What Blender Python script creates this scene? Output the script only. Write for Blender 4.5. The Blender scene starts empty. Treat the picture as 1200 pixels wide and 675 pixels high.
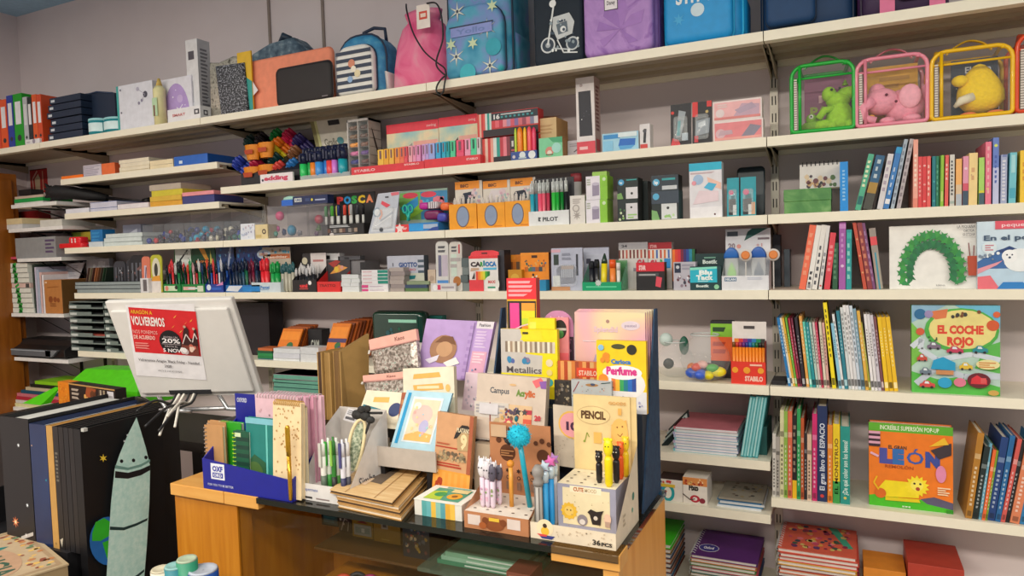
import bpy,math,random
from mathutils import Matrix,Vector
random.seed(7)
SC=bpy.context.scene
COL=SC.collection
PI=math.pi

# ---------------------------------------------------------------- camera
F_PX,YAW,PITCH,ROLL=821.82,.442896,-.0501463,-.0301877
CAM=Vector((.183885,-1.99357,1.55))
_f=Vector((-math.sin(YAW)*math.cos(PITCH),math.cos(YAW)*math.cos(PITCH),math.sin(PITCH)))
_s=_f.cross(Vector((0,0,1))).normalized()
_u=_s.cross(_f)
_S=_s*math.cos(ROLL) + _u*math.sin(ROLL)
_U=-_s*math.sin(ROLL) + _u*math.cos(ROLL)
cd=bpy.data.cameras.new('camera')
cam=bpy.data.objects.new('camera',cd)
COL.objects.link(cam)
cd.sensor_fit='HORIZONTAL'
cd.sensor_width=36.0
cd.lens=36.0*F_PX/1200
cd.clip_start=.02
cam.matrix_world=Matrix(((_S.x,_U.x,-_f.x,CAM.x),(_S.y,_U.y,-_f.y,CAM.y),(_S.z,_U.z,-_f.z,CAM.z),(0,0,0,1)))
SC.camera=cam

# ---------------------------------------------------------------- light and exposure
SC.view_settings.view_transform='Standard'
SC.view_settings.look='None'
SC.view_settings.gamma=1
SC.view_settings.use_curve_mapping=False
SC.view_settings.exposure=.53
w=bpy.data.worlds.new('shop_light')
SC.world=w
w.use_nodes=True
w.node_tree.nodes['Background'].inputs[0].default_value=(.95,.97,1,1)
w.node_tree.nodes['Background'].inputs[1].default_value=.22

def area(name,loc,sx,sy,power,color=(1,.92,.79),rot=(0,0,0)):
 l=bpy.data.lights.new(name,'AREA')
 l.shape='RECTANGLE';l.size=sx;l.size_y=sy;l.energy=power;l.color=color
 o=bpy.data.objects.new(name,l)
 o.location=loc;o.rotation_euler=rot
 COL.objects.link(o)
 return o
# fluorescent ceiling fittings along the shop before the shelves; the last lamp is added
area('ceiling_light',(-.3,-1.6,2.79),2.4,.3,7)
area('ceiling_light',(-.6,-3.2,2.79),3.2,.4,105)
area('ceiling_light',(-2.6,-1.9,2.79),1.4,.3,22)
area('ceiling_light',(2.3,-2.3,2.79),1.6,.3,42)  # added fill lamp, brightens the faces that look along +X

# ---------------------------------------------------------------- materials
_mats={}
def lin(c):
 c=c/255
 return c/12.92 if c <= .04045 else ((c+.055)/1.055)**2.4
def rgb(h):
 h=h.lstrip('#')
 return tuple(lin(int(h[i:i+2],16)) for i in (0,2,4))
def M(h,rough=.5,metal=0.,alpha=1.,coat=0.,var=.06,scale=40.,trans=0.,bump=0.):
 """plain coloured surface with a little procedural mottling"""
 key=(h,rough,metal,alpha,coat,var,scale,trans,bump)
 if key in _mats:return _mats[key]
 m=bpy.data.materials.new('m_'+h.lstrip('#'))
 m.use_nodes=True
 nt=m.node_tree
 b=nt.nodes['Principled BSDF']
 c=rgb(h)
 if var > 0:
  tc=nt.nodes.new('ShaderNodeTexCoord')
  n=nt.nodes.new('ShaderNodeTexNoise');n.inputs['Scale'].default_value=scale;n.inputs['Detail'].default_value=2
  nt.links.new(tc.outputs['Object'],n.inputs['Vector'])
  r=nt.nodes.new('ShaderNodeValToRGB')
  r.color_ramp.elements[0].position=.3;r.color_ramp.elements[1].position=.7
  r.color_ramp.elements[0].color=tuple(max(0,k*(1-var)) for k in c)+(1,)
  r.color_ramp.elements[1].color=tuple(min(1,k*(1+var)) for k in c)+(1,)
  nt.links.new(n.outputs['Fac'],r.inputs['Fac'])
  nt.links.new(r.outputs['Color'],b.inputs['Base Color'])
  if bump:
   bp=nt.nodes.new('ShaderNodeBump');bp.inputs['Strength'].default_value=bump;bp.inputs['Distance'].default_value=.002
   nt.links.new(n.outputs['Fac'],bp.inputs['Height']);nt.links.new(bp.outputs['Normal'],b.inputs['Normal'])
 else:
  b.inputs['Base Color'].default_value=c+(1,)
 b.inputs['Roughness'].default_value=rough
 b.inputs['Metallic'].default_value=metal
 b.inputs['Alpha'].default_value=alpha
 b.inputs['Coat Weight'].default_value=coat
 b.inputs['Transmission Weight'].default_value=trans
 _mats[key]=m
 return m
def ramp_mat(name,stops,kind='noise',scale=(1,1,1),rough=.5,detail=4,distort=0.,bump=0.,tex=5.,metal=0.,coat=0.):
 """procedural pattern: noise / wave / voronoi / gradient through a colour ramp"""
 key=('ramp',name)
 if key in _mats:return _mats[key]
 m=bpy.data.materials.new(name);m.use_nodes=True
 nt=m.node_tree;b=nt.nodes['Principled BSDF']
 tc=nt.nodes.new('ShaderNodeTexCoord');mp=nt.nodes.new('ShaderNodeMapping')
 mp.inputs['Scale'].default_value=scale
 nt.links.new(tc.outputs['Object'],mp.inputs['Vector'])
 if kind == 'wave':
  t=nt.nodes.new('ShaderNodeTexWave');t.inputs['Distortion'].default_value=distort;t.inputs['Detail'].default_value=detail
  t.inputs['Scale'].default_value=tex;out=t.outputs['Fac']
 elif kind == 'voronoi':
  t=nt.nodes.new('ShaderNodeTexVoronoi');t.inputs['Scale'].default_value=tex;out=t.outputs['Distance']
 elif kind == 'cells':
  t=nt.nodes.new('ShaderNodeTexVoronoi');t.inputs['Scale'].default_value=tex
  sp=nt.nodes.new('ShaderNodeSeparateColor');nt.links.new(t.outputs['Color'],sp.inputs[0]);out=sp.outputs[0]
 else:
  t=nt.nodes.new('ShaderNodeTexNoise');t.inputs['Scale'].default_value=tex;t.inputs['Detail'].default_value=detail
  t.inputs['Distortion'].default_value=distort;out=t.outputs['Fac']
 nt.links.new(mp.outputs['Vector'],t.inputs['Vector'])
 r=nt.nodes.new('ShaderNodeValToRGB')
 if kind == 'cells':r.color_ramp.interpolation='CONSTANT'
 e=r.color_ramp.elements
 while len(e) < len(stops):e.new(.5)
 for k,(p,h) in enumerate(stops):
  e[k].position=p;e[k].color=rgb(h)+(1,)
 nt.links.new(out,r.inputs['Fac']);nt.links.new(r.outputs['Color'],b.inputs['Base Color'])
 b.inputs['Roughness'].default_value=rough;b.inputs['Metallic'].default_value=metal;b.inputs['Coat Weight'].default_value=coat
 if bump:
  bp=nt.nodes.new('ShaderNodeBump');bp.inputs['Strength'].default_value=bump;bp.inputs['Distance'].default_value=.003
  nt.links.new(out,bp.inputs['Height']);nt.links.new(bp.outputs['Normal'],b.inputs['Normal'])
 _mats[key]=m
 return m
def mat(x):
 return M(x) if isinstance(x,str) else x
def clear(h='#e8eef0',alpha=.16,rough=.08):
 return M(h,rough,0,alpha,0,0)

# ---------------------------------------------------------------- mesh building
_text_cache={}
def text_mesh(s,bold=0.):
 """letters as flat polygons: (verts2d, faces, width) at cap height 1"""
 if any(ord(ch) > 127 for ch in s):bold=min(bold,.012)
 key=(s,bold)
 if key in _text_cache:return _text_cache[key]
 c=bpy.data.curves.new('t','FONT');c.body=s;c.size=1;c.offset=bold;c.resolution_u=2
 o=bpy.data.objects.new('t',c)
 me=o.to_mesh()
 vs=[(v.co.x,v.co.y) for v in me.vertices];fs=[tuple(p.vertices) for p in me.polygons]
 o.to_mesh_clear()
 bpy.data.objects.remove(o);bpy.data.curves.remove(c)
 x0=min(v[0] for v in vs);x1=max(v[0] for v in vs)
 vs=[((x-x0)/.69,y/.69) for x,y in vs]
 _text_cache[key]=(vs,fs,(x1-x0)/.69)
 return _text_cache[key]

class MB:
 def __init__(s):
  s.v=[];s.f=[];s.m=[];s.sm=[];s.mats=[];s.T=Matrix.Identity(4)
 def mi(s,m):
  m=mat(m)
  if m not in s.mats:s.mats.append(m)
  return s.mats.index(m)
 def add(s,vs,fs,m,smooth=False):
  n=len(s.v);k=s.mi(m)
  s.v+=[s.T @ Vector(p) for p in vs]
  for f in fs:
   s.f.append(tuple(i+n for i in f));s.m.append(k);s.sm.append(smooth)
  return s
 def poly(s,pts,m):return s.add(pts,[tuple(range(len(pts)))],m)
 def box(s,x0,x1,y0,y1,z0,z1,m,front=None,top=None,side=None):
  vs=[(x0,y0,z0),(x1,y0,z0),(x1,y1,z0),(x0,y1,z0),(x0,y0,z1),(x1,y0,z1),(x1,y1,z1),(x0,y1,z1)]
  fr=front or m;tp=top or m;sd=side or m
  n=len(s.v)
  s.v+=[s.T @ Vector(p) for p in vs]
  for f,mm in (((3,2,1,0),m),((4,5,6,7),tp),((0,1,5,4),fr),((1,2,6,5),sd),((2,3,7,6),m),((3,0,4,7),sd)):
   s.f.append(tuple(i+n for i in f));s.m.append(s.mi(mm));s.sm.append(False)
  return s
 def rings(s,rings,m,cap=True,smooth=True,closed=True):
  n=len(rings[0]);vs=[p for r in rings for p in r];fs=[]
  for i in range(len(rings)-1):
   for j in range(n if closed else n-1):
    k=(j+1) % n
    fs.append((i*n+j,i*n+k,(i+1)*n+k,(i+1)*n+j))
  if cap:
   fs.append(tuple(reversed(range(n))));fs.append(tuple((len(rings)-1)*n+j for j in range(n)))
  return s.add(vs,fs,m,smooth)
 def lathe(s,prof,m,n=16,at=(0,0,0),cap=True,smooth=True,sx=1.,sy=1.):
  """profile of (radius, z) about the local z axis"""
  return s.rings([[(at[0]+r*sx*math.cos(2*PI*k/n),at[1]+r*sy*math.sin(2*PI*k/n),at[2]+z) for k in range(n)] for r,z in prof],m,cap,smooth)
 def tube(s,path,r,m,n=8,closed=False,cap=True,flat=1.):
  P=[Vector(p) for p in path];R=[];N=len(P)
  up=Vector((0,0,1));last=None
  for i in range(N):
   if closed:t=P[(i+1) % N]-P[i-1]
   else:t=P[min(i+1,N-1)]-P[max(i-1,0)]
   t=t.normalized() if t.length > 1e-9 else Vector((0,0,1))
   if last is None:
    a=t.cross(up) if abs(t.z) < .95 else t.cross(Vector((0,1,0)))
   else:a=last-t*last.dot(t)
   a.normalize();last=a;b=t.cross(a)
   rr=r[i] if isinstance(r,(list,tuple)) else r
   R.append([tuple(P[i]+a*rr*math.cos(2*PI*k/n)+b*rr*flat*math.sin(2*PI*k/n)) for k in range(n)])
  if closed:R.append(R[0])
  return s.rings(R,m,cap and not closed,True)
 def ball(s,c,r,m,n=12,k=8):
  rx,ry,rz=r if isinstance(r,(tuple,list)) else (r,r,r)
  R=[]
  for i in range(k+1):
   a=-PI/2+PI*i/k;a=max(-PI/2+.05,min(PI/2-.05,a))
   R.append([(c[0]+rx*math.cos(a)*math.cos(2*PI*j/n),c[1]+ry*math.cos(a)*math.sin(2*PI*j/n),c[2]+rz*math.sin(a)) for j in range(n)])
  return s.rings(R,m)
 def puff(s,out,y0,y1,m,rnd=.02,k=4,front_flat=True):
  """soft solid: outline in x,z between planes y0 (front) and y1 (back), rounded over on both edges"""
  cx=sum(p[0] for p in out)/len(out);cz=sum(p[1] for p in out)/len(out)
  d=max(1e-6,min(max(abs(p[0]-cx) for p in out),max(abs(p[1]-cz) for p in out)))
  rnd2=min(rnd,abs(y1-y0)*.5)
  R=[]
  def ring(ins,y):
   f=1-ins/d
   return [(cx+(p[0]-cx)*f,y,cz+(p[1]-cz)*f) for p in out]
  for i in range(k+1):
   a=PI/2*i/k
   R.append(ring(rnd*(1-math.sin(a)),y0+rnd2*(1-math.cos(a))))
  for i in range(k,-1,-1):
   a=PI/2*i/k
   R.append(ring(rnd*(1-math.sin(a)),y1-rnd2*(1-math.cos(a))))
  return s.rings(R,m)
 def prism(s,out,y0,y1,m,side=None):
  """sharp-edged solid from an outline in x,z"""
  n=len(out)
  vs=[(p[0],y0,p[1]) for p in out]+[(p[0],y1,p[1]) for p in out]
  s.add(vs,[tuple(range(n)),tuple(reversed(range(n,2*n)))],m)
  return s.add(vs,[(i,(i+1) % n,n+(i+1) % n,n+i)[::-1] for i in range(n)],side or m)
 def art(s,O,U,V,prims,e=.0005):
  """flat print on a face: O corner, U and V the full width and height vectors; coordinates run 0..1"""
  O,U,V=Vector(O),Vector(U),Vector(V)
  N=U.cross(V).normalized()
  ul,vl=U.length,V.length
  def P(u,v,k):return tuple(O+U*u+V*v+N*k)
  for i,p in enumerate(prims):
   k=e*(1+i*.35);t=p[0]
   if t == 'r':
    _,a,b,c,d,m=p;s.poly([P(a,b,k),P(c,b,k),P(c,d,k),P(a,d,k)],m)
   elif t == 'e':
    _,a,b,ra,rb,m=p
    if rb is None:rb=ra*ul/vl
    s.poly([P(a+ra*math.cos(2*PI*j/20),b+rb*math.sin(2*PI*j/20),k) for j in range(20)],m)
   elif t == 'p':
    s.poly([P(a,b,k) for a,b in p[1]],p[2])
   elif t == 'l':                                  # polyline of a width in units of face width
    _,pts,wd,m=p
    wd=wd*ul
    for (a,b),(c,d) in zip(pts,pts[1:]):
     dx,dy=(c-a)*ul,(d-b)*vl;L=math.hypot(dx,dy) or 1
     nx,ny=-dy/L*wd/2/ul,dx/L*wd/2/vl
     s.poly([P(a-nx,b-ny,k),P(c-nx,d-ny,k),P(c+nx,d+ny,k),P(a+nx,b+ny,k)],m)
   elif t == 't':                                  # ('t', u, v, width in u, cap height in v, text, material, bold, align)
    _,a,b,wd,ht,tx,m=p[:7]
    bold=p[7] if len(p) > 7 else .02
    vs,fs,tw=text_mesh(tx,bold)
    sx=wd/tw
    s.add([P(a+x*sx,b+y*ht,k) for x,y in vs],fs,m)
   elif t == 'st':                                 # star / flower
    _,a,b,r0,r1,n,m=p
    pts=[]
    for j in range(2*n):
     rr=(r0,r1)[j % 2];an=PI*j/n+PI/2
     pts.append(P(a+rr*math.cos(an),b+rr*ul/vl*math.sin(an),k))
    s.poly(pts,m)
   elif t == 'dots':                               # ('dots', u0,v0,u1,v1, n, r, [mats], seed)
    _,a,b,c,d,n,r,ms,seed=p
    rn=random.Random(seed)
    for j in range(n):
     x,y=rn.uniform(a+r,c-r),rn.uniform(b+r*ul/vl,d-r*ul/vl);rr=r*rn.uniform(.6,1.2)
     q=rn.uniform(0,6)
     s.poly([P(x+rr*math.cos(q+2*PI*h/8)*rn.uniform(.75,1),y+rr*ul/vl*math.sin(q+2*PI*h/8),k+.00005*(j % 5)) for h in range(8)],rn.choice(ms))
   elif t == 'lines':                              # rows of print standing for small text
    _,a,b,c,d,n,m,seed=p
    rn=random.Random(seed)
    for j in range(n):
     y=d-(d-b)*(j+.5)/n;hh=(d-b)/n*.28
     s.poly([P(a,y-hh,k),P(a+(c-a)*rn.uniform(.6,1),y-hh,k),P(a+(c-a)*rn.uniform(.6,1),y+hh,k),P(a,y+hh,k)],m)
   elif t == 'stripes':                            # ('stripes', u0,v0,u1,v1,[mats], vertical?)
    _,a,b,c,d,ms=p[:6];n=len(ms)
    vert=p[6] if len(p) > 6 else True
    for j,m in enumerate(ms):
     if vert:
      x,y=a+(c-a)*j/n,a+(c-a)*(j+1)/n;s.poly([P(x,b,k),P(y,b,k),P(y,d,k),P(x,d,k)],m)
     else:
      x,y=b+(d-b)*j/n,b+(d-b)*(j+1)/n;s.poly([P(a,x,k),P(c,x,k),P(c,y,k),P(a,y,k)],m)
  return s
 def front(s,x0,x1,y,z0,z1,prims):
  """print on a face that looks towards -y"""
  return s.art((x0,y,z0),(x1-x0,0,0),(0,0,z1-z0),prims)
 def build(s,name,parent=None,loc=None,rot=None,bevel=0.,sub=0):
  me=bpy.data.meshes.new(name)
  me.from_pydata([tuple(p) for p in s.v],[],s.f)
  for m in s.mats:me.materials.append(m)
  me.polygons.foreach_set('material_index',s.m)
  me.polygons.foreach_set('use_smooth',s.sm)
  me.update()
  o=bpy.data.objects.new(name,me)
  COL.objects.link(o)
  if parent is not None:o.parent=parent
  if loc is not None:o.location=loc
  if rot is not None:o.rotation_euler=rot
  if bevel:
   b=o.modifiers.new('soft_edges','BEVEL');b.width=bevel;b.segments=2;b.limit_method='ANGLE';b.angle_limit=.6
  if sub:
   b=o.modifiers.new('round','SUBSURF');b.levels=sub;b.render_levels=sub
  return o

def tag(o,label=None,cat=None,group=None,kind=None):
 if label:o['label']=label
 if cat:o['category']=cat
 if group:o['group']=group
 if kind:o['kind']=kind
 return o
def thing(name,label,cat,loc=(0,0,0),rz=0.,group=None,rot=None):
 o=bpy.data.objects.new(name,None)
 o.empty_display_size=.03
 COL.objects.link(o)
 o.location=loc
 o.rotation_euler=rot if rot else (0,0,rz)
 return tag(o,label,cat,group)
def dup(o,loc=None,rz=None,label=None,group=None):
 c=o.copy();COL.objects.link(c)
 for ch in o.children:
  d=ch.copy();COL.objects.link(d);d.parent=c
  for g in ch.children:
   e=g.copy();COL.objects.link(e);e.parent=d
 if loc is not None:c.location=loc
 if rz is not None:c.rotation_euler=(0,0,rz)
 if label:c['label']=label
 if group:c['group']=group
 return c

# ---------------------------------------------------------------- measuring on the photograph (1200 x 675)
def ray(x,y):return _f+_S*((x-600)/F_PX)+_U*((337.5-y)/F_PX)
def onY(x,y,Y):
 v=ray(x,y);return CAM+v*((Y-CAM.y)/v.y)
def onZ(x,y,Z):
 v=ray(x,y);return CAM+v*((Z-CAM.z)/v.z)
def onX(x,y,X):
 v=ray(x,y);return CAM+v*((X-CAM.x)/v.x)
def px(p):
 v=Vector(p)-CAM
 return 600+F_PX*v.dot(_S)/v.dot(_f),337.5-F_PX*v.dot(_U)/v.dot(_f)
def fit(xl,xr,yt,Y,Zs):
 """centre X, width and height of an upright front at plane Y standing on height Zs"""
 y=340
 for _ in range(3):
  a=onY(xl,y,Y).x;b=onY(xr,y,Y).x
  y=px(((a+b)/2,Y,Zs))[1]
 yl=px((a,Y,Zs))[1];yr=px((b,Y,Zs))[1]
 a=onY(xl,yl,Y).x;b=onY(xr,yr,Y).x
 h=onY((xl+xr)/2,yt,Y).z-Zs
 return (a+b)/2,b-a,h
def rrect(w,h,r,n=4,x=0.,z=0.,tops=None):
 """rounded rectangle outline in x,z standing on z; tops = larger radius for the two top corners"""
 t=tops if tops is not None else r
 out=[]
 for cx,cz,rr,a0 in ((w/2-r,r,r,-PI/2),(w/2-t,h-t,t,0),(-w/2+t,h-t,t,PI/2),(-w/2+r,r,r,PI)):
  for i in range(n+1):
   a=a0+PI/2*i/n
   out.append((x+cx+rr*math.cos(a),z+cz+rr*math.sin(a)))
 return out

# ================================================================ the room
WALL_Y=.24
ZT,Z1,Z2,Z3,Z4=2.093,1.837,1.631,1.429,1.169
YT=-.075
CEIL=2.83
LEFT_X=-3.63
wall_m=ramp_mat('wall_plaster',[(.3,'#dccfd0'),(.7,'#e4d8d9')],tex=3,rough=.85,bump=.05)
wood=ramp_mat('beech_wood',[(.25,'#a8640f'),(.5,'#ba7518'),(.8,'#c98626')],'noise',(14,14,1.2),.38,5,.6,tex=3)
woodtop=ramp_mat('beech_wood_edge',[(.25,'#cf9040'),(.6,'#dba355')],'noise',(1.5,12,12),.35,4,.4,tex=3)
steel=M('#f1ead6',.42,0,1,.15,.02)
steel_dark=M('#a0937c',.5,0,1,0,.03)
def struct(mb,name):
 return tag(mb.build(name),kind='structure')
mb=MB();mb.box(LEFT_X-.1,3.2,WALL_Y,WALL_Y+.1,0,CEIL,wall_m);struct(mb,'wall_back')
mb=MB();mb.box(LEFT_X-.1,LEFT_X,-5,WALL_Y,0,CEIL,wall_m);struct(mb,'wall_left')
mb=MB();mb.box(LEFT_X-.1,3.2,-5,WALL_Y+.1,CEIL,CEIL+.1,M('#9cc2de',.8));struct(mb,'ceiling')
floor_m=ramp_mat('floor_tile',[(.3,'#8d8072'),(.7,'#9a8d7e')],tex=6,rough=.4)
mb=MB();mb.box(LEFT_X-.1,3.2,-5,WALL_Y+.1,-.1,0,floor_m);struct(mb,'floor')
# wall panel joints above the shelves
for n,xx in ((1,316),(2,379)):
 X=onY(xx,20,WALL_Y).x
 mb=MB();mb.box(X-.006,X+.006,WALL_Y-.006,WALL_Y,ZT,CEIL,M('#8f8078',.6));struct(mb,'trim_%d' % n)

# slotted uprights on the wall
ux=[onY(907.5,130,WALL_Y).x,onY(562.7,365,WALL_Y).x]
UX=[ux[0],ux[1],2*ux[1]-ux[0],3*ux[1]-2*ux[0]]
def upright(X,label):
 mb=MB()
 y0=WALL_Y-.014
 mb.box(X-.011,X+.011,y0,WALL_Y,.1,ZT-.03,M('#cfc8ba',.4,.2))
 z=.16
 while z < ZT-.06:
  for dx in (-.0045,.0045):
   mb.front(X+dx-.0016,X+dx+.0016,y0,z,z+.026,[('r',0,0,1,1,M('#3b3733',.7))])
  z+=.05
 return tag(mb.build('shelf_upright'),label,'shelf upright')
for X,l in zip(UX,('slotted pale steel upright beside the book shelves','slotted pale steel upright behind the crayon boxes and jute paper','slotted steel upright behind the orange note wallets','slotted steel upright behind the document trays')):
 upright(X,l)

def shelf(x0,x1,ztop,label,yf=0.,ridged=False,yb=WALL_Y,brackets=(0,1),name='shelf_board'):
 r=thing(name,label,'shelf',((x0+x1)/2,yb,ztop-.025),0,'cream steel shelf boards')
 hw=(x1-x0)/2-.0012;d=yf-yb
 mb=MB()
 mb.box(-hw,hw,d+.012,-.001,.017,.025,steel)                # tread
 mb.box(-hw,hw,d,d+.012,0,.025,steel)                 # front lip
 mb.box(-hw,hw,d+.012,d+.03,0,.005,steel)
 mb.box(-hw,hw,-.014,-.001,.002,.017,steel)
 if ridged:
  n=3
  for k in range(n):
   y=d+.075+k*(-d-.09)/n
   mb.box(-hw,hw,y-.017,y+.017,.006,.0172,steel_dark)
 else:
  mb.box(-hw,hw,d+.06,-.04,.012,.0172,steel_dark)
 mb.build('board',r)
 for k in brackets:
  x=(-hw+.006,hw-.006)[k]
  b=MB()
  b.prism([(x-.002,.015),(x-.002,.0),(x+.002,.0),(x+.002,.015)],d+.03,-.002,steel_dark)
  vs=[(x-.002,-.002,.015),(x-.002,-.002,-.035),(x-.002,d+.05,.003),(x-.002,d+.05,.015)]
  vs2=[(x+.002,p[1],p[2]) for p in vs]
  b.add(vs+vs2,[(0,1,2,3),(7,6,5,4),(0,4,5,1),(1,5,6,2),(2,6,7,3),(3,7,4,0)],steel_dark)
  b.build('bracket',r)
 return r
JT=[onY(x,y,YT).x for x,y in ((894.5,42),(499.5,100),(234.5,140),(46.7,174))]
J=[0.,-1.,-2.,-3.]
XR=1.0
bays=[('above the clear plush rucksacks',JT[0],XR),('under the purple and blue rucksacks',JT[1],JT[0]),('under the striped rucksack and coral sleeve',JT[2],JT[1]),('under the navy files and white cartons',JT[3],JT[2])]
for l,a,b in bays:shelf(a,b,ZT,'deep cream steel top shelf board '+l,YT,True)
shelf(LEFT_X+.01,JT[3],ZT-.001,'flat top shelf board in the corner under the lever arch files',YT,False)
rows1=[('carrying the clear plush rucksacks',0,XR),('carrying the blister packs and highlighter cartons',-1,0),('carrying the pastel highlighter trays and marker tubs',-2,-1)]
for l,a,b in rows1:shelf(a,b,Z1,'cream shelf board '+l,name='shelf_board')
rows2=[('carrying the green box and children\'s paperbacks',0,XR),('carrying the orange pen cards and ink cartridge boxes',-1,0),('carrying the paint marker stand and correction blister',-2,-1),('carrying the clear trinket bins and red punch',-2.98,-2)]
for l,a,b in rows2:shelf(a,b,Z2,'cream shelf board '+l)
rows3=[('under the green arch picture book',0,XR),('under the felt pen boxes and green tray',-1,0),('under the ballpoint pen displays and rubbers',-2,-1),('under the blister pens and brown paper swatches',-2.93,-2)]
for l,a,b in rows3:shelf(a,b,Z3,'cream shelf board '+l)
rows4=[('under the red car book and thin picture books',0,XR),('under the glass bowl of rubbers',-1,0),('under the orange note wallets',-2,-1),('under the grey document trays',-2.93,-2)]
for l,a,b in rows4:shelf(a,b,Z4,'cream shelf board '+l)
Z5,Z6,Z7=.8625,.961,.813
shelf(0,XR,Z5,'cream shelf board under the lion pop-up book')
shelf(-1,0,Z6,'cream shelf board under the pastel notebook pile')
shelf(-1,0,Z7,'cream shelf board under the adhesive tape cartons')
Z8,Z9=.60,.56
shelf(0,XR,Z8,'low cream shelf board under the flowery spiral pads')
shelf(-1,0,Z9,'low cream shelf board under the purple spiral notebooks')
ZC5=.93
shelf(-2,-1,ZC5,'cream shelf board low behind the monitor and kraft folders')
# bay D: two shorter boards at their own heights
ZD1=onY(258,189,0).z;ZD2=onY(257,236,0).z
XD=-2.01
shelf(onY(71,217,0).x,XD,ZD1,'short cream shelf board under the blue box file and orange packets')
shelf(onY(76,260,0).x,XD,ZD2,'short cream shelf board under the yellow and pink paper piles')

# ================================================================ builders used for many kinds of stock
ORD=['first','second','third','fourth','fifth','sixth','seventh','eighth','ninth','tenth','eleventh','twelfth','thirteenth','fourteenth','fifteenth','sixteenth','seventeenth','eighteenth','nineteenth','twentieth','twenty-first','twenty-second','twenty-third','twenty-fourth','twenty-fifth','twenty-sixth','twenty-seventh','twenty-eighth','twenty-ninth','thirtieth','thirty-first','thirty-second','thirty-third','thirty-fourth','thirty-fifth','thirty-sixth','thirty-seventh','thirty-eighth','thirty-ninth','fortieth']
WHITE,BLACK,GREY='#f2efec','#17161a','#8d8d90'

def carton(name,label,cat,xl,xr,yt,Y,Zs,depth,m,prims=(),side=None,top=None,group=None,rz=0.,dz=0.,bevel=.0008,side_prims=(),bot=None,lift=.0):
 """a closed box whose front spans the photo columns xl..xr, its top edge at row yt"""
 X,wd,h=fit(xl,xr,yt,Y,Zs+dz)
 mb=MB()
 mb.box(-wd/2,wd/2,0,depth,0,h,m,top=top,side=side)
 if prims:mb.front(-wd/2,wd/2,0,0,h,prims)
 if side_prims:mb.art((wd/2,0,0),(0,depth,0),(0,0,h),side_prims)
 o=mb.build(name,None,(X,Y,Zs+dz),(0,0,rz),bevel=bevel)
 o['h']=h
 return tag(o,label,cat,group)

def slab_stack(name,labels,cat,xl,xr,ys,Y,Zs,depth,mats,group,jitter=.004,seed=1,edge=None,rz=0.):
 """flat things lying on one another; ys = photo rows of the tops from the bottom up"""
 rn=random.Random(seed);z=0;out=[]
 for k,yt in enumerate(ys):
  X,wd,h=fit(xl,xr,yt,Y,Zs)
  t=max(.002,h-z)
  mb=MB();m=mats[k % len(mats)]
  mb.box(-wd/2,wd/2,0,depth,0,t*.97,m,front=edge or m,side=edge or m)
  if edge:
   mb.box(-wd/2-.0005,wd/2+.0005,-.0005,depth,t*.97-.0012,t*.97,m)
   mb.box(-wd/2-.0005,wd/2+.0005,-.0005,depth,0,.0012,m)
  o=mb.build(name,None,(X+rn.uniform(-1,1)*jitter,Y+abs(rn.uniform(0,1))*jitter,Zs+z),(0,0,rz+rn.uniform(-1,1)*jitter*3))
  tag(o,labels[k],cat,group);out.append(o)
  z=z+t
 return out

def mesh_copy(proto,X,Y,Z,rot,label,group=None):
 c=proto.copy();COL.objects.link(c)
 c.location=(X,Y,Z);c.rotation_euler=rot;c['label']=label
 if group:c['group']=group
 return c

_pens={}
def pen(name,label,cat,X,Y,Z,L,r,body,cap=None,group=None,tx=0.,ty=0.,capf=.35,tip=None,kind='cap',n=8):
 """a pen standing on z: barrel, cap and clip in one small body"""
 key=(L,r,body,cap,capf,tip,kind)
 cap=cap or body
 if key in _pens:
  o=_pens[key].copy();COL.objects.link(o)
 else:
  mb=MB();zc=L*(1-capf)
  mb.lathe([(r*.55,0),(r*.95,r*.6),(r,zc*.3),(r,zc)],body,n)
  if kind == 'cap':
   mb.lathe([(r*1.12,zc),(r*1.12,L-r),(r*.8,L)],cap,n)
   mb.box(-r*.3,r*.3,-r*1.5,-r*1.05,zc+L*.06,L-r*.6,cap)
  elif kind == 'click':
   mb.lathe([(r*1.02,zc),(r*.95,L*.94),(r*.45,L*.945),(r*.45,L)],cap,n)
   mb.box(-r*.28,r*.28,-r*1.5,-r,zc+L*.05,L*.93,tip or cap)
  elif kind == 'point':
   mb.lathe([(r,zc),(r*.95,zc+.3*(L-zc)),(r*.2,L)],cap,n)
  elif kind == 'flat':
   mb.lathe([(r*1.1,zc),(r*1.1,L)],cap,n)
  o=mb.build(name)
  _pens[key]=o
 o.location=(X,Y,Z);o.rotation_euler=(tx,ty,0)
 return tag(o,label,cat,group)

def tint(h,t):
 c=[int(h[i:i+2],16) for i in (1,3,5)]
 if sum(c) > 480 and t > 0:t=-t
 return '#%02x%02x%02x' % tuple(int(x+(255-x)*t) if t > 0 else int(x*(1+t)) for x in c)
def book_shape(mb_parent,wd,h,depth,hexcol,prims=(),spine_text=None,text_col='#ffffff',pages='#e9e2d2'):
 """cover = two boards and a spine, pages inside; spine faces -y; local x from 0 to wd"""
 t=min(.0022,wd*.18)
 mb=MB()
 mb.box(0,wd,0,.002,0,h,hexcol)
 mb.box(0,t,.002,depth,0,h,hexcol)
 mb.box(wd-t,wd,.002,depth,0,h,hexcol)
 if prims:mb.front(0,wd,0,0,h,prims)
 if spine_text:
  mb.art((wd,0,0),(0,0,h),(-wd,0,0),[('t',.12,.25,.7,.5,spine_text,text_col,.02)])
 mb.build('cover',mb_parent)
 p=MB();p.box(t,wd-t,.0022,depth-.004,.003,h-.003,pages)
 p.build('pages',mb_parent)

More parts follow.
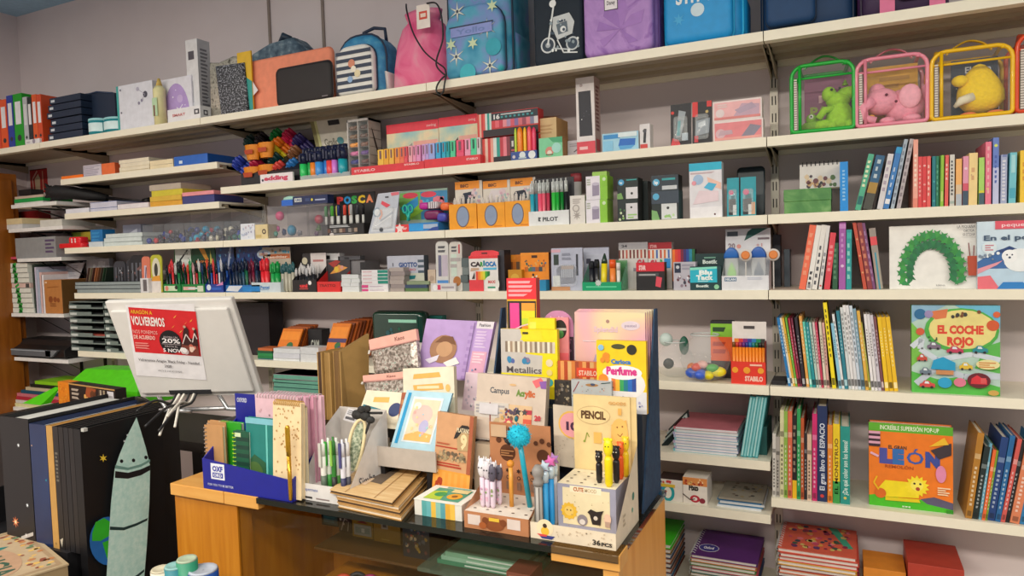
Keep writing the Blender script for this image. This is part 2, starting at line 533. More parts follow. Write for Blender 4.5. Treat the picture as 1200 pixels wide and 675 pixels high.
def book_row(rows,Y,Zs,phrase,group,depth=.17,kind='paperback'):
 """rows: (colour words, hex, base column, top column, width in columns, top row, spine prims, text)"""
 for k,b in enumerate(rows):
  cn,hx,xb,xt,wpx,yt=b[:6]
  prims=b[6] if len(b) > 6 and b[6] else [('r',.06,.7,.94,.76,tint(hx,.35)),('lines',.3,.14,.7,.62,9,tint(hx,.55),k),('r',.2,.03,.8,.09,tint(hx,-.3))]
  txt=b[7] if len(b) > 7 else None
  X0,w0,h0=fit(xb,xb+wpx,yt,Y,Zs)
  Xl=X0-w0/2
  Xt=onY(xt,yt,Y).x
  a=math.atan2(Xt-Xl,h0)
  wd=max(.003,w0*math.cos(a))
  L=max(.03,(h0-wd*abs(math.sin(a)))/math.cos(a))
  lean=' leaning' if abs(a) > .05 else ''
  dep=depth*(.85+.15*((k*37) % 10)/10)
  r=thing('book','%s spine, %s %s' % (cn,ORD[k],phrase),'book',group=group)
  if a >= 0:  # pivot on the bottom right corner
   r.matrix_world=Matrix.Translation((Xl+w0,Y+.0012*(k % 3),Zs)) @ Matrix.Rotation(a,4,'Y') @ Matrix.Translation((-wd,0,0))
  else:
   r.matrix_world=Matrix.Translation((Xl,Y+.0012*(k % 3),Zs)) @ Matrix.Rotation(a,4,'Y')
  book_shape(r,wd*.97,L,dep,hx,prims,txt,(b[8] if len(b) > 8 else '#ffffff'))

def front_book(label,xl,xr,yt,Y,Zs,hexcol,prims,thick=.012,lean=.1,name='picture_book',cat='book',spine=None,rz=0.):
 """a book standing face out, leaning back a little: cover board and pages"""
 X,wd,h=fit(xl,xr,yt,Y,Zs)
 r=thing(name,label,cat,(X,Y,Zs),rot=(-lean,0,rz))
 h=h/math.cos(lean)
 mb=MB()
 mb.box(-wd/2,wd/2,0,.0025,0,h,hexcol)
 mb.box(-wd/2,wd/2,thick-.0025,thick,0,h,hexcol)
 mb.box(-wd/2,-wd/2+.0025,.0025,thick-.0025,0,h,spine or hexcol)
 mb.front(-wd/2,wd/2,0,0,h,prims)
 mb.build('cover',r)
 p=MB();p.box(-wd/2+.003,wd/2-.003,.0027,thick-.0027,.003,h-.003,'#ece6d8');p.build('pages',r)
 return r

def hang_hole(u=.5,v=.93,r=.05):
 return ('r',u-r,v-.012,u+r,v+.012,'#3a3634')

def quadcard(name,label,cat,bl,br,tl,Yb,Yt,thick,m,prims=(),Yr=None,group=None,edge=None,lift=None,back=None):
 """a flat thing leaning anywhere: photo corners bottom-left, bottom-right, top-left with their distances Y"""
 A=onY(bl[0],bl[1],Yb);B=onY(br[0],br[1],Yr if Yr is not None else Yb);T=onY(tl[0],tl[1],Yt)
 if lift is not None:B.z=A.z if Yr is None else B.z
 U=B-A;V=T-A;N=V.cross(U).normalized()*thick
 mb=MB()
 c=[A-A,U,U+V,V];d=[p+N for p in c]
 mb.add([tuple(p) for p in c+d],[(0,1,2,3)],m)
 mb.add([tuple(p) for p in c+d],[(7,6,5,4),(0,4,5,1),(1,5,6,2),(2,6,7,3),(3,7,4,0)],edge or m)
 if prims:mb.art((0,0,0),tuple(U),tuple(V),prims)
 o=mb.build(name,None,tuple(A))
 return tag(o,label,cat,group)
def ybox(xl,xr,yt,yb,Y):
 """world X range and Z range of an upright patch on plane Y"""
 a=onY(xl,(yt+yb)/2,Y);b=onY(xr,(yt+yb)/2,Y);m=(xl+xr)/2
 return a.x,b.x,onY(m,yb,Y).z,onY(m,yt,Y).z

# ================================================================ top shelf
Y0=YT+.012
# lever arch files in the corner
def lever_file(label,xl,xr,yt,hx,labhx='#e9e6ea',lean=0.):
 X,wd,h=fit(xl,xr,yt,Y0,ZT)
 r=thing('lever_arch_file',label,'file',(X,Y0,ZT),rot=(0,lean,0),group='lever arch files on the top shelf')
 mb=MB();mb.box(-wd/2,wd/2,0,.003,0,h,hx)
 mb.box(-wd/2,-wd/2+.003,.003,.24,0,h,hx);mb.box(wd/2-.003,wd/2,.003,.24,0,h,hx)
 mb.front(-wd/2,wd/2,0,0,h,[('e',.5,.16,.22,None,'#2b2b30')])
 mb.build('cover',r)
 m=MB();m.box(-wd*.3,wd*.3,-.001,0,h*.42,h*.85,labhx);m.build('spine_label',r)
 p=MB();p.box(-wd/2+.003,wd/2-.003,.004,.235,.004,h-.006,'#ddd8cf');p.build('papers',r)
lever_file('red lever arch file at the shelf end in the corner',-6,2,116,'#d9482e')
lever_file('orange lever arch file between the red and blue files',2.6,10.4,116,'#e5541f')
lever_file('deep blue lever arch file beside the green one',11,18,111,'#243a9a')
lever_file('wide bright green lever arch file',18.6,29,109,'#159a1f')
lever_file('slim grey lever arch file beside the green one',29.6,34.6,113,'#b9bac0','#d9d9dc')
lever_file('slim black lever arch file',35,39.6,113,'#20262a')
lever_file('first orange lever arch file past the black one',40.2,45.4,110,'#dd5a25')
lever_file('second orange lever arch file past the black one, beside navy wallets',45.8,51,110,'#d24a22')
carton('flat_carton','small white carton lying in front of the orange files','box',30,46.5,163,YT+.002,ZT,.01,'#e6e2e4',[('e',.6,.5,.1,None,'#9a92a2'),('lines',.1,.2,.4,.6,3,'#b0a8b4',3)])
# navy zip wallets piled, with a gabled one behind
navy=M('#15263f',.55,bump=.3)
for k in range(6):
 X,wd,h=fit(57+(k % 3)*2,97,163-k*8.6,YT+.02,ZT)
 X2,w2,h2=fit(57,97,163-k*8.6-8,YT+.02,ZT)
 hb=0 if k == 0 else h
 X3,w3,hnext=fit(57+(k % 3)*2,97,163-(k+1)*8.6,YT+.02,ZT)
 mb=MB();t=hnext-hb
 mb.box(-wd/2,wd/2,.0,.24,t*.12,t*.98,navy)
 mb.tube([(-wd/2,.01,t*.5),(-wd/2-.012,.04,t*.55),(-wd/2-.012,.15,t*.5),(-wd/2,.2,t*.5)],t*.28,navy,6)
 mb.box(-wd/2+.01,-wd/2+.035,-.001,0,t*.35,t*.7,M('#cfd5dd'))
 tag(mb.build('zip_wallet',None,(X,YT+.02,ZT+hb),bevel=.002),'dark navy zip wallet, %s from the bottom of the pile beside orange files' % ORD[k],'wallet','navy zip wallets')
X,wd,h=fit(98.5,137,106,YT+.07,ZT)
mb=MB();mb.prism([(-wd/2,0),(wd/2,0),(wd/2,h*.9),(wd*.1,h*.98),(-wd/2,h)],0,.16,navy)
mb.tube([(-wd*.3,.0,h*.97),(0,-.003,h*.98),(wd*.45,0,h*.9)],.004,M('#2a3d5a'),6)
tag(mb.build('archive_case',None,(X,YT+.07,ZT),bevel=.004),'dark navy archive case with sloping top behind the teal tins','case')
for k,(a,b) in enumerate(((99.5,115),(115.6,137))):
 X,wd,h=fit(a,b,138 if k == 0 else 136.5,YT+.012,ZT)
 r=thing('paint_tin',('teal paint tin with white label against the navy wallets','teal paint tin with white label beside the white carton')[k],'tin',(X,YT+.012+wd/2*.8,ZT),group='teal paint tins')
 mb=MB();mb.lathe([(wd/2,0),(wd/2,h*.85)],'#1e8f9c',20,sy=.8);mb.build('body',r)
 m=MB();m.rings([[(wd/2*1.01*math.cos(a_),wd/2*.81*math.sin(a_),z) for a_ in [PI*1.1+PI*.8*j/8 for j in range(9)]] for z in (h*.22,h*.72)],'#d7eef0',cap=False,closed=False);m.build('label',r)
 m=MB();m.lathe([(wd/2*1.03,h*.85),(wd/2*1.03,h*.97),(wd/2*.9,h)],'#9fd9de',20,sy=.8);m.build('lid',r)
carton('science_kit_box','white carton with teal edge and molecule drawing','box',139,181,97,YT+.02,ZT,.05,'#dfe0ea',[('r',0,0,.06,1,'#3aa6a2'),('e',.8,.72,.06,None,'#4a4a58'),('e',.6,.86,.04,None,'#b8b4c8'),('e',.7,.6,.03,None,'#8d88a0'),('l',[(.6,.86),(.8,.72),(.7,.6)],.01,'#a8a4b8'),('e',.62,.55,.03,None,'#8d88a0'),('e',.12,.9,.02,None,'#707080'),('e',.12,.4,.02,None,'#707080')],side='#c9cad6')
X,wd,h=fit(179.5,189,93,YT+.012,ZT)
r=thing('glue_bottle','slim pale yellow glue bottle with pointed cap between white cartons','bottle',(X,YT+.03,ZT))
mb=MB();mb.lathe([(wd/2,0),(wd/2,h*.8),(wd*.3,h*.88)],'#e8e0a8',14);mb.front(-wd*.3,wd*.3,-wd/2-.0006,h*.2,h*.6,[('r',0,0,1,1,'#b9d8b0'),('r',.2,0,.5,.6,'#7a4038')]);mb.build('bottle_body',r)
mb=MB();mb.lathe([(wd*.28,h*.88),(wd*.1,h*1.05)],'#d8b860',10);mb.build('cap',r)
semi=[(.5+.42*math.cos(PI*k/16),.16+.72*math.sin(PI*k/16)) for k in range(17)]
carton('clock_kit_box','white carton with a lilac dome clock picture','box',190.5,226.5,90.5,YT+.055,ZT,.05,'#e6e4ee',[('p',semi,'#b79ad6'),('e',.62,.55,.09,None,'#cbb2e2'),('l',[(.5,.38),(.58,.32),(.7,.42)],.02,'#efe8f6'),('e',.4,.6,.02,None,'#efe8f6'),('e',.5,.74,.015,None,'#efe8f6'),('e',.78,.4,.015,None,'#efe8f6'),('r',.03,.0,.9,.14,'#efe9ec'),('t',.3,.04,.4,.07,'20% MAX','#c77a78')])
carton('white_long_box','low white box with small square emblems under the tall white box','box',197,235,126,YT+.004,ZT,.05,'#e9e7ea',[('r',.82,.35,.97,.75,'#3c3a44'),('r',.86,.45,.93,.65,'#e9e7ea'),('t',.15,.4,.4,.2,'SMART','#d06a6a')],side='#dcdbe0',side_prims=[('r',.3,.3,.7,.7,'#4a4852'),('r',.4,.4,.6,.6,'#d8d6dc')])
carton('tall_white_box','tall slim white box with dark print on its side','box',222,235.5,45,YT+.062,ZT,.06,'#e4e3e6',[('r',.2,.76,.7,.86,'#55505a'),('r',.3,.25,.5,.5,'#a8a6ae'),('lines',.25,.1,.6,.2,3,'#b0aeb6',2)],side='#c4c2c6',side_prims=[('lines',.2,.2,.8,.9,16,'#77757c',5)])
# speckled pouch, clear bag and yellow folder
spk=ramp_mat('speckled_fabric',[(.35,'#101218'),(.5,'#2d2f38'),(.62,'#9a9ca6')],tex=160,rough=.5,detail=3)
X,wd,h=fit(254,290,73,YT+.018,ZT)
mb=MB();mb.puff([(-wd*.38,0),(wd*.5,0),(wd*.42,h*.97),(-wd*.5,h)],0,.035,spk,.01)
tag(mb.build('pouch',None,(X,YT+.018,ZT)),'black speckled fabric pouch beside the white boxes','pouch')
X,wd,h=fit(246,288,66,YT+.06,ZT)
crin=ramp_mat('silver_foil',[(.3,'#8b8478'),(.5,'#c9c2b4'),(.7,'#5d564c')],tex=60,rough=.25,metal=.4,bump=.6)
mb=MB();mb.puff([(-wd*.5,0),(wd*.5,0),(wd*.5,h*.96),(wd*.2,h),(-wd*.2,h*.94),(-wd*.46,h*.97)],0,.03,crin,.012)
tag(mb.build('foil_bag',None,(X,YT+.06,ZT)),'crinkled silver foil bag behind the speckled pouch','bag')
X,wd,h=fit(281,297,60,YT+.03,ZT)
mb=MB();mb.box(-wd/2,wd/2,0,.006,0,h,'#e2b51f');mb.front(-wd/2,wd/2,0,0,h,[('p',[(0,0),(1,0),(1,.5),(.4,.62),(.2,.35),(0,.5)],'#2b9c94')])
tag(mb.build('folder',None,(X,YT+.03,ZT)),'yellow and teal card folder behind the coral laptop sleeve','folder')
X,wd,h=fit(291,390,62,YT+.045,ZT)
r=thing('laptop_sleeve','coral laptop sleeve with a swing tag','sleeve',(X,YT+.045,ZT))
mb=MB();mb.puff(rrect(wd,h,.022),0,.03,M('#f39272',.7,bump=.2),.012);mb.build('body',r)
mb=MB();mb.tube([(p[0],.015,p[1]) for p in rrect(wd*1.002,h*1.002,.022)],.002,'#d97a5c',6,closed=True);mb.build('zipper',r)
mb=MB();mb.T=Matrix.Translation((-wd*.42,-.012,h*.28)) @ Matrix.Rotation(-.6,4,'Y');mb.box(0,.04,0,.001,0,.06,'#ece6ea');mb.box(0,.04,-.001,0,.045,.062,'#5a3026');mb.build('swing_tag',r)
X,wd,h=fit(323,388.5,74.5,YT+.008,ZT)
r=thing('laptop_sleeve','small black laptop sleeve in front of the coral one','sleeve',(X,YT+.008,ZT))
mb=MB();mb.puff(rrect(wd,h,.02),0,.022,M('#1d1517',.6),.01);mb.build('body',r)
mb=MB();mb.tube([(p[0],.011,p[1]) for p in rrect(wd*1.004,h*1.004,.02)],.0018,'#35282a',6,closed=True);mb.build('zipper',r)
mb=MB();mb.box(wd*.34,wd*.44,-.0008,0,h*.08,h*.1,'#8a8084');mb.build('badge',r)
X,wd,h=fit(284,354,41,YT+.13,ZT)
den=ramp_mat('denim_print',[(.35,'#3f5366'),(.55,'#63798a'),(.7,'#97a7ae')],tex=40,rough=.7)
r=thing('soft_bag','grey blue soft bag lying behind the coral sleeve','bag',(X,YT+.13,ZT))
mb=MB();mb.puff([(-wd*.5,0),(wd*.5,0),(wd*.5,h*.8),(wd*.35,h*.95),(0,h*.93),(-wd*.3,h*.84),(-wd*.5,h*.7)],0,.12,den,.03);mb.build('body',r)
mb=MB();mb.tube([(wd*.12,.03,h*.92),(wd*.2,.02,h*.99),(wd*.28,.03,h*.94)],.012,'#23364a',8);mb.build('handle',r)

# ---- rucksacks
def rucksack(label,xl,xr,body,pocket,trim,prims,yt=None,h=None,depth=.15,pk=(.1,.9,.04,.62),pk_prims=(),Y=YT+.02,top_r=.42,name='rucksack',pocket_top=.4,side_pocket=True):
 X,wd,hh=fit(xl,xr,yt if yt is not None else 0,Y,ZT)
 h=h or hh
 r=thing(name,label,'rucksack',(X,Y+.03,ZT),group='rucksacks on the top shelf')
 mb=MB();mb.puff(rrect(wd,h,.03,5,tops=wd*top_r),0,depth,body,.028,5);mb.front(-wd/2,wd/2,-.0004,0,h,prims);mb.build('body',r)
 a,b,c,d=pk
 pw=(b-a)*wd;ph=(d-c)*h
 out=rrect(pw,ph,.018,5,(a+b-1)*wd/2,c*h,tops=pw*pocket_top)
 mb=MB();mb.puff(out,-.026,.004,pocket,.012,4);mb.front((a-.5)*wd,(b-.5)*wd,-.026,c*h,d*h,pk_prims);mb.build('front_pocket',r)
 mb=MB();mb.tube([(p[0],-.004,p[1]) for p in out],.0032,trim,6,closed=True);mb.build('piping',r)
 mb=MB();mb.tube([(p[0],.02,p[1]) for p in rrect(wd*1.005,h*1.003,.03,5,tops=wd*top_r)],.0035,trim,6,closed=True);mb.build('zipper',r)
 mb=MB();mb.tube([(-.05,depth*.8,h-.01),(-.045,depth*.8,h+.035),(0,depth*.8,h+.045),(.045,depth*.8,h+.035),(.05,depth*.8,h-.01)],.006,trim,8);mb.build('handle',r)
 for s in (-1,1):
  mb=MB();mb.tube([(s*wd*.25,depth+.002,h*.9),(s*wd*.32,depth+.02,h*.6),(s*wd*.34,depth+.014,h*.25),(s*wd*.3,depth,h*.06)],.012,trim,8,flat=.4);mb.build('strap',r)
  if side_pocket:
   mb=MB();mb.puff([(-.045,0),(.045,0),(.05,h*.32),(-.05,h*.32)],-.012,.008,pocket,.01)
   o=mb.build('side_pocket',r,(s*(wd/2-.003),depth*.52,.01),(0,0,s*PI/2))
 return r
stripes=[('r',.02,k/9+.01,.98,k/9+.066,'#26334d') for k in range(9)]
bl=M('#2f7fb4',.6)
bpat=ramp_mat('blue_patch_fabric',[(.3,'#2a6f9f'),(.55,'#3b8fbe'),(.7,'#5fa3bd')],tex=30,rough=.6)
rucksack('small blue rucksack with navy and white striped front',388,444,bpat,M('#e8e6e2',.6),'#1f2c47',(),yt=36,depth=.12,pk=(.1,.88,.04,.8),top_r=.4,
         pk_prims=[('r',.03,.06+k*.15,.97,.06+k*.15+.075,'#26334d') for k in range(6)]+[('e',.45,.62,.09,None,'#d9896a'),('e',.6,.4,.08,None,'#e8d8b0'),('e',.4,.3,.07,None,'#8fb0d8'),('e',.5,.5,.07,None,'#f2ead8')],pocket_top=.3)
# pink drawstring bag
pk_m=ramp_mat('pink_tie_dye',[(.3,'#e34f86'),(.5,'#f07ca2'),(.66,'#e9a2b4'),(.78,'#b9a0ae')],tex=9,rough=.65,distort=1.)
X,wd,h=fit(451,523,6,YT+.02,ZT)
r=thing('drawstring_bag','pink tie-dye drawstring bag with black cords and a card tag','bag',(X,YT+.02,ZT))
mb=MB()
prof=[(0,.5,.05),(.06,.5,.06),(.3,.47,.07),(.6,.42,.06),(.8,.34,.045),(.88,.24,.035),(.94,.27,.04),(1.,.3,.035)]
mb.rings([[(p*wd*math.cos(2*PI*j/24)*(1+.03*math.sin(j*5)*(i > 3))-.02*wd*(1-t),.07+d*math.sin(2*PI*j/24)*(1+.12*math.sin(j*7)*(i > 3)),t*h) for j in range(24)] for i,(t,p,d) in enumerate(prof)],pk_m)
mb.build('body',r)
mb=MB();mb.box(.1*wd,.31*wd,-.012,-.0105,h*.68,h*.97,'#efe4dc');mb.front(.1*wd,.31*wd,-.012,h*.68,h*.97,[('r',.2,.38,.8,.72,'#d8432f'),('r',.3,.47,.7,.63,'#f2d8c8')]);mb.build('tag',r)
def curve(pts,n=6):
 out=[];P=[Vector(p) for p in pts]
 for i in range(len(P)-1):
  a=P[max(i-1,0)];b=P[i];c=P[i+1];d=P[min(i+2,len(P)-1)]
  for k in range(n):
   t=k/n
   out.append(.5*((2*b)+(c-a)*t+(2*a-5*b+4*c-d)*t*t+(3*b-a-3*c+d)*t**3))
 out.append(P[-1])
 return out
def loc(x,y,Yp):
 p=onY(x,y,Yp);return (p.x-X,p.y-(YT+.02),p.z-ZT)
def cord(pts,name='cord'):
 mb=MB();mb.tube(curve([loc(x,y,Yp) for x,y,Yp in pts]),.0027,BLACK,6);mb.build(name,r)
cord([(476,5,YT+.03),(477,14,YT+.0),(484,38,YT-.004),(497,60,YT-.006),(512,73,YT-.006),(521,80,YT-.006),(523,88,YT-.008)])
cord([(500,4,YT+.0),(511,4,YT),(517,18,YT-.004),(519,45,YT-.006),(512,68,YT-.006),(512,78,YT-.008),(519,86,YT-.01),(523,88,YT-.01)])
cord([(523,88,YT-.01),(517,93,YT-.012),(512,101,YT-.012),(512,108,YT-.012),(516,111,YT-.012),(519.5,107,YT-.012),(521,98,YT-.012),(523,88,YT-.01)],'cord_loop')
flor=ramp_mat('blue_floral_fabric',[(.3,'#2f8fb5'),(.45,'#57a9c8'),(.6,'#7e93d0'),(.72,'#36b3bd')],tex=14,rough=.6,detail=2)
flowers=[]
rn=random.Random(3)
for u,v,q in ((.2,.3,0),(.75,.62,0),(.78,.1,0),(.5,.45,1),(.25,.93,0),(.12,.48,1),(.85,.92,1)):
 if q == 0:flowers+=[('st',u,v,.17,.035,6,'#55606e'),('st',u,v,.15,.03,6,'#dde2d6'),('e',u,v,.025,None,'#39465a')]
 else:flowers+=[('st',u,v,.1,.04,6,'#cfe0b8')]
flowers+=[('e',.85,.35,.13,None,'#22a3b8'),('e',.4,.04,.14,None,'#2fb3c2')]
rucksack('light blue floral rucksack with lilac front pocket',519,594,flor,flor,'#16304a',[('st',.7,.86,.12,.03,6,'#dfe6de'),('st',.2,.8,.1,.03,6,'#dfe6de')],h=.40,depth=.17,pk=(.04,.94,.02,.56),
         pk_prims=flowers+[('r',.1,.7,.86,.72,'#1b2b48'),('r',.12,.57,.84,.7,'#8a98d8'),('t',.22,.6,.5,.07,'Yollo','#6f86c4',.03)],pocket_top=.34,top_r=.36)
moto=[('e',.3,.22,.15,None,'#d4d8da'),('e',.3,.22,.12,None,'#1c3145'),('e',.3,.22,.05,None,'#aab2b8'),('e',.8,.2,.13,None,'#c4cacd'),('e',.8,.2,.1,None,'#2b4054'),
  ('p',[(.42,.5),(.75,.52),(.85,.42),(.8,.3),(.5,.26),(.4,.38)],'#c9ced0'),('p',[(.48,.42),(.7,.44),(.72,.33),(.52,.31)],'#5b6a76'),('l',[(.3,.22),(.48,.74),(.4,.86)],.035,'#dfe3e4'),('l',[(.42,.74),(.62,.8),(.85,.72)],.03,'#dfe3e4'),
  ('e',.42,.64,.07,None,'#eef0f0'),('e',.62,.36,.06,None,'#e2e6e8'),('l',[(.4,.18),(.75,.14)],.03,'#b9c0c4'),('l',[(.5,.26),(.62,.12),(.9,.1)],.025,'#dfe3e4'),('dots',.3,.1,.95,.5,24,.03,['#e6eaea','#90a0aa','#33475a'],4)]
rucksack('dark navy rucksack with a white motorbike print',622,684,M('#14283c',.7),M('#10202f',.7),'#0d1a28',(),side_pocket=False,h=.42,depth=.16,pk=(.06,.98,.0,.66),pk_prims=moto,pocket_top=.12,top_r=.3)
purp=ramp_mat('purple_tropical_fabric',[(.35,'#a87fc6'),(.5,'#b98fd2'),(.6,'#9668b8'),(.7,'#c09ad8')],tex=10,rough=.6,distort=1.5)
leaf=[('p',[(.55,.3),(.5,.62),(.62,.74),(.66,.5)],'#a678c4'),('p',[(.55,.3),(.3,.5),(.36,.7),(.52,.5)],'#9d6fbe'),('p',[(.55,.3),(.85,.34),(.9,.5),(.7,.46)],'#a678c4'),('p',[(.55,.3),(.8,.12),(.66,.1)],'#9d6fbe'),('p',[(.55,.3),(.3,.1),(.24,.2)],'#a678c4'),('p',[(.55,.3),(.2,.32),(.24,.44)],'#9d6fbe')]
rucksack('purple leafy rucksack with a small white sewn label',684,768,purp,purp,'#6d4a94',(),side_pocket=False,h=.40,depth=.17,pk=(.0,.96,.02,.56),pk_prims=leaf+[('r',.32,.56,.52,.76,'#3a2f44'),('r',.33,.57,.51,.75,'#efe9ee'),('t',.36,.63,.12,.05,'Disney','#3a3640')],pocket_top=.06,top_r=.3)
st=M('#1d96d8',.5,bump=.1)
rucksack('bright blue rucksack with white block letters',776,868,st,M('#1598dc',.5),'#17b3e6',(),h=.36,depth=.15,pk=(.03,.9,.02,.9),pocket_top=.2,top_r=.32,
         pk_prims=[('t',.18,.33,.68,.11,'STITCH','#eef3f6',.035),('st',.9,.33,.06,.025,5,'#b8c8e8'),('e',.5,.26,.1,None,'#cfe3ee'),('st',.22,.2,.1,.04,7,'#3aa9e0'),('e',.42,.52,.1,None,'#e8c8d8'),('e',.55,.48,.08,None,'#dfe8f0')])
rucksack('plain dark blue rucksack beside the shelf joint',892,1000,M('#0f3760',.6),M('#123f6c',.6),'#0b2440',(),h=.38,depth=.18,pk=(.05,.6,.06,.5),Y=YT+.045)
rucksack('dark violet rucksack with pink straps hanging in front',1010,1112,M('#3a2148',.6),M('#512a5c',.6),'#2b1838',[('r',.22,0,.4,1,'#e8759f'),('r',.8,0,.98,1,'#e8759f')],h=.40,depth=.16,pk=(.42,.78,.1,.5),Y=YT+.03)

# ================================================================ second board from the top
YF=.012
# --- tiered marker display
def at_px(x,y,Y):return onY(x,y,Y)
X,wd,h=fit(283,356,158,.03,Z1)
disp=thing('marker_display','tiered black marker display with orange printed cups','display stand',(X,.03,Z1))
mb=MB();mb.add([(-wd/2,0,0),(wd/2,0,0),(wd/2,.18,0),(-wd/2,.18,0),(-wd/2,.0,h*.25),(wd/2,.0,h*.25),(wd/2,.17,h),(-wd/2,.17,h)],
                  [(0,1,5,4),(4,5,6,7),(1,2,6,5),(2,3,7,6),(3,0,4,7),(3,2,1,0)],M('#1c1b22',.5));mb.build('tier_body',disp)
orange=M('#e58a1c',.45)
for (xl,xr,yt,yb,Yc) in ((277,309,170,187,-.0),(276,311,196,215,-.0)):
 a=onY(xl,yb,Yc);b=onY(xr,yb,Yc);t=onY((xl+xr)/2,yt,Yc)
 hh=t.z-min(a.z,b.z)
 z0=max(a.z,Z1+.001)-Z1
 w_=b.x-a.x
 for k in (0,1):
  mb=MB();cx=a.x+w_*(.27+.5*k)-X
  zb=z0+.003*k;zt_=zb+hh*.95;r0=w_*.2;r1=w_*.27
  mb.rings([[(cx+(r*math.cos(q)),.0+.02+r*.6*math.sin(q),z) for q in [2*PI*j/14 for j in range(14)]] for r,z in ((r0,zb),(r1,zt_))],orange,cap=False)
  mb.rings([[(cx+(r*math.cos(q)),.0+.02+r*.6*math.sin(q),z) for q in [2*PI*j/14 for j in range(14)]] for r,z in ((r0*.2,zb+.001),(r0,zb))],orange,cap=False)
  mb.add([(cx-r0*.7,.02-r1*.62,zb+hh*.35),(cx+r0*.7,.02-r1*.62,zb+hh*.35),(cx+r0*.8,.02-r1*.66,zb+hh*.62),(cx-r0*.8,.02-r1*.66,zb+hh*.62)],[(0,1,2,3)],'#b8431c')
  mb.build('cup',disp)
clusters=[(289,163,'#153a36','dark green'),(302,160,'#2a2026','black'),(320,156,'#189a48','green'),(334,156,'#e02a5c','pink'),(346,162,'#332a66','violet'),(321,166,'#f47e22','orange'),(317,176,'#ecd82c','yellow'),(276,188,'#2a40a8','blue'),(296,190,'#b51f45','crimson'),(318,184,'#17403f','dark teal'),(323,194,'#d8463f','red'),(339,191,'#2a78c0','sky blue'),(341,176,'#8a5a3a','brown'),(307,180,'#1b2b2c','blackish green')]
dirv=Vector((-.42,-.62,.66)).normalized()
q=Vector((0,0,1)).rotation_difference(dirv)
for ci,(cx,cy,hx,nm) in enumerate(clusters):
 tipc=onY(cx,cy,.035+.09*max(0,(200-cy)/45))
 for k in range(6):
  off=q @ Vector(((k % 3-1)*.0165+.004*(k//3),(k//3-.5)*.017,.004*((k*5) % 3)))
  o=pen('marker','%s marker, %s of six bunched in the tiered black display' % (nm,ORD[k]),'marker',0,0,0,.105,.0072,M(hx,.35,0,1,0,0),M(hx,.35,0,1,0,0),'markers bunched in the tiered display',n=7)
  o.rotation_mode='QUATERNION';o.rotation_quaternion=q
  o.location=tipc+off-dirv*.105
# --- marker tub with navy caps and the sign
X,wd,h=fit(305,343,203,-.0,Z1)
r=thing('brand_sign','small white card sign with pink lettering at the shelf edge','sign',(X,.001,Z1))
mb=MB();mb.box(-wd/2,wd/2,0,.008,0,h,'#efe6ea');mb.build('card',r)
mb=MB();mb.front(-wd/2,wd/2,-.0004,0,h,[('t',.12,.3,.74,.45,'edding','#d4486a',.05),('e',.08,.35,.03,None,'#3a3048')]);mb.build('lettering',r)
X,wd,h=fit(352,410,203.5,.004,Z1)
mb=MB();mb.box(-wd/2,wd/2,0,.07,0,max(h,.006),clear('#dfe6ea',.5));
tag(mb.build('pen_tray',None,(X,.004,Z1)),'clear tray under the navy capped highlighters','tray')
hl=[(354,361,'#2fd06a','green',0),(360,366,'#2fae5a','leaf green',1),(366,373,'#f58a2c','orange',0),(372,380,'#3f9be8','sky blue',0),(379,386,'#3a86d8','blue',1),(385,392,'#f04848','red',0),(391,397,'#d880e0','lilac',0),(399,408,'#1fa8b8','turquoise',0)]
back=[(357,363),(364,370),(371,377),(377,384),(384,391),(391,398),(398,404),(403,409)]
for i,(a,b,hx,nm,bk) in enumerate(hl):
 X,wd,h=fit(a,b,180-(a-354)*.16-(0 if not bk else 2),.02,Z1)
 pen('highlighter','%s highlighter with navy cap in the front of the clear tray' % nm,'highlighter',X,.016+.012*bk,Z1+.006,h-.006,wd*.5,M(hx,.3,0,1,0,0),M('#1d2547',.35,0,1,0,0),'navy capped highlighters',capf=.42)
for i,(a,b) in enumerate(back):
 X,wd,h=fit(a,b,174-(a-354)*.12,.05,Z1)
 pen('highlighter','navy capped highlighter in the rear row of the clear tray, %s along' % ORD[i],'highlighter',X,.052,Z1+.006,h-.006,wd*.5,M(('#35a0d8','#d860b8','#40b060')[i % 3],.3,0,1,0,0),M('#1d2547',.35,0,1,0,0),'navy capped highlighters',capf=.5)
# --- white lettering pad leaning behind the drawer unit
a=onY(379,190,.1);b=onY(412,187,.1);c=onY(361,141,.13);d=onY(412,136,.13)
mb=MB()
base=Vector((a.x,.1,Z1))
P=[Vector((a.x,.1,Z1+.001)),Vector((b.x+.02,.1,Z1+.001)),Vector((d.x+.02,.14,d.z)),Vector((c.x,.14,c.z))]
back_=[p+Vector((0,.012,0)) for p in P]
mb.add([tuple(p-base) for p in P+back_],[(0,1,2,3),(7,6,5,4),(0,4,5,1),(1,5,6,2),(2,6,7,3),(3,7,4,0)],'#d9d4c6')
O=P[0]-base;U=P[1]-P[0];V=P[3]-P[0]
mb.art(O,U,V,[('p',[(0,0),(.12,0),(.12,1),(0,1)],'#8a8458'),('p',[(.12,.2),(.2,.2),(.2,1),(.12,1)],'#c8c890'),('lines',.3,.1,.95,.5,7,'#c2bcb0',8),('t',.3,.55,.5,.12,'Grafico','#8a8678'),('r',.55,.88,.9,.96,'#2a2a30'),('e',.8,.62,.1,None,'#4a8f98')])
tag(mb.build('lettering_pad',None,tuple(base)),'white printed pad leaning behind the highlighter tray','pad')
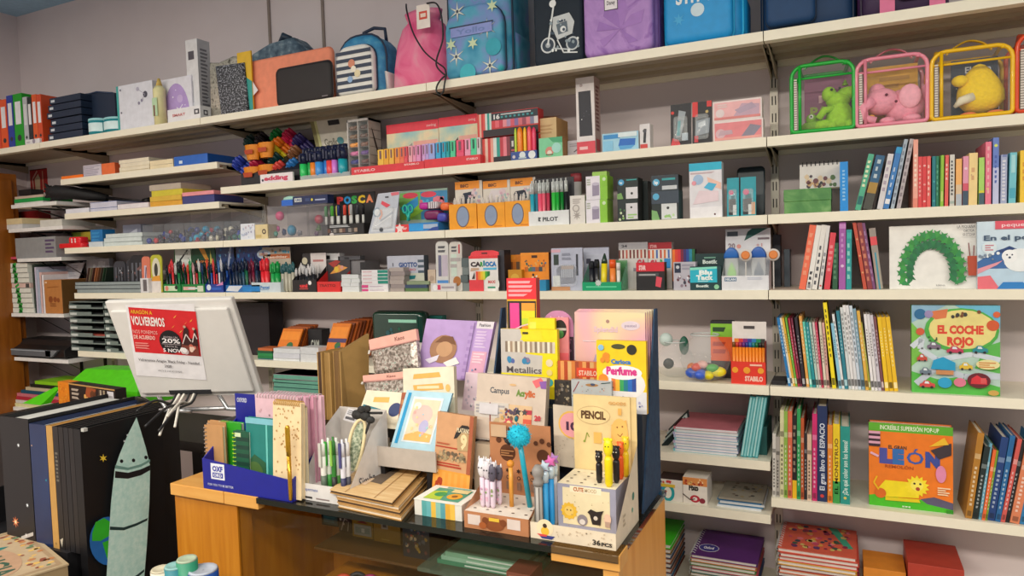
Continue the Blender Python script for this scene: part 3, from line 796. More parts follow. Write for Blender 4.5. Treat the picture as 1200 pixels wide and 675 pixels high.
# --- clear drawer unit of markers
X,wd,h=fit(409,434,139,.03,Z1)
dp=.075
r=thing('marker_cabinet','grey dispenser cabinet with clear front and twelve marker slots','display stand',(X,.03,Z1))
mb=MB();g=M('#c9c5c2',.4)
mb.box(-wd/2,-wd/2+.004,0,dp,0,h,g);mb.box(wd/2-.004,wd/2,0,dp,0,h,'#b9b2ac');mb.box(-wd/2,wd/2,dp-.003,dp,0,h,'#2a2628');mb.box(-wd/2,wd/2,0,dp,0,.012,g);mb.box(-wd/2,wd/2,0,dp,h-.008,h,g)
mb.box(-.0015,.0015,.0,dp,.012,h-.008,g)
for k in range(1,6):mb.box(-wd/2,wd/2,.004,dp,.012+(h-.02)*k/6-.001,.012+(h-.02)*k/6+.001,'#6a6462')
mb.art((wd/2,0,0),(0,dp,0),(0,0,h),[('p',[(.2,.85),(.3,.8),(.75,.42),(.65,.38),(.4,.6)],'#2b2326')])
mb.build('housing',r)
mb=MB();mb.box(-wd/2,wd/2,-.002,0,0,h,clear('#e8f0f2',.05));mb.build('clear_front',r)
cols=[('#7a5a48','#5a4440'),('#8a6a50','#6a5048'),('#ffa83a','#8a6050'),('#f080b8','#74509a'),('#3a3a95','#704a46'),('#8eff3a','#2a9a5a')]
for k in range(6):
 for s in (0,1):
  hx=cols[5-k][s] if not (k == 0) else '#d8453a'
  z=.012+(h-.02)*k/6+.0062
  o=pen('marker','marker lying in the dispenser cabinet, %s slot from the top, %s column' % (ORD[5-k],('left','right')[s]),'marker',X-wd/2+.005+s*wd/2,.03+.0095,Z1+z+.002,wd*.44,.0085,M(hx,.35,0,1,0,0),M(hx,.35,0,1,0,0),'markers in the dispenser cabinet',n=7)
  o.rotation_euler=(0,PI/2,0)
# --- red trays of pastel highlighters
red=M('#e0323f',.4)
def red_tray(xl,xr,yt,label,txt):
 X,wd,h=fit(xl,xr,yt,.003,Z1)
 r=thing('highlighter_tray',label,'tray',(X,.003,Z1),group='red highlighter trays')
 mb=MB();mb.box(-wd/2,wd/2,0,.002,0,h,red);mb.box(-wd/2,wd/2,.06,.062,0,h,red);mb.box(-wd/2,-wd/2+.002,.002,.06,0,h,red);mb.box(wd/2-.002,wd/2,.002,.06,0,h,red);mb.box(-wd/2+.002,wd/2-.002,.002,.06,0,.003,red)
 mb.front(-wd/2,wd/2,0,0,h,txt);mb.build('tray',r)
 return h
th=red_tray(412,497,192.5,'red card tray of yellow and pink highlighters by the cabinet',[('t',.04,.35,.3,.3,'STABILO','#f2c0c0',.04),('t',.74,.62,.2,.2,'STABILO','#f6d2d0',.03)])
red_tray(497.5,563,184,'red card tray of turquoise and mint highlighters',[('t',.76,.5,.2,.22,'STABILO','#f6d2d0',.03)])
hp=[(443,450,'#f6c54a','golden yellow'),(450,456,'#f2b23a','amber'),(456.4,462,'#f4bf52','honey'),(463,469,'#f49a4a','orange'),(469,474,'#f47a5a','coral'),(474,478,'#ec5a6a','strawberry'),(479,483.6,'#f4b0bc','pale rose'),(484,488,'#f2a0c2','rose'),(488.3,493.4,'#ea9ccc','orchid'),(495,499,'#d8a8dc','lilac'),(499,503,'#c0a8e4','lavender'),(503,510,'#a4b4ee','periwinkle'),(511,517,'#3fb2e2','sky blue'),(518,522.6,'#30b4d4','cyan'),(523,527,'#2ab0b8','teal'),(528,534,'#5ad8a4','mint'),(535,544,'#f0567c','hot pink'),(545,552,'#f4a4c4','candy pink'),(552,559,'#56d8a2','sea green'),(559,563.5,'#dcd4d8','greyish white')]
for a,b,hx,nm in hp:
 yt=175-(a-443)*.125
 X,wd,h=fit(a,b,yt,.02,Z1)
 mb=MB();w2=wd*.48
 m_=M(hx,.3,0,1,0,0)
 mb.box(-w2,w2,0,.026,.0,h*.55-.004,m_);mb.box(-w2*.98,w2*.98,.001,.025,h*.55-.004,h-.004,m_)
 mb.front(-w2*.3,w2*.3,0,h*.56,h*.9,[('r',0,0,1,1,M('#7c5560' if hx not in ('#5ad8a4','#56d8a2','#2ab0b8') else '#1f5a4c',.4,0,1,0,0))])
 tag(mb.build('highlighter',None,(X,.02,Z1+.0035),bevel=.0012),'%s flat highlighter standing in the red tray' % nm,'highlighter','pastel flat highlighters')
# --- pastel cartons behind the trays
past=ramp_mat('pastel_clouds',[(.3,'#7fc0cc'),(.45,'#bcd4c4'),(.58,'#efe0b8'),(.75,'#f0c0b0')],tex=10,rough=.5)
for (a,b,yt,lb,g) in ((455,515.5,143,'pastel highlighter carton with a red top band by the cabinet',0),(516,561,135.5,'pastel highlighter carton with a red top band by the striped cartons',1)):
 carton('highlighter_carton',lb,'carton',a,b,yt,.085,Z1,.05,'#f1b9a6',[('r',0,.0,1,.82,past),('p',[(.52,.36),(.98,.36),(.98,.62),(.52,.62)],'#f2b2a4'),('p',[(.4,.44),(.5,.38),(.5,.6),(.4,.52)],('#9a9a98','#4a3238')[g]),('t',.62,.47,.3,.05,'STABILO','#c07a80'),('r',0,.82,1,1,'#e8384c'),('t',.78,.88,.18,.05,'swing','#f0b8b8')],group='pastel highlighter cartons')
# --- striped cartons
st1=[('stripes',0,0,.1,1,['#d8453f','#e8b0a0','#d0383a']),('stripes',.1,.3,.24,1,['#e05550','#d8e0dc','#2a9a90','#c8dcd8']),('stripes',.24,.36,1,.66,['#d8404a','#e86a78','#c83a50','#e8909c','#b090b8','#d85a70','#8a70a8','#d8707c','#a04a60','#e07a86','#7f80a0','#d8d0d4']),('r',.24,.66,1,.97,'#26303c'),('t',.28,.72,.1,.18,'16','#e8e8ea',.04),('stripes',.4,.74,.96,.82,['#3a98a0','#26303c']*8),('lines',.4,.84,.9,.94,1,'#c0c4c8',2),('r',.1,0,1,.3,'#2a2028')]  # lower black band paints the shadow in the gap between the cartons
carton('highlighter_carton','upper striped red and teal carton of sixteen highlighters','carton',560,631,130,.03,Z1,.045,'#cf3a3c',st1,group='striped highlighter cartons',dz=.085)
carton('highlighter_carton','lower striped red and teal carton under its twin','carton',566,632,159.5,.03,Z1,.045,'#cf3a3c',[('stripes',0,0,.2,1,['#d8453f','#e8c0b0','#d0383a','#e8a090']),('stripes',.2,.25,.32,1,['#d8e0dc','#2a9a90']),('stripes',.32,.25,.5,1,['#c23a4a','#e88090','#8a3a48']),('r',.5,0,1,1,'#3a2a38'),('t',.53,.6,.16,.2,'10','#e0dcdc',.04),('lines',.52,.3,.7,.5,2,'#d85a60',3),('r',.2,0,.6,.25,'#221c26')],group='striped highlighter cartons')
# neon markers in a blue pot
X,wd,h=fit(599,629,177,.002,Z1)
mb=MB()
for (x0,x1,y0,y1) in ((-wd/2,wd/2,0,.0015),(-wd/2,wd/2,.024,.0255),(-wd/2,-wd/2+.0015,.0015,.024),(wd/2-.0015,wd/2,.0015,.024)):mb.box(x0,x1,y0,y1,0,h,'#33529a')
mb.box(-wd/2+.0015,wd/2-.0015,.0015,.024,0,.002,'#33529a')
mb.front(-wd/2,wd/2,0,0,h,[('e',.45,.55,.12,None,'#dfe8ea'),('e',.82,.5,.14,None,'#e8ecee'),('r',.3,.12,.6,.3,'#bcd0d8'),('e',.12,.4,.06,None,'#d0c8d0')])
tag(mb.build('pen_pot',None,(X,.002,Z1)),'small blue printed pot holding neon markers','pot')
for a,b,hx,nm,yt in ((603.6,606.6,'#b8e03a','lime',150),(607,613.6,'#f98a1e','neon orange',149),(614,618,'#f8c428','neon yellow',149),(618.6,624,'#fa5a64','neon coral',148),(624,629,'#ec3f6a','neon pink',149)):
 X,wd,h=fit(a,b,yt,.013,Z1)
 mb=MB();mb.rings([[(wd*.48*k*math.cos(t),wd*.48*k*math.sin(t),z) for t in [2*PI*j/10 for j in range(10)]] for k,z in ((.9,0),(1,.01),(1,h-.02),(.8,h-.008),(.3,h-.002))],M(hx,.3,0,1,0,0))
 tag(mb.build('marker',None,(X,.013,Z1+.002)),'%s marker standing in the blue printed pot' % nm,'marker','neon markers')
# cardboard box with open flap, green labelled box, white and black boxes
X,wd,h=fit(632,653,138,.045,Z1)
r=thing('cardboard_box','brown cardboard box with an open flap behind the green labelled box','box',(X,.045,Z1))
kr=M('#c49a62',.7)
mb=MB();mb.box(-wd/2,wd/2,0,.1,0,h,M('#d8b98a',.7),side=kr);mb.front(-wd/2,wd/2,0,0,h,[('lines',.1,.6,.9,.85,3,'#c09868',1)]);mb.build('body',r)
mb=MB();mb.add([(-wd/2,.0,h),(wd/2,.0,h),(wd/2,.05,h+.012),(-wd/2,.05,h+.016)],[(0,1,2,3)],'#7a4a34');mb.build('flap',r)
carton('green_label_box','box with a green and mint label in front of the cardboard box','box',632,659.5,161,.004,Z1,.035,'#8cc88a',[('r',0,0,1,1,'#7fcfa0'),('p',[(.4,1),(1,1),(1,.7),(.6,.75)],'#49a878'),('e',.45,.3,.18,None,'#d88a7a'),('e',.45,.22,.1,None,'#e8e0d0'),('r',.3,.1,.6,.16,'#4a7a50'),('e',.75,.45,.2,None,'#a4dcd0')],side='#a8763e')
carton('white_box','small white carton behind the tall window box','box',665.5,690,164,.05,Z1,.04,'#d8d2da',[('l',[(.3,.3),(.6,.55)],.05,'#6a6470'),('lines',.1,.6,.9,.85,2,'#b8b0bc',4)])
carton('window_box','tall white box with a dark window and red base','box',676.5,698,90,.02,Z1,.055,'#e2dcdc',[('p',[(.16,.24),(.86,.24),(.8,.82),(.14,.82)],'#2c2c36'),('dots',.2,.45,.8,.6,6,.03,['#c8ccd0','#50505c'],5),('r',0,0,1,.17,'#dc4a58'),('lines',.15,.05,.6,.12,1,'#f0c0c0',2),('e',.3,.9,.08,None,'#b8a8a8')],side='#b59a94',side_prims=[('r',.2,.05,.8,.2,'#c83a44'),('lines',.2,.3,.8,.9,12,'#7a4a4a',6)])
carton('tape_box','light blue carton with a blue stapler picture','box',706,748.5,155,.02,Z1,.05,'#a4d4ea',[('r',.04,.7,.5,.92,'#3a8fd0'),('p',[(.45,.3),(.9,.25),(.92,.62),(.5,.66)],'#2a6fc8'),('p',[(.5,.1),(.8,.12),(.9,.28),(.45,.3)],'#5aa8e0'),('r',.03,.08,.3,.6,'#8ac8e8'),('r',.45,.74,.96,.98,'#e0eef2')],side='#d8dee2')
carton('white_box','small white carton with a black pen picture and red base','box',750,762,145,.02,Z1,.04,'#e2dee0',[('l',[(.45,.25),(.55,.8)],.25,'#33333a'),('e',.5,.72,.18,None,'#55555c'),('r',.05,.0,.75,.2,'#d84a48')],side='#efecec')
def blister(label,xl,xr,yt,prims,back_m='#26262c',group=None,Y=.02,name='blister_pack',lean=.06,dome=(.15,.85,.1,.7),Zs=Z1,domem=None):
 X,wd,h=fit(xl,xr,yt,Y,Zs)
 r=thing(name,label,'blister pack',(X,Y,Zs),rot=(-lean,0,0),group=group)
 mb=MB();mb.box(-wd/2,wd/2,.001,.003,0,h,back_m);mb.front(-wd/2,wd/2,.001,0,h,prims);mb.build('card',r)
 if dome:
  a,b,c,d=dome
  m=MB();m.puff(rrect(wd*(b-a),h*(d-c),min(wd*(b-a),h*(d-c))*.2,3,wd*((a+b)/2-.5),h*c),-.012,.001,domem or clear('#eef4f6',.18),.006,3);m.build('blister',r)
 return r
blister('black blister pack with silver cutter beside the striped tape',786,810,121,[hang_hole(),('p',[(.25,.2),(.5,.2),(.75,.8),(.4,.85)],'#9aa4ac'),('p',[(.3,.25),(.45,.25),(.5,.6),(.35,.6)],'#4aa0a8'),('e',.1,.8,.08,None,'#d84038'),('p',[(0,0),(.5,0),(.4,.14),(.1,.2)],'#e04a50'),('r',.55,.12,.85,.3,'#b8c8d4')])
blister('black blister pack with red corner and grey gadget',811.5,834.5,118,[hang_hole(),('r',0,.65,.28,1,'#dc3a3c'),('r',.74,.86,.98,1,'#d83a3c'),('p',[(.15,.2),(.85,.25),(.9,.6),(.2,.55)],'#8f9aa6'),('p',[(.3,.4),(.7,.42),(.65,.55),(.3,.5)],'#c8d2da'),('r',.1,.05,.3,.2,'#d8404a'),('e',.75,.75,.08,None,'#c8b070')])
pkc=[('r',.03,.08,.97,.92,'#f2b9bc'),('p',[(.4,.1),(.95,.1),(.95,.7),(.6,.8)],'#c9a8bc'),('p',[(.55,.3),(.9,.55),(.8,.8),(.45,.5)],'#b8a2b8'),('e',.15,.4,.09,None,'#e8d8da'),('r',.03,.08,.97,.2,'#e08a88'),('lines',.1,.65,.35,.85,2,'#e8d4d4',3)]
pkc2=[('r',.03,.08,.97,.92,'#e88a90'),('p',[(.55,.15),(.8,.15),(.97,.62),(.75,.75)],'#8f8a9c'),('e',.15,.4,.1,None,'#dcb8c0'),('p',[(.1,.3),(.4,.35),(.38,.55),(.15,.55)],'#c8a8b4'),('r',.03,.08,.97,.2,'#f0a8a0')]
carton('stapler_carton','lower pink and white carton by the shelf upright','carton',836,894.5,140.5,.02,Z1,.045,'#efe2e0',pkc2,group='pink and white cartons')
hcar=fit(836,894.5,140.5,.02,Z1)[2]
carton('stapler_carton','upper pink and white carton by the shelf upright','carton',835.5,893,116.5,.02,Z1,.045,'#efe2e0',pkc,group='pink and white cartons',dz=hcar)

# --- bay D short boards
carton('box_file','bright blue box file lying on the short board','box file',204,243.5,181.5,.01,ZD1,.17,M('#1f63c0',.4),[('r',.16,.25,.26,.55,'#cfe0f2')],side=M('#1a4f9e',.4),bevel=.002)
ys=[199,194.5,190,185.5]
lab=['cream ruled pad at the bottom of the pile by the blue box file','cream ruled pad second from the bottom of the pile by the blue box file','cream ruled pad third from the bottom of the pile by the blue box file','cream spiral pad on top of the pile by the blue box file']
slab_stack('writing_pad',lab,'pad',140,175,ys,.01,ZD1,.15,['#e6dac0','#d9c8a4','#efe4cc','#d8d0c4'],'cream pads on the short board',edge='#e9dfc8')
slab_stack('writing_pad',['cream pad lying flat between the pad pile and blue box file','upper cream pad lying flat between pad pile and blue box file'],'pad',176,203,[192.5,187],.012,ZD1,.15,['#e8d9b8','#efe2c4'],'cream pads on the short board',edge='#ead9b4')
carton('orange_packet','orange packet wrapped in paper on the short board','packet',119.5,135,191,.012,ZD1,.12,M('#e8703a',.5),side='#c85a34')
carton('paper_pack','white ream of lined cards against the orange packet','packet',98,119,193,.012,ZD1,.12,'#cfc8d4',[('lines',.02,.05,.98,.95,6,'#a9a2b4',2)])
carton('orange_packet','flat bright orange packet at the end of the short board','packet',72,97,205.5,.012,ZD1,.1,M('#fb7a1c',.5))
slab_stack('paper_pile',['white paper stack at the end of the lower short board'],'paper',77,104,[244],.012,ZD2,.16,['#e2e2ea'],'papers on the lower short board',edge='#dcdce6')
slab_stack('catalogue',['white catalogue under the blue one','blue covered catalogue lying on white papers'],'catalogue',106,137,[243.5,236],.012,ZD2,.16,['#d2d4e4','#2558a8'],'papers on the lower short board',edge='#c9c8da')
slab_stack('catalogue',['pale catalogue beside the yellow paper pile','pinkish catalogue lying beside the yellow paper pile'],'catalogue',138,174,[244,238],.012,ZD2,.16,['#ddd6da','#c8b4bc'],'papers on the lower short board',edge='#e0dade')
slab_stack('paper_pile',['orange sheets at the bottom of the yellow pile','mustard sheets in the middle of the yellow pile','yellow sheets near the top of the pile','grey cream sheets topping the yellow pile'],'paper',176,213,[235,229,222,215],.014,ZD2,.15,['#dba236','#d8b040','#d2c23a','#b8ab9c'],'coloured paper piles',edge=None,jitter=.008)
slab_stack('paper_pile',['dark blue pad under the pink pad','pink edged pad on the dark blue pad'],'paper',214,251,[228.5,224],.014,ZD2,.15,['#3a3f7c','#e8949c'],'coloured paper piles',jitter=.006)

# --- clear rucksacks with plush toys and picture books
def clear_rucksack(label,xl,xr,yt,hx,Y=.006,depth=.13):
 X,wd,h=fit(xl,xr,yt,Y,Z1)
 h *= .86
 r=thing('clear_rucksack',label,'rucksack',(X,Y,Z1),group='clear plush rucksacks')
 pl=clear('#eef2f2',.06,.08);tr=M(hx,.4,0,1,.2,.03)
 mb=MB()
 fr=rrect(wd,h,.008,3,0,.004,tops=.03)
 mb.poly([(p[0],.004,p[1]) for p in fr],pl)
 mb.poly([(wd/2,.004,.006),(wd/2,depth,.006),(wd/2*.96,depth,h),(wd/2*.96,.004,h)],pl)
 mb.poly([(-wd/2,depth,.006),(-wd/2,.004,.006),(-wd/2*.96,.004,h),(-wd/2*.96,depth,h)],pl)
 mb.poly([(-wd/2+.02,.004,h),(wd/2-.02,.004,h),(wd/2-.02,depth,h+.01),(-wd/2+.02,depth,h+.01)],pl)
 mb.box(-wd/2,wd/2,.004,depth,.003,.0045,pl)
 mb.build('clear_panels',r)
 for y,nm in ((.004,'front_trim'),(depth,'rear_trim')):
  m=MB();m.tube([(p[0],y,p[1]) for p in rrect(wd,h,.008,4,0,.006,tops=.03)],.005,tr,8,closed=True);m.build(nm,r)
 m=MB()
 m.tube([(-wd/2+.02,.0,.01),(-wd/2+.02,.0,h+.004)],.004,tr,6);m.tube([(-wd/2,.004,h*.84),(wd/2,.004,h*.84)],.003,tr,6)
 m.tube([(-wd/2,.004,.01),(-wd/2-.004,depth*.5,.008),(-wd/2,depth,.01)],.004,tr,6);m.tube([(-wd/2+.02,.0,h),(-wd/2+.015,depth*.5,h+.018),(-wd/2+.02,depth,h)],.005,tr,6);m.tube([(wd/2-.02,.0,h),(wd/2-.012,depth*.5,h+.018),(wd/2-.02,depth,h)],.005,tr,6)
 m.build('side_trim',r)
 m=MB();hz=h+.012
 m.tube(curve([(-.045,depth*.5,hz-.002),(-.03,depth*.5,hz+.012),(0,depth*.5,hz+.026),(.03,depth*.5,hz+.018),(.05,depth*.5,hz-.002)]),.007,tr,8,flat=.35);m.build('handle',r)
 m=MB()
 for k in range(int(h*.8/.006)):m.box(-wd/2+.006,-wd/2+.013,-.0012,.0,.012+k*.006,.0155+k*.006,'#ded6cc')
 m.box(-wd/2+.0055,-wd/2+.0135,-.0004,.003,.01,h*.8,'#8e8078');m.build('zip',r)
 return X,wd,h
def inner_book(label,X,xl,xr,yt,hx,prims):
 return front_book(label,xl,xr,yt,.09,Z1+.0055,hx,prims,.008,.05)
def rx(x,y,Y=.05):
 p=onY(x,y,Y);return p
# green dinosaur
X,wd,h=clear_rucksack('clear rucksack with green trim holding a green plush',928,1001,64,'#17b03c')
inner_book('purple picture book inside the green trimmed clear rucksack',X,943,1000,88,'#8a4a6e',[('t',.3,.55,.4,.12,'MI','#d8a8b0',.03),('t',.12,.32,.76,.16,'PAPA','#9aa83a',.04),('e',.25,.15,.12,None,'#e8e4da')])
fz=M('#9bcf2c',.9,0,1,0,.12,120,0,.6)
o=rx(975,150);
r=thing('plush_toy','lime green plush dinosaur sitting in the green trimmed rucksack','plush toy',(o.x,.055,Z1+.0055))
S_=1/420
def pz(x,y):return ((x-975)*.00212,0,(155.5-y)*.00212)
mb=MB()
c=pz(982,118);mb.ball((c[0],0,c[2]),(.03,.026,.022),fz,14,10);c=pz(972,110);mb.ball((c[0],-.005,c[2]),(.018,.02,.02),fz);c=pz(994,110);mb.ball((c[0],-.002,c[2]),(.028,.018,.016),fz)
mb.rings([[(pz(x,y)[0]+rr*math.cos(t),rr*.9*math.sin(t),pz(x,y)[2]) for t in [2*PI*j/14 for j in range(14)]] for x,y,rr in ((984,155,.026),(984,148,.036),(984,135,.034),(983,124,.024),(982,116,.02))],fz)
c=pz(965,148);mb.ball((c[0],-.012,c[2]),(.026,.022,.016),fz);c=pz(995,150);mb.ball((c[0],-.018,c[2]),(.013,.02,.014),fz);c=pz(975,150);mb.ball((c[0],-.02,c[2]),(.014,.016,.013),fz)
c=pz(967,130);mb.tube([(pz(980,128)[0],-.01,pz(980,128)[2]),(c[0],-.025,c[2]),(pz(960,140)[0],-.028,pz(960,140)[2])],.009,fz)
mb.build('body',r)
m=MB();c=pz(975,108);m.ball((c[0],-.026,c[2]+.004),.0035,BLACK,8,6);m.ball((pz(984,106)[0],-.024,c[2]+.006),.0035,BLACK,8,6);m.build('eyes',r)
m=MB();
for k,(x,y) in enumerate(((990,100),(998,118),(999,132))):m.lathe([(.008,0),(.002,.014)],'#7fae20',8,(pz(x,y)[0],.006,pz(x,y)[2]))
m.build('spikes',r)
c=rx(955,148)
r=thing('plush_toy','small green plush with white eye lying beside the dinosaur','plush toy',(c.x,.05,Z1+.0055))
mb=MB();mb.ball((0,0,.017),(.034,.022,.017),M('#7fae34',.9,0,1,0,.1,120,0,.6));mb.ball((-.008,-.006,.036),(.014,.014,.014),M('#86b636',.9));mb.build('body',r)
m=MB();m.ball((-.008,-.018,.04),.006,'#f0eee8',10,6);m.ball((-.008,-.0235,.04),.0025,BLACK,8,6);m.build('eyes',r)
# pink elephant
X,wd,h=clear_rucksack('clear rucksack with pink trim holding a pink plush',1004,1087,56,'#ec8fa6')
inner_book('mustard picture book inside the pink trimmed clear rucksack',X,1016,1076,76,'#d9a31c',[('lines',.25,.5,.85,.85,3,'#b8861a',2),('r',0,0,1,.1,'#b07818')])
pf=M('#f3a0b4',.9,0,1,0,.08,120,0,.6)
o=rx(1050,147);r=thing('plush_toy','pink plush elephant sitting in the pink trimmed rucksack','plush toy',(o.x,.055,Z1+.0055))
def pz(x,y):return ((x-1050)*.0021,0,(147.5-y)*.0021)
mb=MB()
def blob(x,y,ry,a,b,d=None,y0=0):
 c=pz(x,y);mb.ball((c[0],y0,c[2]),(a,ry,b),pf,14,10)
blob(1058,125,.032,.048,.043);blob(1034,118,.034,.042,.034,y0=-.012);blob(1066,142,.024,.022,.012,y0=-.02);blob(1040,143,.02,.018,.01,y0=-.03);blob(1082,112,.014,.014,.022,y0=-.006);blob(1030,106,.016,.02,.022,y0=-.01)
mb.tube([(pz(1024,118)[0],-.035,pz(1024,118)[2]),(pz(1014,126)[0],-.042,pz(1014,126)[2]),(pz(1016,138)[0],-.04,pz(1016,138)[2]),(pz(1028,142)[0],-.04,pz(1028,142)[2])],[.016,.013,.011,.01],pf)
mb.build('body',r)
m=MB()
for x,y in ((1039,113),(1049,122)):m.ball((pz(x,y)[0],-.047,pz(x,y)[2]),.0035,'#6a3a48',8,6)
m.build('eyes',r)
m=MB();c=pz(1064,116);m.ball((c[0],-.03,c[2]),(.026,.008,.03),M('#f6b0c0',.9,0,1,0,.08,120,0,.5));m.build('ear',r)
c=rx(1015,146);mb=MB();mb.ball((0,0,.011),(.016,.014,.011),M('#f0a020',.8,0,1,0,.1,90,0,.4));mb.ball((.012,.004,.02),(.01,.01,.012),M('#f6b83a',.8))
tag(mb.build('plush_toy',None,(c.x,.035,Z1+.0055)),'small orange plush lying beside the pink elephant','plush toy')
# yellow chick
X,wd,h=clear_rucksack('clear rucksack with yellow trim holding a yellow plush',1092,1187,46,'#f4c20c')
inner_book('dark blue picture book inside the yellow trimmed rucksack',X,1115,1170,68,'#24344e',[('t',.3,.78,.55,.1,'El gran','#d8dce0',.02),('t',.2,.6,.4,.1,'Bu','#cfd4da',.03),('dots',.05,.1,.95,.9,20,.015,['#e0e4e8'],9)])
yf=M('#f8d31c',.9,0,1,0,.08,140,0,.8)
o=rx(1150,136);r=thing('plush_toy','round yellow plush chick inside the yellow trimmed rucksack','plush toy',(o.x,.055,Z1+.0055))
def pz(x,y):return ((x-1150)*.0021,0,(141-y)*.0021)
mb=MB();mb.rings([[(pz(x,y)[0]+a*math.cos(t),-.004+a*.62*math.sin(t),pz(x,y)[2]+.003) for t in [2*PI*j/18 for j in range(18)]] for x,y,a in ((1150,137,.004),(1149,133,.034),(1149,124,.05),(1149,112,.049),(1148,100,.04),(1148,90,.026),(1148,83,.012),(1148,81,.003))],yf)
c=pz(1128,98);mb.ball((c[0],-.02,c[2]),(.018,.014,.014),yf);mb.build('body',r)
m=MB()
for x in (1136,1162):c=pz(x,139);m.ball((c[0],-.026,.007),(.018,.014,.006),'#ee7a3a',10,6)
m.build('feet',r)
m=MB();c=pz(1128,122);m.tube([(pz(1140,118)[0],-.026,pz(1140,118)[2]),(c[0],-.034,c[2]),(pz(1122,128)[0],-.03,pz(1122,128)[2])],[.012,.01,.004],M('#e8e0c4',.8));m.build('wing',r)
# red trimmed one running out of view
X,wd,h=clear_rucksack('clear rucksack with red and orange trim beside the yellow one',1192,1270,24,'#e2491f')
c=rx(1215,130);mb=MB();mb.ball((0,0,.05),(.05,.03,.05),M('#1f8a3c',.9,0,1,0,.1,120,0,.6));mb.ball((-.012,-.004,.105),(.03,.024,.028),M('#25963f',.9))
tag(mb.build('plush_toy',None,(c.x,.06,Z1+.0055)),'green plush toy inside the red trimmed rucksack','plush toy')

# ================================================================ third board
# bay A: green box, spiral calendar, books
a=onZ(918,249.5,Z2);
X,wd,h=fit(919,974,221,.02,Z2)
r=thing('storage_box','green marbled box lying under the spiral calendar','box',(X,.02,Z2))
gm=ramp_mat('green_marbled_card',[(.3,'#3f7a40'),(.5,'#558f4c'),(.7,'#7aa866')],tex=12,rough=.5,distort=2)
mb=MB();mb.box(-wd/2,wd/2,0,.12,0,h*.5,gm);mb.build('base',r,bevel=.0015)
mb=MB();mb.box(-wd/2-.001,wd/2+.001,-.001,.121,h*.5,h,gm);mb.build('lid',r,bevel=.0015)
X,wd,h2=fit(937,985,190,.06,Z2)
r=thing('spiral_calendar','desk calendar with berry picture and wire spiral on the green box','calendar',(X,.075,Z2+h),rot=(-.15,0,0))
hh=(h2-h)
mb=MB();mb.box(-wd/2,wd/2,0,.006,0,hh,'#d8d4d0');mb.front(-wd/2,wd/2,0,0,hh,[('dots',.1,.0,.95,.62,26,.07,['#3a2a38','#6a3a44','#2a2a30','#c8a070','#d8c0a0','#4a6a3a'],7),('r',0,0,1,.05,'#7a6a4a')]);mb.build('sheets',r)
mb=MB()
for k in range(9):mb.tube([(-wd/2*.85+wd*.85*k/8,.003+.006*math.cos(t),hh+.006*math.sin(t)) for t in [2*PI*j/10 for j in range(10)]],.0012,'#3a3a40',5,closed=True)
mb.build('wire_spiral',r)
X,wd,h=fit(984.5,994,189.5,.015,Z2)
r=thing('book','thick bright blue book standing between the calendar and leaning books','book',(X-wd/2,.015,Z2))
book_shape(r,wd,h,.13,'#1b8fe0',[('lines',.3,.2,.7,.85,9,'#8ac4f0',3)])
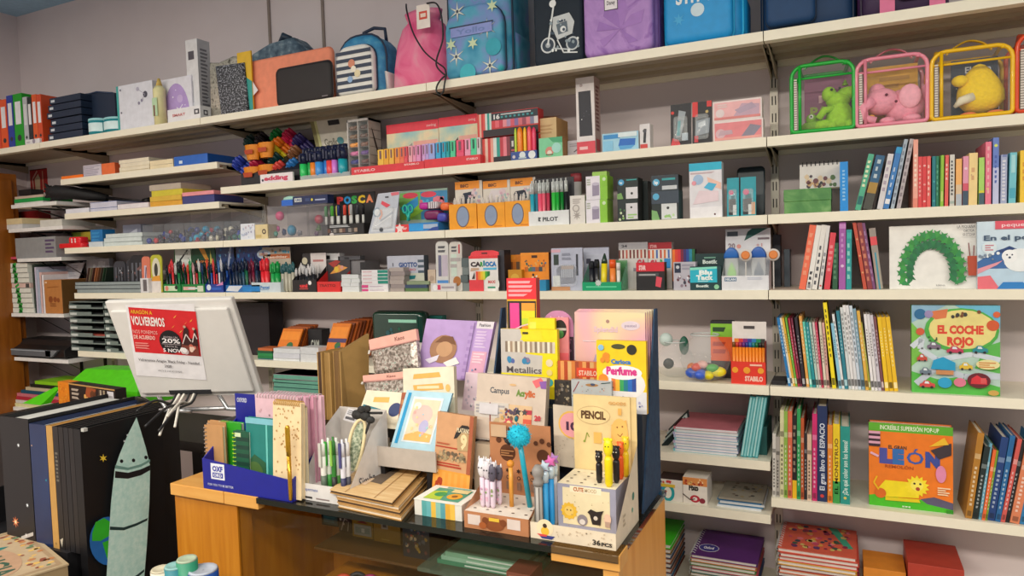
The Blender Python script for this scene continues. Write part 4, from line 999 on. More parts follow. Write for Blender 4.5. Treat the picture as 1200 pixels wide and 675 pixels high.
rowA=[('teal green','#4fae8c',1001.5,1018,7,181,[('r',.1,.1,.9,.25,'#1f6a6a'),('lines',.2,.4,.8,.9,6,'#dfe8c0',1)]),
 ('dark blue landscape','#2c5f86',1010.5,1027,11,182,[('r',0,0,1,.35,'#4a4a44'),('r',0,.3,1,.5,'#a8843c'),('lines',.3,.55,.7,.95,3,'#b8c8d0',2)]),
 ('pale grey white','#d9d5d8',1027.5,1041,7,180.5,[('lines',.2,.3,.8,.9,5,'#b0a4b4',2)]),
 ('blue','#3a7cc0',1034.5,1051,7,173,[('r',.1,.08,.9,.16,'#e8e8ec'),('r',0,.9,1,1,'#2f9ad0'),('lines',.3,.2,.7,.7,4,'#bcd0e8',4)]),
 ('slim grey blue','#a9b6c4',1043.5,1060,4.4,164,[('lines',.2,.05,.8,.95,9,'#7a8494',4)]),
 ('slim silver pink','#b8aeb2',1050.5,1066.5,5,163.5,[('lines',.2,.05,.8,.95,9,'#8a7e84',5)]),
 ('tall salmon','#f2aa98',1070,1070.5,5.6,163.5,[('r',0,0,1,.14,'#e88a78'),('lines',.2,.3,.8,.8,7,'#f8d8c8',6)]),
 ('bright red','#e0484c',1076,1076.3,4.6,183.5,[('lines',.2,.2,.8,.85,8,'#f0a09c',7)]),
 ('second bright red','#dc4046',1081,1081.2,5,183.3,[('e',.5,.82,.3,None,'#f0b0ac'),('e',.5,.45,.3,None,'#e89490'),('e',.5,.12,.3,None,'#f0b0ac')]),
 ('light red','#e9605c',1086.3,1086.5,4.4,183,[('lines',.2,.2,.8,.85,6,'#f6c0b4',9)]),
 ('dark teal','#1d7a84',1092.4,1092.6,4.2,183,[('e',.5,.5,.3,None,'#4aa8ac'),('e',.5,.12,.3,None,'#4aa8ac')]),
 ('deep green','#1f7a5a',1097,1097.2,3.4,182.7,[('lines',.2,.2,.8,.85,6,'#56a888',9)]),
 ('lime green','#96c43c',1101,1102,4.6,182,[('r',0,0,.2,1,'#3a7a2a'),('r',.3,.1,.8,.3,'#c8d87a')]),
 ('coral red','#e8605a',1107,1108,4.2,181.7,[('lines',.2,.5,.8,.85,4,'#f6c0b4',9)]),
 ('white grey','#d4d2cc',1113,1113.5,5.6,181,[('lines',.25,.2,.75,.9,10,'#4a4a50',4),('r',.1,.05,.9,.1,'#a8b8b0')]),
 ('peach and pale blue','#f3b46a',1120,1120.5,7,186,[('r',0,0,1,.25,'#b4bcc6'),('r',0,.25,1,.45,'#e0c4a0')]),
 ('pink and slate','#e49ab4',1128,1129,6.6,183,[('r',0,0,1,.3,'#3f5468'),('r',0,.3,1,.45,'#d85a70'),('e',.5,.75,.3,None,'#f0d0dc')]),
 ('wide cream yellow','#f2d595',1135,1136,10.4,179,[('lines',.3,.45,.7,.75,2,'#d8a878',6),('e',.3,.58,.08,None,'#c8a080')]),
 ('lime and slate','#abd86a',1147,1147.5,6.4,184.5,[('r',0,0,1,.25,'#44606c'),('r',0,.25,1,.3,'#d8d03a')]),
 ('tall pink','#ec7a94',1154.6,1155.3,7,166,[('lines',.3,.15,.7,.95,7,'#f4b0b8',6),('e',.4,.25,.25,None,'#f0c090')]),
 ('tall blue and lilac','#6a84cc',1163.4,1164,7.2,161,[('r',0,0,1,.55,'#c4c8e8'),('e',.5,.88,.3,None,'#d8e070'),('lines',.3,.3,.7,.75,6,'#4a62b0',6)]),
 ('pale lavender grey','#a9b1d0',1172.4,1173.4,7.4,181,[('lines',.2,.05,.8,.9,12,'#dcdce8',6),('r',.2,.95,.9,1,'#7a86b8')]),
 ('light turquoise','#74c4d2',1182,1184,8.4,178.5,[('r',.1,.1,.9,.3,'#4aa8c0'),('r',.2,.6,.8,.95,'#a4dae0')]),
 ('yellow','#f3c83a',1195.5,1196,10,176,[('lines',.3,.4,.7,.8,3,'#d89a2a',3)])]
book_row(rowA,.012,Z2,'of the paperbacks from the thick blue one','children\'s paperbacks on the third board',.16)

# bay B
def scissors_on(parent,wd,h,mcol,u=.5,name='scissors'):
 m=MB()
 m.tube([((u-.5)*wd-.012,-.006,h*.15),((u-.5)*wd+.01,-.006,h*.55)],.0045,mcol,6,flat=.5)
 m.tube([((u-.5)*wd+.012,-.006,h*.12),((u-.5)*wd-.01,-.006,h*.55)],.0045,M('#d8dade',.25,.6),6,flat=.5)
 return m
def pen_card(label,xl,xr,yt,pocket,stick,cut):
 X,wd,h=fit(xl,xr,yt,.02,Z2)
 r=thing('pen_display_card',label,'display stand',(X,.02,Z2),group='orange pen display cards')
 oc=M('#f2a01c',.45)
 mb=MB();mb.box(-wd/2,wd/2,.045,.048,0,h,'#d9d2c8');mb.box(-wd/2,wd/2,0,.003,0,h*.52,oc);mb.box(-wd/2,-wd/2+.002,.003,.045,0,h*.5,oc);mb.box(wd/2-.002,wd/2,.003,.045,0,h*.5,oc)
 mb.box(-wd/2+.002,wd/2-.002,.003,.045,0,.002,oc)
 mb.front(-wd/2,wd/2,.045,0,h,[('r',0,.84,.9,1,'#f0952a'),('t',.2,.88,.3,.06,'BIC','#6a3a20',.05),('p',cut,stick),('e',.72,.75,.12,None,'#d8c0c8'),('dots',.45,.55,.98,.85,14,.05,['#e8dcd4','#b0b8c8','#d0a8b8','#a8c0c0'],len(label))])
 mb.front(-wd/2,wd/2,0,0,h*.52,[('e',pocket,.5,.24,.42,'#6d5a5a'),('e',pocket,.5,.21,.38,'#8a9ab8'),('r',.6,.06,.9,.1,'#d8801c')])
 mb.build('card_box',r)
 return X,wd,h
sc=[('orange pen display card with navy picture beside the ruler set',527,559,211,'#1d2740',[(.1,.45),(.3,.76),(.8,.8),(.7,.6),(.5,.45)]),('orange pen display card in the middle of the three',560,592,210,'#d8d0d4',[(.1,.55),(.3,.8),(.6,.8),(.7,.6)]),('orange pen display card with navy blob beside the clear pen stand',592.5,622,207,'#1a2236',[(.05,.6),(.2,.74),(.85,.78),(.8,.62),(.4,.55)])]
cl=[['#e8e4ea','#7a92b4','#d8d0d8','#8a9cc0','#c8b8c8'],['#5a4a7a','#e0dce0','#7a5a8a','#a06a6a','#8a6aa0'],['#2f2f58','#d8d8f0','#2aa8dc','#4ab8e0','#d0d4e8','#36a8d8']]
for i,(lb,a,b,yt,stc,cut) in enumerate(sc):
 X,wd,h=pen_card(lb,a,b,yt,.5,stc,cut)
 for k,hx in enumerate(cl[i]):
  n_=len(cl[i])
  pen('ballpoint_pen','ballpoint pen in the %s orange display card, %s from its edge' % (('first','middle','last')[i],ORD[k]),'pen',X-.022+.044*k/(n_-1),.028+.006*(k % 2),Z2+.0025,h*.64+.004*(k % 3),.0046,M(hx,.3,0,1,0,0),M('#e8e0da',.3,0,1,0,0),'ballpoints in the orange cards',kind='click',capf=.3,ty=(-.16+.32*k/(n_-1))*.7,n=7)
# clear pen stand
X,wd,h=fit(620,667,247,.012,Z2)
r=thing('pen_stand','white tray and black stand of colourful gel pens','display stand',(X,.012,Z2))
_,_,hb=fit(620,667,206,.06,Z2)
mb=MB();wt=M('#e4e6e8',.35)
mb.box(-wd/2,wd/2,0,.002,0,h,wt);mb.box(-wd/2,wd/2,.05,.052,0,hb*.95,M('#2a2a32',.4));mb.box(-wd/2,-wd/2+.002,.002,.05,0,h,wt);mb.add([(wd/2,0,0),(wd/2,.05,0),(wd/2,.05,h*1.6),(wd/2,0,h)],[(0,1,2,3)],wt);mb.box(-wd/2+.002,wd/2-.0005,.002,.05,0,.002,wt)
mb.front(-wd/2,wd/2,0,0,h,[('t',.35,.3,.38,.26,'PILOT','#4a4e54',.04),('p',[(.24,.3),(.3,.3),(.28,.45),(.32,.55),(.24,.6)],'#4a4e54')]);mb.build('tray',r)
gp=[(622,627,'#2fa8c0','turquoise',0),(631,636,'#ee5a78','pink',0),(636,640,'#f06a80','rose',0),(640,645,'#e84e6c','raspberry',1),(647,652,'#3cc04a','bright green',0),(652,656,'#1faa3a','green',0),(656,661,'#118a34','dark green',1),(662,666,'#20242a','black',1),(627,631,'#4ab8d8','sky blue',1)]
for a,b,hx,nm,bk in gp:
 Xp,wp,hp_=fit(a,b,213-(a-622)*.1,.02+.015*bk,Z2)
 pen('gel_pen','%s gel pen standing in the white tray beside the orange cards' % nm,'pen',Xp,.022+.016*bk,Z2+.0025,hp_,wp*.5,M(hx,.3,0,1,0,0),M('#d8dcdc',.2,.2,1,0,0),'gel pens in the clear stand',kind='click',capf=.3,n=8)
X,wd,h=fit(668,681,203,.06,Z2)
mb=MB();mb.lathe([(wd*.42,0),(wd*.5,h*.86),(wd*.5,h*.86)],M('#a8a4a6',.3),14,sy=.6);mb.lathe([(wd*.52,h*.84),(wd*.5,h),(wd*.3,h*1.01)],'#9a3a44',14,sy=.6)
tag(mb.build('marker_tub',None,(X,.075,Z2)),'grey tub with dark red cap behind the white ornate carton','tub')
carton('ornate_box','white carton with grey ornamental print by the clear pen stand','carton',668.5,686,229,.014,Z2,.05,'#e2ddd8',[('e',.4,.55,.24,None,'#b0a8a4'),('e',.4,.55,.16,None,'#d8d2cc'),('st',.45,.3,.3,.1,8,'#a8a09c'),('lines',.2,.7,.8,.9,3,'#b8b0ac',6)],side='#d0c8c2')
wg=[('r',.66,0,1,1,'#8cc83c'),('p',[(.3,.15),(.62,.18),(.62,.7),(.3,.66)],'#9a90a8'),('e',.46,.66,.17,.07,'#c4bcd0'),('lines',.05,.6,.3,.9,3,'#b0b8a8',4),('e',.86,.84,.08,None,'#d0e8b8')]
z_=0
for k,yt in enumerate((234,206)):
 o=carton('white_green_carton',('lower white and green carton with grey tub picture','upper white and green carton with grey tub picture')[k],'carton',687,712,yt if k == 0 else 206,.014,Z2,.06,'#e9e4ee',wg,side='#8cc43a',dz=0 if k == 0 else z_,group='white and green cartons')
 z_=o['h']+.0004
X,wd,h=fit(694,711,201,.03,Z2+2*z_)
mb=MB();mb.box(-wd/2,wd/2,0,.03,0,max(h,.008),'#9cc85a');tag(mb.build('white_green_carton',None,(X,.03,Z2+2*z_-.001+.0008)),'small white and green packet lying on the cartons','carton')
def ink(label,xl,xr,yt,Y,stack,prims,side='#16201f',dz=0.,grp='ink cartridge boxes'):
 return carton('ink_cartridge_box',label,'carton',xl,xr,yt,Y,Z2,.055,'#1f2b2b',prims,side=side,group=grp,dz=dz)
leafp=[('dots',.02,.05,.4,.6,14,.06,['#8ab868','#c8d8b0','#4a7a4a','#20302c'],5)]
o=ink('lower black and leaf ink box beside the white and green cartons',724,748,233,.014,0,leafp+[('r',.42,.1,.98,.8,'#d8d6da'),('e',.68,.62,.05,None,'#3a3a3a'),('lines',.5,.12,.95,.35,2,'#9ac878',2)],grp='black ink boxes')
hk=o['h']
ink('upper black ink box with blue round emblem',723.5,748,208.5,.014,0,[('e',.2,.8,.14,None,'#4aa0d0'),('t',.12,.75,.14,.08,'hp','#e8f0f4',.05),('r',.42,.0,.98,.55,'#dcdade'),('e',.7,.25,.06,None,'#3a3a3a'),('lines',.45,.85,.95,.95,1,'#3aa0a0',2),('p',[(0,0),(.3,0),(.2,.3),(0,.25)],'#7aa860')],dz=hk,grp='black ink boxes')
carton('ink_cartridge_box','dark ink box with green edge behind the black ink boxes','carton',750,760,212,.075,Z2,.06,'#1d2a2a',[('r',.1,.1,.3,.9,'#2a4a40')],group='black ink boxes')
o=ink('lower dark grey ink box with leafy white window',764,796,223,.014,0,[('r',.36,.02,.92,.55,'#dcdfe0'),('e',.6,.4,.05,None,'#333338'),('dots',.4,.02,.9,.2,8,.05,['#9ac878','#c0dca8'],3),('e',.17,.78,.12,None,'#5ab0d8'),('t',.1,.74,.13,.08,'hp','#e8f4f8',.05),('p',[(0,0),(.3,0),(.2,.3),(0,.35)],'#7fb070'),('r',0,.55,1,.98,'#3a4654'),('e',.17,.8,.12,None,'#5ab0d8')],side='#1c4a50',grp='grey ink boxes')
hk=o['h']
ink('upper dark grey ink box with blue round emblem',763.5,795,205,.016,0,[('r',0,0,1,1,'#323c46'),('e',.18,.55,.13,None,'#5ab0d8'),('t',.11,.45,.14,.2,'hp','#eef4f8',.05),('r',.4,.05,.95,.3,'#c8ccd0'),('lines',.4,.6,.9,.85,1,'#3aa0a4',2)],dz=hk,grp='grey ink boxes')
carton('screen_wipes_box','tall white and blue carton with cleaning hands picture','carton',808.5,846.5,190.5,.014,Z2,.035,'#e4e2e8',[('r',0,.86,1,1,'#2ab4d4'),('lines',.04,.79,.96,.84,1,'#c8b0b8',3),('e',.28,.7,.16,None,'#a4c0e0'),('p',[(.55,.74),(.98,.62),(.98,.5),(.6,.6)],'#f0c4b4'),('p',[(.45,.55),(.7,.48),(.85,.6),(.6,.64)],'#4ab8e0'),('p',[(.1,.25),(.9,.3),(.9,.48),(.3,.5)],'#e8d4dc'),('r',.02,0,1,.2,'#f0eef2'),('e',.78,.06,.03,None,'#5a2a2a'),('e',.15,.64,.07,None,'#e89aa8')],side='#d8d8dc')
X,wd,h=fit(863,896,194,.14,Z2)
mb=MB();mb.puff(rrect(wd,h,.012),0,.012,M('#0f2530',.4),.004);tag(mb.build('tablet_case',None,(X,.15,Z2),(-.08,0,0)),'dark teal rounded case standing behind the turquoise packets','case')
tb=[hang_hole(.5,.92,.08),('r',0,.62,1,1,'#1c98a8'),('e',.36,.62,.2,None,'#d83a78'),('r',.15,.04,.72,.45,'#2a2a30'),('r',.5,.04,.8,.3,'#d8dcdc')]
blister('turquoise packet with pink dot in front of the dark case',852,866,208,tb,'#25a4b4','turquoise packets',Y=.02,Zs=Z2)
blister('second turquoise packet with pink dot and tan strip',868,886,207,tb+[('r',.7,.04,.95,.35,'#d8a888')],'#25a4b4','turquoise packets',Y=.022,Zs=Z2)

# bay C
X,wd,h=fit(333,383,243,.05,Z2)
# clear trinket bins
def clear_bin(label,xl,xr,yt,Y,dp,hx='#c8ccd4',al=.09):
 X,wd,h=fit(xl,xr,yt,Y,Z2)
 pl=clear(hx,al,.15);mb=MB()
 mb.box(-wd/2,wd/2,0,.0015,0,h*.62,pl);mb.box(-wd/2,wd/2,dp-.0015,dp,0,h,pl)
 for s in (-1,1):mb.add([(s*wd/2,.0015,.0012),(s*wd/2,dp-.0015,.0012),(s*wd/2,dp-.0015,h),(s*wd/2,.0015,h*.62)],[(0,1,2,3)],pl)
 mb.box(-wd/2,wd/2,0,dp,0,.001,pl)
 tag(mb.build('clear_bin',None,(X,Y,Z2)),label,'bin','clear trinket bins');return X,wd,h
bins=[('clear bin with blue trinkets at the middle of the board',168,192,249),('clear bin with dark trinkets beside the blue ones',193,216,248),('clear bin with turquoise and red trinkets',217,240,247),('clear bin with silver charms by the shelf joint',241,262,246),('clear bin with green and blue trinkets past the joint',263,282,245)]
rn=random.Random(11)
tc=[['#1f3a9a','#15204a','#c8202f','#1a2a6a','#181a24'],['#121a44','#1a3aa0','#0c0c12','#1c1c28','#1a2f80'],['#158ab4','#1fa4c8','#a81a3a','#127a9c','#1a2a5a'],['#c8c4b8','#5a5860','#ddd8c0','#22222c','#2f2a40'],['#124a3a','#1f3ea0','#14605a','#152f88','#2a7a60']]
def trinket(label,X,Y,Z,s,hx,sh,grp):
 mb=MB();m_=M(hx,.3,0,1,.2,.05)
 if sh == 0:mb.ball((0,0,s),(s,s*.8,s),m_,10,7)
 elif sh == 1:mb.lathe([(s*.9,0),(s,s*.5),(s*.55,s*.8),(s*.6,s*1.3),(s*.2,s*1.6)],m_,10)
 else:mb.puff([(s*math.cos(2*PI*j/10)*(1 if j % 2 else .72),s+s*math.sin(2*PI*j/10)*(1 if j % 2 else .72)) for j in range(10)],-s*.35,s*.35,m_,s*.15,2)
 tag(mb.build('trinket',None,(X,Y,Z),(0,0,rn.uniform(-.6,.6))),label,'trinket',grp)
for i,(lb,a,b,yt) in enumerate(bins):
 X,wd,h=clear_bin(lb,a,b,yt,.01,.14)
 for k in range(15):
  hx=tc[i][k % 5];lay=k//5
  trinket('%s layer trinket heaped in the clear bin of %s, %s of its layer' % (('bottom','middle','upper')[lay],('blue','dark','turquoise','silver','green')[i],ORD[k % 5]),X+wd*(-.34+.17*(k % 5))*(1 if lay < 2 else .9),.024+.036*lay+.014*(k % 2),Z2+.0015+.018*lay,rn.uniform(.0105,.0155),hx,(k+i) % 3,'trinkets in the clear bins')
o=carton('eraser_box','lower small white box at the clear trinket bins','box',282,298.5,270,.012,Z2,.05,'#dfe3ee',[('dots',.05,.05,.95,.95,10,.06,['#b8c4dc','#a8a8c0'],3)],group='small white boxes')
carton('eraser_box','upper small white box at the clear trinket bins','box',282,298.5,262,.012,Z2,.05,'#e4e8f2',[('dots',.05,.05,.95,.95,10,.06,['#b8c4dc','#c8b8c8'],5)],group='small white boxes',dz=o['h'])
carton('sharpener_box','small cream box with an eye print','box',299.5,314,263,.012,Z2,.05,'#e2cf9e',[('e',.72,.5,.16,None,'#5a4a44'),('e',.72,.5,.08,None,'#d8c89a'),('r',.05,.1,.5,.3,'#d0b87a')])
trinket('silver toy figure standing behind the small white boxes',onY(297,258,.08).x,.085,Z2+.0005,.026,'#c8ccd2',1,'shelf trinkets')
X,wd,h=fit(315,384,240,.012,Z2)
r=thing('acrylic_display','clear acrylic display holding pink and turquoise trinkets under a navy box','display stand',(X,.012,Z2))
pl=clear('#b9b8c0',.1,.12)
mb=MB();mb.box(-wd/2,wd/2,0,.0015,0,h,pl);mb.box(-wd/2,wd/2,.12,.1215,0,h,pl);mb.box(-wd/2,wd/2,.0015,.12,h-.002,h,pl);mb.box(-wd/2,wd/2,.0015,.12,0,.001,pl)
for k in range(4):mb.box(-wd/2+wd*k/3-(.0008 if k else 0),-wd/2+wd*k/3+.0008,.0015,.12,.001,h-.002,pl)
mb.build('case',r)
for (x,y,s,hx,sh,nm) in ((328,253,.018,'#e04a84',0,'pink'),(333,272,.014,'#26406a',2,'navy'),(326,268,.012,'#c84a90',2,'magenta'),(342,270,.021,'#1a9cc8',0,'turquoise'),(323,274,.01,'#3aa08a',0,'sea green'),(351,273,.012,'#6a6a74',2,'grey'),(374,257,.017,'#b82444',0,'red'),(374,266,.013,'#4a6a34',1,'olive'),(371,274,.01,'#6a4a6a',2,'plum')):
 p=onY(x,y,.05)
 trinket('%s trinket inside the clear acrylic display' % nm,p.x,.05,max(Z2+.0015,p.z-s),s,hx,sh,'acrylic display trinkets')
htop=h
X,wd,h=fit(343.5,384,229,.02,Z2+htop)
mb=MB();mb.box(-wd/2,wd/2,0,.035,0,h,'#1c2a58');mb.front(-wd/2,wd/2,0,0,h,[('r',.05,.35,.26,.8,'#d0d4d0'),('t',.08,.45,.16,.25,'UHU','#3a4a80',.04),('r',.36,.35,.5,.7,'#3a4a78'),('e',.56,.5,.03,None,'#d8c84a'),('lines',.65,.3,.95,.6,1,'#a8b0d0',2)])
tag(mb.build('long_box',None,(X,.02,Z2+htop),(0,0,0)),'long navy glue carton on top of the acrylic display','carton')
X,wd,h=fit(330,343,230,.02,Z2+htop)
mb=MB();mb.box(-wd/2,wd/2,0,.05,0,h*.62,'#2a6ad0');mb.puff([(-wd/2,h*.62),(wd/2,h*.62),(wd*.5,h*.95),(wd*.1,h*1.05),(-wd*.4,h*.9)],.004,.04,M('#a8d8c8',.3),.004);tag(mb.build('blue_packet',None,(X,.02,Z2+htop)),'bright blue packet with mint bag on the acrylic display','packet')
X,wd,h=fit(302,330,236,.02,Z2+htop)
mb=MB();mb.box(-wd/2,wd/2,0,.05,0,max(h,.012),'#5f4a68');mb.front(-wd/2,wd/2,0,0,max(h,.012),[('stripes',.1,.3,.95,.8,['#8a6a90','#6a5080','#a890a8','#5a4870'])]);
# stands on the display edge and the white boxes
# paint marker stand
X,wd,h=fit(389,438,225.5,.07,Z2)
r=thing('paint_marker_stand','black paint marker stand headed with rainbow letters','display stand',(X,.014,Z2))
hb=fit(389,430,262,.014,Z2)[2]
mb=MB();bk=M('#1a1b1e',.45);mb.box(-wd/2,wd/2,.07,.074,0,h,bk);mb.box(-wd/2,wd/2,0,.07,0,hb,bk)
mb.front(-wd/2,wd/2,.07,0,h,[('t',.1,.76,.16,.16,'P','#f04a4a',.06),('t',.27,.76,.17,.16,'O','#2a9ae0',.06),('t',.45,.76,.14,.16,'S','#2fae4a',.06),('t',.61,.76,.17,.16,'C','#f2c81e',.06),('t',.8,.76,.17,.16,'A','#f08a5a',.06)])
mb.front(-wd/2,wd/2,0,0,hb,[('lines',.2,.7,.85,.92,2,'#c8ccd0',4),('stripes',.15,.25,.85,.6,['#6a4a40','#3a3a40','#8a8480','#4a4440','#a08a7a']*2),('lines',.2,.05,.9,.2,1,'#8a8a90',1)])
mb.build('stand',r)
pc=['#3a9a50','#17603f','#58b848','#e8e04a','#2a3a78','#1f2430','#e85040','#f0684a','#c8c8c8','#20222a','#3a3c44','#181a20']
for k,hx in enumerate(pc):
 pen('paint_marker','paint marker with %s cap in the black rainbow lettered stand' % ('green','dark green','light green','yellow','navy','slate','red','orange red','silver','black','charcoal','jet')[k],'marker',X-wd*.44+wd*.075*k,.03+.012*(k % 2),Z2+hb+.0003,h*.44,.0048,M('#d6d6d2',.35,0,1,0,0),M(hx,.35,0,1,0,0),'paint markers',capf=.55)
trinket('small white capped pot beside the paint marker stand',onY(388,274,.01).x,.02,Z2+.0003,.012,'#d8d0d0',1,'shelf trinkets')
# correction roller blister
a=[(.02,0),(.86,0),(1.,1),(.32,.98)]
X,wd,h=fit(431,468,225,.012,Z2)
r=thing('correction_blister','silver grey blister card leaning by the paint marker stand','blister pack',(X,.012,Z2),rot=(-.08,0,0))
out=[((u-.5)*wd,v*h) for u,v in a]
mb=MB();mb.prism(out,0,.003,M('#b9bfcc',.3,.1));mb.front(-wd/2,wd/2,0,0,h,[('p',[(.1,.05),(.84,.05),(.93,.6),(.3,.6)],'#d2d6de'),('p',[(.75,.9),(.98,.92),(.98,.99),(.72,.98)],'#d86a78'),('p',[(.45,.8),(.72,.68),(.6,.62),(.42,.72)],'#e0475a'),('r',.55,.86,.66,.9,'#4a4a54'),('e',.3,.52,.13,None,'#8ea0b0'),('e',.3,.52,.09,None,'#dfe4e8'),('l',[(.42,.58),(.46,.45),(.38,.35)],.05,'#e8a08a'),('l',[(.4,.3),(.8,.5)],.04,'#a8b0be'),('l',[(.3,.2),(.75,.42)],.03,'#eef0f4'),('e',.44,.09,.06,None,'#3a3f4a')]);mb.build('card',r)
mb=MB();mb.puff([(-wd*.32,h*.1),(wd*.3,h*.12),(wd*.34,h*.62),(-wd*.1,h*.62)],-.014,0,clear('#f4f6f8',.22),.008,3);mb.build('blister',r)
# ruler and compass display
X,wd,h=fit(463,524,222,.07,Z2)
r=thing('geometry_display','colourful display of rulers and pencil cases headed with two red badges','display stand',(X,.014,Z2))
hb=fit(463,524,262,.014,Z2)[2]
mb=MB()
mb.box(-wd/2*.85,wd/2,.066,.07,0,h,'#9fc0b0');mb.box(-wd/2,-wd*.05,0,.066,0,hb,'#e0383c');mb.box(-wd*.05,wd*.5,.0,.066,0,hb*1.1,'#2a80c8')
mb.front(-wd/2*.85,wd/2,.066,0,h,[('r',0,.3,.45,.95,'#7ab85a'),('r',.45,.3,1,.95,'#3a8ab8'),('e',.24,.88,.16,.07,'#e0405a'),('e',.62,.88,.16,.07,'#e0405a'),('p',[(.02,.6),(.4,.85),(.4,.6),(.1,.45)],'#3a9ad8'),('p',[(.1,.35),(.45,.7),(.5,.5),(.2,.3)],'#8ac43a'),('dots',.4,.5,.98,.85,18,.05,['#2a6ab8','#e8e8e8','#4ab0d8','#e07a8a'],2)])
mb.front(-wd/2,-wd*.05,0,0,hb,[('t',.1,.2,.3,.5,'M','#f0e8e8',.06),('st',.62,.5,.2,.1,5,'#f0d8d8'),('lines',.75,.2,.95,.7,1,'#f0b0b0',1)])
mb.front(-wd*.05,wd*.5,0,0,hb*1.1,[('r',.02,.1,.5,.9,'#2a9ae0'),('r',.5,.3,.98,.8,'#a8b8d0'),('p',[(.6,0),(1,0),(1,.5),(.8,.4)],'#2a4a9a')])
mb.build('stand',r)
def disp_px(x,y,Yw):p=onY(x,y,Yw);return (p.x-X,Yw-.014,p.z-Z2)
mb=MB();c=disp_px(478,247,.03);mb.T=Matrix.Translation(c)
for s in (-1,1):mb.tube([(.011*s+.009*math.cos(t),0,.006+.013*math.sin(t)) for t in [2*PI*j/12 for j in range(12)]],.004,'#17b0a0',6,closed=True)
mb.tube([(-.006,0,-.006),(.004,0,-.034)],.005,'#17a090',6);mb.tube([(.006,0,-.006),(-.002,0,-.034)],.005,'#2ac0b0',6)
tag(mb.build('scissors',None,(X,.014,Z2)),'turquoise children\'s scissors hung on the ruler display','scissors')
for nm,x0,x1,y0,y1,hx in (('magenta',492,503,237,246,'#c02a9a'),('white striped',502,514,236,245,'#dcd4dc'),('orange',517,527,237,247,'#f0703a'),('purple',498,516,246,258,'#7a1f5a'),('violet blue',513,524,251,262,'#4a4ab0')):
 a_=onY(x0,y1,.03);b_=onY(x1,y0,.03)
 mb=MB();w_,h_=b_.x-a_.x,b_.z-a_.z
 mb.puff(rrect(w_,h_,min(w_,h_)*.4),0,.045,M(hx,.35),.008)
 if nm == 'white striped':mb.front(0-w_/2,w_/2,0,0,h_,[('stripes',.1,.05,.9,.95,['#7a6a78','#e8e0e6']*4)])
 tag(mb.build('sharpener_pot',None,((a_.x+b_.x)/2,.02,max(a_.z,Z2+hb*1.1+.0005))),'%s pencil pot on the colourful ruler display' % nm,'pot','pots on the ruler display')
# bay D third board
X,wd,h=fit(70,95,279,.016,Z2)
r=thing('hole_punch','glossy red desk punch with dice dots on the board end','punch',(X-.005,.016,Z2))
mb=MB();mb.puff(rrect(wd*1.1,h*.5,.008),0,.09,M('#e0202c',.25,0,1,.4,0),.006);mb.build('base',r)
mb=MB();mb.puff(rrect(wd*.55,h*.7,.01,4,wd*.06,h*.42),.015,.06,M('#ea2a36',.25,0,1,.4,0),.006);mb.front(wd*-.2,wd*.32,.0145,h*.42,h*1.1,[('e',.35,.3,.07,None,'#f0d0d0'),('e',.65,.3,.07,None,'#f0d0d0'),('e',.35,.65,.07,None,'#f0d0d0'),('e',.65,.65,.07,None,'#f0d0d0')]);mb.build('lever',r)
mb=MB();mb.tube([(wd*.5,.03,h*.25),(wd*.75,.03,h*.25)],.003,'#3a3436',6);mb.build('guide',r)
carton('blue_box','bright blue small box behind the red punch','box',107,121,269,.05,Z2,.06,'#1f74b4',[('lines',.1,.3,.9,.9,3,'#3a90c8',3)])
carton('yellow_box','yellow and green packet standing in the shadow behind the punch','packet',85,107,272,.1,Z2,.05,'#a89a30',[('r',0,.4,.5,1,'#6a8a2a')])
slab_stack('paper_pile',['low white paper pack in front of the blue box',],'paper',104,120,[283],.012,Z2,.1,['#d0dae0'],'papers on the third board',edge='#c8d2da')
slab_stack('plastic_sleeve',['clear plastic sleeve pack at the bottom beside the blue box','clear plastic sleeve pack in the middle beside the blue box','clear plastic sleeve pack on top beside the blue box'],'sleeve',122,166,[283,278,273],.016,Z2,.14,['#b9c4c4','#c4d0d0','#a8b4b4'],'clear sleeves on the third board',edge='#ced8d8',jitter=.008)
carton('grey_box','pale blue grey box behind the plastic sleeves','box',145,166,263,.1,Z2,.06,'#8a8fa4',[('p',[(.1,.2),(.8,.6),(.8,.8),(.1,.5)],'#c0c4d4')])

